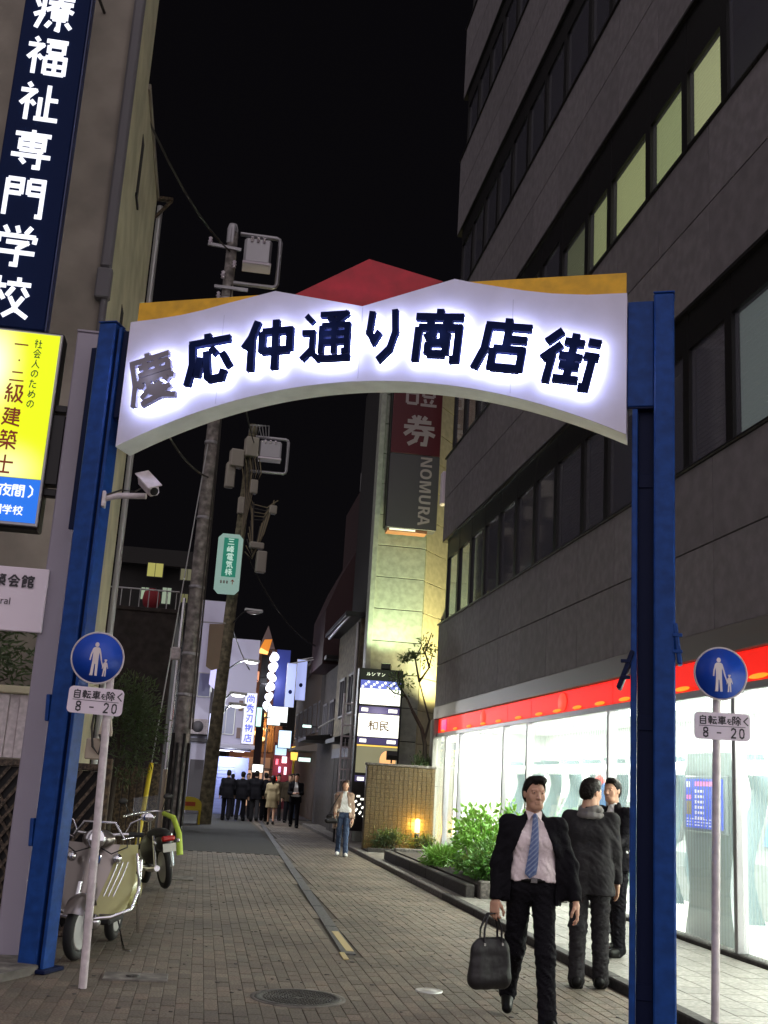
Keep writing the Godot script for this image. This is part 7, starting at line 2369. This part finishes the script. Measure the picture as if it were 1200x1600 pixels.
	for sg: float in [-1.0, 1.0]:
		st = S()
		blob(st, Vector3(0.15 * sg, 0.46, -0.56), Vector3(0.085, 0.15, 0.30), 16)
		obj("side_cowl", st, M.cream_paint, t)
	st = S()
	blob(st, Vector3(0, 0.76, -0.46), Vector3(0.15, 0.065, 0.40), 18)
	obj("seat", st, M.black_rubber, t)
	st = S()
	tube(st, [Vector3(-0.12, 0.3, -0.2), Vector3(-0.2, 0.02, -0.05), Vector3(-0.1, 0.03, -0.12)], 0.012, 6)
	tube(st, [Vector3(0.12, 0.3, -0.2), Vector3(0.26, 0.015, -0.02), Vector3(0.34, 0.02, 0.04)], 0.012, 6)
	obj("stand", st, M.chrome, t)
	st = S()
	blob(st, Vector3(0.10, 0.30, 0.48), Vector3(0.05, 0.07, 0.06), 12)
	obj("horn", st, M.chrome, t)
	# small motorcycle seen from behind
	var m := thing("motorcycle", "small dark motorcycle with red tail light and lime cover, parked beyond the scooter", "motorcycle", Vector3(-0.50, 0, -16.75), PI + 0.30)
	m.basis = Basis(Vector3.BACK, 0.16) * m.basis
	wheel(m, Vector3(0, 0.29, 0.62), 0.29, 0.1, "front_wheel")
	wheel(m, Vector3(0, 0.29, -0.55), 0.29, 0.0, "rear_wheel")
	st = S()
	for x in [-0.08, 0.08]:
		tube(st, [Vector3(x, 0.29, 0.62), Vector3(x, 0.95, 0.36)], 0.022, 8)
	obj("fork", st, M.chrome, m)
	st = S()
	blob(st, Vector3(0, 0.52, -0.02), Vector3(0.16, 0.22, 0.42), 16)
	obj("engine_cover", st, M.black_paint, m)
	st = S()
	blob(st, Vector3(0, 0.72, -0.36), Vector3(0.14, 0.09, 0.42), 16)
	obj("seat", st, M.black_rubber, m)
	st = S()
	blob(st, Vector3(0, 0.62, -0.62), Vector3(0.13, 0.12, 0.22), 14)
	obj("tail_cowl", st, M.black_paint, m)
	obj("tail_light", bx(Vector3(-0.09, 0.64, -0.87), Vector3(0.09, 0.71, -0.80), 0.02), M.red_lens, m)
	obj("number_plate", bx(Vector3(-0.09, 0.50, -0.88), Vector3(0.09, 0.61, -0.87), 0.004), M.plate_white, m)
	st = S()
	tube(st, [Vector3(-0.34, 1.0, 0.22), Vector3(-0.15, 1.02, 0.32), Vector3(0.15, 1.02, 0.32), Vector3(0.34, 1.0, 0.22)], 0.016, 8)
	obj("handlebar", st, M.chrome, m)
	for sg: float in [-1.0, 1.0]:
		st = S()
		tube(st, [Vector3(0.24 * sg, 1.02, 0.28), Vector3(0.30 * sg, 1.18, 0.26)], 0.008, 6)
		blob(st, Vector3(0.33 * sg, 1.21, 0.25), Vector3(0.07, 0.045, 0.02), 12)
		obj("mirror", st, M.black_paint, m)
		st = S()
		blob(st, Vector3(0.16 * sg, 0.63, -0.74), Vector3(0.03, 0.03, 0.04), 10)
		obj("turn_signal", st, M.chrome, m)
		st = S()
		tube(st, [Vector3(0.12 * sg, 0.72, -0.55), Vector3(0.12 * sg, 0.29, -0.55)], 0.025, 8)
		obj("shock_absorber", st, M.chrome, m)
	st = S()
	sheet(st, func(u: float, v: float):
		var x := lerpf(-0.18, 0.18, u)
		return Vector3(x, 0.98 + v * 0.26, 0.40 - x * x * 1.4 - v * 0.12), 8, 4, 0.006)
	obj("windscreen", st, M.glass_dark, m)
	st = S()
	tube(st, [Vector3(-0.19, 0.98, 0.0), Vector3(-0.24, 0.92, -0.3), Vector3(-0.25, 0.70, -0.5), Vector3(-0.23, 0.42, -0.55)], 0.035, 10, 0.045)
	obj("lime_cover", st, mat("lime_cover", Vector3(0.42, 0.55, 0.06), 0.6), m)
	st = S()
	tube(st, [Vector3(0.14, 0.30, 0.1), Vector3(0.16, 0.27, -0.4), Vector3(0.16, 0.30, -0.78)], 0.04, 10)
	obj("exhaust", st, M.chrome, m)
	obj("rear_mudguard", bx(Vector3(-0.06, 0.50, -0.80), Vector3(0.06, 0.56, -0.4), 0.02), M.black_paint, m)

# ------------------------------------------------------------------ plants

func leaves(st: SurfaceTool, c: Vector3, r: Vector3, n: int, size: float, thin := 0.45, clumps := 7) -> void:
	var cc := []
	for k in clumps:
		var v := Vector3(rng.randfn(), rng.randfn(), rng.randfn()).normalized() * pow(rng.randf(), 0.4) * 0.75
		cc.append(v)
	for i in n:
		var q: Vector3 = cc[rng.randi() % clumps] + Vector3(rng.randfn(), rng.randfn(), rng.randfn()) * 0.26
		if q.length() > 1.15:
			continue
		var p := c + q * r
		var d := (q + Vector3(rng.randfn(), rng.randfn() + 0.3, rng.randfn()) * 0.7).normalized()
		var s := d.cross(Vector3(rng.randfn(), rng.randfn(), rng.randfn())).normalized()
		var l := size * rng.randf_range(0.6, 1.3)
		var up := s.cross(d) * l * 0.12
		var a := p + d * l
		var m := p + d * l * 0.5 + up
		tri(st, p, m + s * l * thin * 0.5, a, s.cross(d))
		tri(st, p, a, m - s * l * thin * 0.5, s.cross(d))

func shrub(called: String, label: String, at: Vector3, r: Vector3, n: int, size: float, m: Material, stems := 6, thin := 0.45, clumps := 7, group := "") -> Node3D:
	var t := thing(called, label, "shrub", at, 0.0, group)
	var st := S()
	leaves(st, Vector3(0, r.y * 1.05, 0), r, n, size, thin, clumps)
	stuff(obj("foliage", st, m, t))
	st = S()
	for k in stems:
		var a := TAU * k / stems
		tube(st, [Vector3(cos(a) * 0.04, 0, sin(a) * 0.04), Vector3(cos(a) * r.x * 0.35, r.y * 0.8, sin(a) * r.z * 0.35), Vector3(cos(a + 0.5) * r.x * 0.6, r.y * 1.6, sin(a + 0.5) * r.z * 0.6)], 0.012, 5, 0.005)
	obj("stem", st, M.bark, t)
	return t

func plants() -> void:
	shrub("leafy_shrub", "tall bright green leafy shrub in the bank's planting bed", Vector3(4.86, 0.20, -19.3), Vector3(0.50, 0.54, 0.75), 1900, 0.11, M.leaf_light, 8, 0.5, 11, "shrubs in the bank's planting bed")
	shrub("leafy_shrub", "dark glossy low shrub below the tall bright shrub in the planting bed", Vector3(4.52, 0.20, -18.1), Vector3(0.40, 0.30, 0.85), 1500, 0.10, M.leaf, 7, 0.5, 9, "shrubs in the bank's planting bed")
	shrub("leafy_shrub", "dark leafy shrub at the near end of the planting bed beside the walking man", Vector3(4.50, 0.20, -17.1), Vector3(0.42, 0.34, 0.36), 1000, 0.11, M.leaf, 7, 0.4, 8, "shrubs in the bank's planting bed")
	shrub("leafy_shrub", "pale sprig shrub rising behind the others against the bank glass", Vector3(5.05, 0.20, -17.9), Vector3(0.36, 0.62, 0.5), 700, 0.11, M.leaf_light, 6, 0.5, 8, "shrubs in the bank's planting bed")
	shrub("grass_tuft", "tuft of bright grass at the far end of the planting bed", Vector3(4.45, 0.20, -20.4), Vector3(0.32, 0.16, 0.8), 1100, 0.16, M.leaf_light, 5, 0.12, 9)
	shrub("dark_shrub", "dark low shrubs at the foot of the brown tiled wall", Vector3(4.5, 0.05, -26.75), Vector3(0.55, 0.28, 0.25), 900, 0.09, M.leaf_dark, 6, 0.4, 9)
	shrub("dark_shrub", "dark spiky shrub under the garden lamp at the tiled wall", Vector3(5.25, 0.05, -26.65), Vector3(0.35, 0.22, 0.22), 700, 0.09, M.leaf_dark, 6, 0.3, 7)
	shrub("dark_shrub", "dark shrub overhanging the top of the brown tiled wall", Vector3(5.35, 1.55, -27.75), Vector3(0.42, 0.38, 0.3), 700, 0.10, M.leaf_dark, 6, 0.4, 7)
	shrub("hanging_plant", "small dull green climbing plant behind the left blue post, above the round sign", Vector3(-1.62, 3.0, -13.4), Vector3(0.17, 0.45, 0.14), 420, 0.11, M.leaf, 4, 0.4, 6)
	for q in [[Vector3(-2.85, 0, -13.1), 2.3, 0.85, 0.75, "dark conifer behind the white corrugated screen at the left edge"], [Vector3(-1.62, 0, -21.6), 1.7, 0.80, 0.95, "dark bushy tree behind the timber fence and the left round sign"]]:
		var t := thing("dark_tree", q[4], "tree", q[0])
		var st := S()
		tube(st, [Vector3(0, 0, 0), Vector3(0.05, q[1], 0.02), Vector3(0.0, q[1] + 1.2, 0)], 0.07, 8, 0.02)
		for k in 7:
			var a := 2.4 * k
			var y: float = q[1] + 0.1 + 0.15 * k
			tube(st, [Vector3(0.03, y - 0.15, 0), Vector3(cos(a) * q[2] * 0.7, y + 0.1, sin(a) * q[2] * 0.7)], 0.022, 5, 0.006)
		obj("trunk", st, M.bark, t)
		st = S()
		leaves(st, Vector3(0, q[1] + 0.62, 0), Vector3(q[2], q[3], q[2]), 2600, 0.13, 0.22, 14)
		stuff(obj("crown", st, M.leaf_dark, t))
	# the bare tree by the bank's corner
	var t := thing("bare_tree", "thin crooked tree with few leaves at the bank's far corner", "tree", Vector3(5.42, 0, -27.75))
	var st := S()
	tube(st, [Vector3(0.05, 0, 0), Vector3(0.03, 1.6, 0), Vector3(0.02, 2.6, 0), Vector3(-0.10, 3.0, 0.05), Vector3(-0.36, 3.4, 0.1)], 0.07, 8, 0.045)
	obj("trunk", st, M.bark, t)
	st = S()
	for q in [[Vector3(-0.36, 3.4, 0.1), Vector3(-0.55, 3.75, 0.1), Vector3(-0.72, 4.0, 0.15), Vector3(-0.8, 4.35, 0.2)], [Vector3(-0.55, 3.75, 0.1), Vector3(-0.85, 3.82, 0.1), Vector3(-1.05, 3.95, 0.2)], [Vector3(0.0, 2.75, 0.02), Vector3(0.10, 3.2, 0.0), Vector3(-0.06, 3.7, 0.0), Vector3(-0.22, 4.15, 0.05)], [Vector3(-0.22, 4.15, 0.05), Vector3(0.0, 4.5, 0.1), Vector3(0.08, 4.9, 0.1)], [Vector3(-0.22, 4.15, 0.05), Vector3(-0.36, 4.7, 0.1), Vector3(-0.2, 5.1, 0.1)], [Vector3(0.02, 4.5, 0.1), Vector3(-0.12, 4.9, 0.1), Vector3(0.02, 5.4, 0.15)]]:
		tube(st, q, 0.035, 6, 0.012)
	obj("branch", st, M.bark, t)
	st = S()
	leaves(st, Vector3(-0.75, 4.1, 0.15), Vector3(0.45, 0.35, 0.3), 130, 0.12, 0.4, 6)
	leaves(st, Vector3(-0.1, 5.0, 0.1), Vector3(0.35, 0.45, 0.3), 130, 0.12, 0.4, 6)
	leaves(st, Vector3(-0.6, 4.75, 0.2), Vector3(0.30, 0.12, 0.3), 160, 0.12, 0.4, 4)
	stuff(obj("foliage", st, M.leaf_dark, t))

# ------------------------------------------------------------------ the people in the street

func people() -> void:
	# the man walking towards us
	var m := person("person", "man in a black suit, open jacket and blue tie, walking towards us with a bag", {
		"tall": 1.71, "cell": 0.0115, "hip_l": 17.0, "knee_l": 3.0, "hip_r": -13.0, "knee_r": 30.0, "foot_r": -30.0, "arm_l": 4.0, "out_l": 20.0, "elbow_l": 12.0, "arm_r": 2.0, "out_r": 15.0, "elbow_r": 8.0, "in_r": 2.0,
		"curl_r": 1.15, "curl_l": 0.7, "palm_r": Vector3(0.5, 0, -0.7), "open": 0.42, "top": M.suit_black, "hem": -0.12, "flap": 1.0, "face": 10.0, "baggy": 1.06}, Vector3(2.47, 0, -8.28), -8.0)
	# tie, collar and belt
	var j := person_joints({"tall": 1.71, "hip_l": 17.0, "knee_l": 3.0, "hip_r": -13.0, "knee_r": 30.0})
	var pel: Vector3 = j.pelvis
	var nk: Vector3 = j.neck
	var st := S()
	sheet(st, func(u: float, v: float):
		var w := lerpf(0.018, 0.042, minf(v * 1.3, 1.0)) * (1.0 if v < 0.93 else maxf((1.0 - v) / 0.07, 0.02))
		var y := lerpf(nk.y - 0.005, pel.y + 0.07, v)
		return Vector3(lerpf(-w, w, u) - 0.035 * v * v, y, 0.083 + 0.052 * sin(minf(v * 2.2, 1.6)) + 0.012 * cos((u - 0.5) * 2.4) + nk.z * (1.0 - v)), 4, 14, 0.004)
	obj("necktie", st, M.tie_blue, m)
	st = S()
	blob(st, Vector3(0, nk.y + 0.006, nk.z + 0.078), Vector3(0.020, 0.022, 0.012), 10)
	obj("tie_knot", st, M.tie_blue, m)
	st = S()
	for sg: float in [-1.0, 1.0]:
		tri_plate(st, Vector3(0.008 * sg, nk.y + 0.03, nk.z + 0.066), Vector3(0.060 * sg, nk.y + 0.045, nk.z + 0.02), Vector3(0.045 * sg, nk.y - 0.028, nk.z + 0.085), 0.006)
	obj("collar", st, M.shirt, m)
	st = S()
	var ringp := []
	for i in 24:
		var a := TAU * i / 24
		ringp.append(Vector3(cos(a) * 0.178, pel.y + 0.055, sin(a) * 0.116))
	tube(st, ringp, 0.016, 6, -1.0, true)
	obj("belt", st, M.shoe, m)
	obj("belt_buckle", bx(Vector3(-0.025, pel.y + 0.036, 0.128), Vector3(0.025, pel.y + 0.074, 0.137), 0.004), M.chrome, m)
	# his bag
	var wr: Vector3 = m.transform * (person_joints({"tall": 1.71, "hip_l": 17.0, "knee_l": 3.0, "hip_r": -13.0, "knee_r": 30.0, "arm_r": 2.0, "out_r": 15.0, "elbow_r": 8.0, "in_r": 2.0}).wr_r as Vector3)
	var hold := wr + Vector3(0.0, -0.10, 0.02)
	var bag := thing("black_bag", "soft black briefcase with two handles hanging from the walking man's hand", "bag", Vector3(hold.x - 0.03, hold.y - 0.51, hold.z), 0.35)
	bag.scale = Vector3(0.86, 0.88, 0.9)
	var f := Field.new(Vector3(-0.30, -0.05, -0.16), Vector3(0.30, 0.46, 0.16), 0.012)
	f.cap(Vector3(-0.13, 0.07, 0), Vector3(0.13, 0.07, 0), 0.075, 0.075, 0.04, 0.85)
	for k in 6:
		f.cap(Vector3(-0.125, 0.10 + 0.04 * k, 0), Vector3(0.125, 0.10 + 0.04 * k, 0), 0.07 - 0.004 * k, 0.07 - 0.004 * k, 0.04, 0.82)
	f.cap(Vector3(-0.11, 0.32, 0), Vector3(0.11, 0.32, 0), 0.055, 0.055, 0.06, 0.6)
	f.cap(Vector3(-0.1, 0.36, 0), Vector3(0.1, 0.36, 0), 0.03, 0.03, 0.04, 0.6)
	var wob := FastNoiseLite.new()
	wob.frequency = 9.0
	for i in f.d.size():
		if absf(f.d[i]) < 0.04:
			var q := f.o + Vector3(i % f.nx, (i / f.nx) % f.ny, i / (f.nx * f.ny)) * f.h
			f.d[i] += wob.get_noise_3dv(q) * 0.006
	var acc := fresh()
	f.emit(acc)
	mat("bag_leather", Vector3(0.012, 0.011, 0.012), 0.5)
	obj("bag_body", acc, M.bag_leather, bag)
	for z: float in [-0.03, 0.03]:
		st = S()
		tube(st, [Vector3(-0.09, 0.33, z), Vector3(-0.085, 0.46, z), Vector3(-0.04, 0.575, z * 0.4), Vector3(0.04, 0.58, z * 0.4), Vector3(0.085, 0.46, z), Vector3(0.09, 0.33, z)], 0.009, 8)
		obj("handle", st, M.bag_leather, bag)
	for x: float in [-0.09, 0.09]:
		st = S()
		box(st, Vector3(x, 0.345, 0.045), Vector3(0.02, 0.028, 0.012), Basis.IDENTITY, 0.003)
		obj("handle_ring", st, M.chrome, bag)
	# the pair standing by the bank
	var s := person("person", "man in a dark grey coat and grey scarf seen from behind, standing by the kerb", {
		"tall": 1.72, "cell": 0.0125, "hip_l": -3.0, "hip_r": 5.0, "knee_r": 6.0, "arm_l": 10.0, "out_l": 10.0, "elbow_l": 25.0, "arm_r": 4.0, "out_r": 8.0, "elbow_r": 15.0, "open": 0.0, "top": M.suit_grey, "hem": -0.20, "thick": 1.02, "legs": M.suit_grey, "face": -42.0, "nod": 8.0, "top_name": "coat", "baggy": 1.12}, Vector3(3.46, 0, -9.82), 158.0)
	var js := person_joints({"tall": 1.72, "hip_l": -3.0, "hip_r": 5.0, "knee_r": 6.0})
	var sf := Field.new(js.neck + Vector3(-0.2, -0.14, -0.2), js.neck + Vector3(0.2, 0.16, 0.2), 0.011)
	for k in 14:
		var a0 := TAU * k / 14
		var a1 := TAU * (k + 1) / 14
		sf.cap(js.neck + Vector3(cos(a0) * 0.085, 0.02 + 0.018 * sin(a0 * 2), sin(a0) * 0.085 - 0.01), js.neck + Vector3(cos(a1) * 0.085, 0.02 + 0.018 * sin(a1 * 2), sin(a1) * 0.085 - 0.01), 0.024, 0.024, 0.02)
		sf.cap(js.neck + Vector3(cos(a0) * 0.105, -0.03, sin(a0) * 0.10 - 0.01), js.neck + Vector3(cos(a1) * 0.105, -0.03, sin(a1) * 0.10 - 0.01), 0.024, 0.024, 0.02)
	acc = fresh()
	sf.emit(acc)
	obj("scarf", acc, M.scarf_grey, s)
	person("person", "man in a black suit half hidden by the right blue post, facing his companion", {
		"tall": 1.68, "cell": 0.0125, "hip_l": 4.0, "hip_r": -8.0, "knee_r": 8.0, "arm_l": 18.0, "elbow_l": 60.0, "arm_r": 10.0, "out_r": 14.0, "elbow_r": 35.0, "open": 0.20, "shirt": M.sneaker, "top": M.suit_black, "hem": -0.14, "face": 10.0}, Vector3(4.24, 0.075, -11.3), -62.0)
	# the woman on the right
	var w := person("person", "woman in a pinkish beige coat, white top and jeans, walking towards us", {
		"tall": 1.60, "cell": 0.016, "head_cell": 0.007, "slim": 0.86, "hip_l": 10.0, "knee_l": 3.0, "hip_r": -8.0, "knee_r": 12.0, "foot_r": -8.0, "arm_l": -6.0, "out_l": 10.0, "elbow_l": 20.0, "arm_r": 12.0, "out_r": 10.0, "elbow_r": 45.0, "open": 0.16, "shirt": M.sneaker, "top": M.coat_pink, "hem": -0.30, "legs": M.jeans, "shoes": M.sneaker, "long_hair": true, "hair": mat("hair_brown", Vector3(0.05, 0.025, 0.015), 0.5), "top_name": "coat", "baggy": 0.92}, Vector3(3.20, 0, -25.3), -6.0)
	var hb := thing("dark_handbag", "dark shoulder bag at the side of the woman in the pinkish coat", "handbag", Vector3(2.92, 0.68, -25.2))
	f = Field.new(Vector3(-0.2, -0.05, -0.12), Vector3(0.2, 0.3, 0.12), 0.014)
	f.cap(Vector3(-0.09, 0.06, 0), Vector3(0.09, 0.06, 0), 0.06, 0.06, 0.03)
	f.cap(Vector3(-0.07, 0.16, 0), Vector3(0.07, 0.16, 0), 0.045, 0.045, 0.05)
	acc = fresh()
	f.emit(acc)
	obj("bag_body", acc, M.bag_leather, hb)
	st = S()
	tube(st, [Vector3(-0.06, 0.18, 0), Vector3(0.05, 0.45, 0.0), Vector3(0.16, 0.64, -0.02), Vector3(0.1, 0.45, -0.03), Vector3(0.06, 0.18, 0)], 0.012, 6)
	obj("strap", st, M.bag_leather, hb)
	# the crowd down the street
	var grp := "people in the crowd down the street"
	var crowd := [
		[0.98, -41.2, 178.0, "suit_black", "suit_black", 1.72, 8.0, "man in black at the left end of the far crowd, by the pole"],
		[1.50, -41.5, 170.0, "suit_black", "suit_black", 1.70, -10.0, "dark-suited man second from the left in the far crowd"],
		[2.00, -41.6, 175.0, "suit_black", "suit_grey", 1.76, 12.0, "tall dark man near the middle of the far crowd, seen from behind"],
		[2.38, -42.3, 184.0, "suit_black", "suit_black", 1.71, -6.0, "man in black close beside the tall man in the far crowd"],
		[1.80, -44.2, 10.0, "suit_grey", "suit_black", 1.66, 10.0, "smaller grey-coated person behind the dark men in the far crowd"],
		[2.95, -44.0, 8.0, "brown_cloth", "suit_grey", 1.68, 7.0, "person in brown partly behind the beige coat in the far crowd"],
		[1.22, -44.6, 176.0, "suit_grey", "suit_black", 1.60, 9.0, "shorter charcoal-coated person between the two men at the left of the far crowd"],
		[2.72, -46.5, 2.0, "coat_pink", "suit_black", 1.58, -8.0, "distant person in a dusty pink coat at the back of the far crowd"],
		[3.60, -45.5, 12.0, "suit_grey", "jeans", 1.74, 10.0, "distant person in charcoal and jeans behind the brown-clad man"],
		[3.28, -42.4, -4.0, "brown_cloth", "suit_black", 1.70, -9.0, "brown-clad man right of the beige coat in the far crowd"],
	]
	for q in crowd:
		person("person", q[7], {"tall": q[5], "cell": 0.028, "hip_l": 11.0 * signf(q[6]), "hip_r": -11.0 * signf(q[6]), "knee_l": 4.0 if q[6] > 0.0 else 16.0, "knee_r": 16.0 if q[6] > 0.0 else 4.0, "arm_l": -q[6], "arm_r": q[6], "out_l": 12.0, "out_r": 12.0, "elbow_l": 18.0, "elbow_r": 22.0, "top": M[q[3]], "legs": M[q[4]], "hem": -0.20, "thick": 1.08, "baggy": 1.1}, Vector3(q[0], 0, q[1]), q[2], grp)
	person("person", "woman in a beige belted coat with bare legs in the far crowd", {"tall": 1.62, "cell": 0.026, "slim": 0.88, "hip_l": 8.0, "hip_r": -8.0, "knee_r": 14.0, "arm_l": 8.0, "arm_r": -8.0, "out_l": 12.0, "out_r": 12.0, "elbow_l": 50.0, "top": M.coat_beige, "hem": -0.36, "thick": 1.1, "skirt": true, "legs": M.coat_beige, "long_hair": true, "top_name": "coat"}, Vector3(2.48, 0, -39.5), 176.0, grp)
	person("person", "man in a dark suit with white shirt front at the right of the far crowd", {"tall": 1.72, "cell": 0.024, "head_cell": 0.009, "hip_l": 10.0, "hip_r": -8.0, "knee_r": 14.0, "arm_l": 15.0, "elbow_l": 75.0, "in_l": 35.0, "arm_r": 12.0, "elbow_r": 75.0, "in_r": 35.0, "open": 0.13, "shirt": M.sneaker, "top": M.suit_black, "hem": -0.14}, Vector3(3.18, 0, -38.3), -4.0, grp)

func tri_plate(st: SurfaceTool, a: Vector3, b: Vector3, c: Vector3, d: float) -> void:
	var n := (b - a).cross(c - a).normalized() * d
	tri(st, a + n, b + n, c + n, n)
	tri(st, a, b, c, -n)
	for e in [[a, b], [b, c], [c, a]]:
		quad(st, e[0], e[1], e[1] + n, e[0] + n, ((e[0] + e[1]) * 0.5 - (a + b + c) / 3.0))
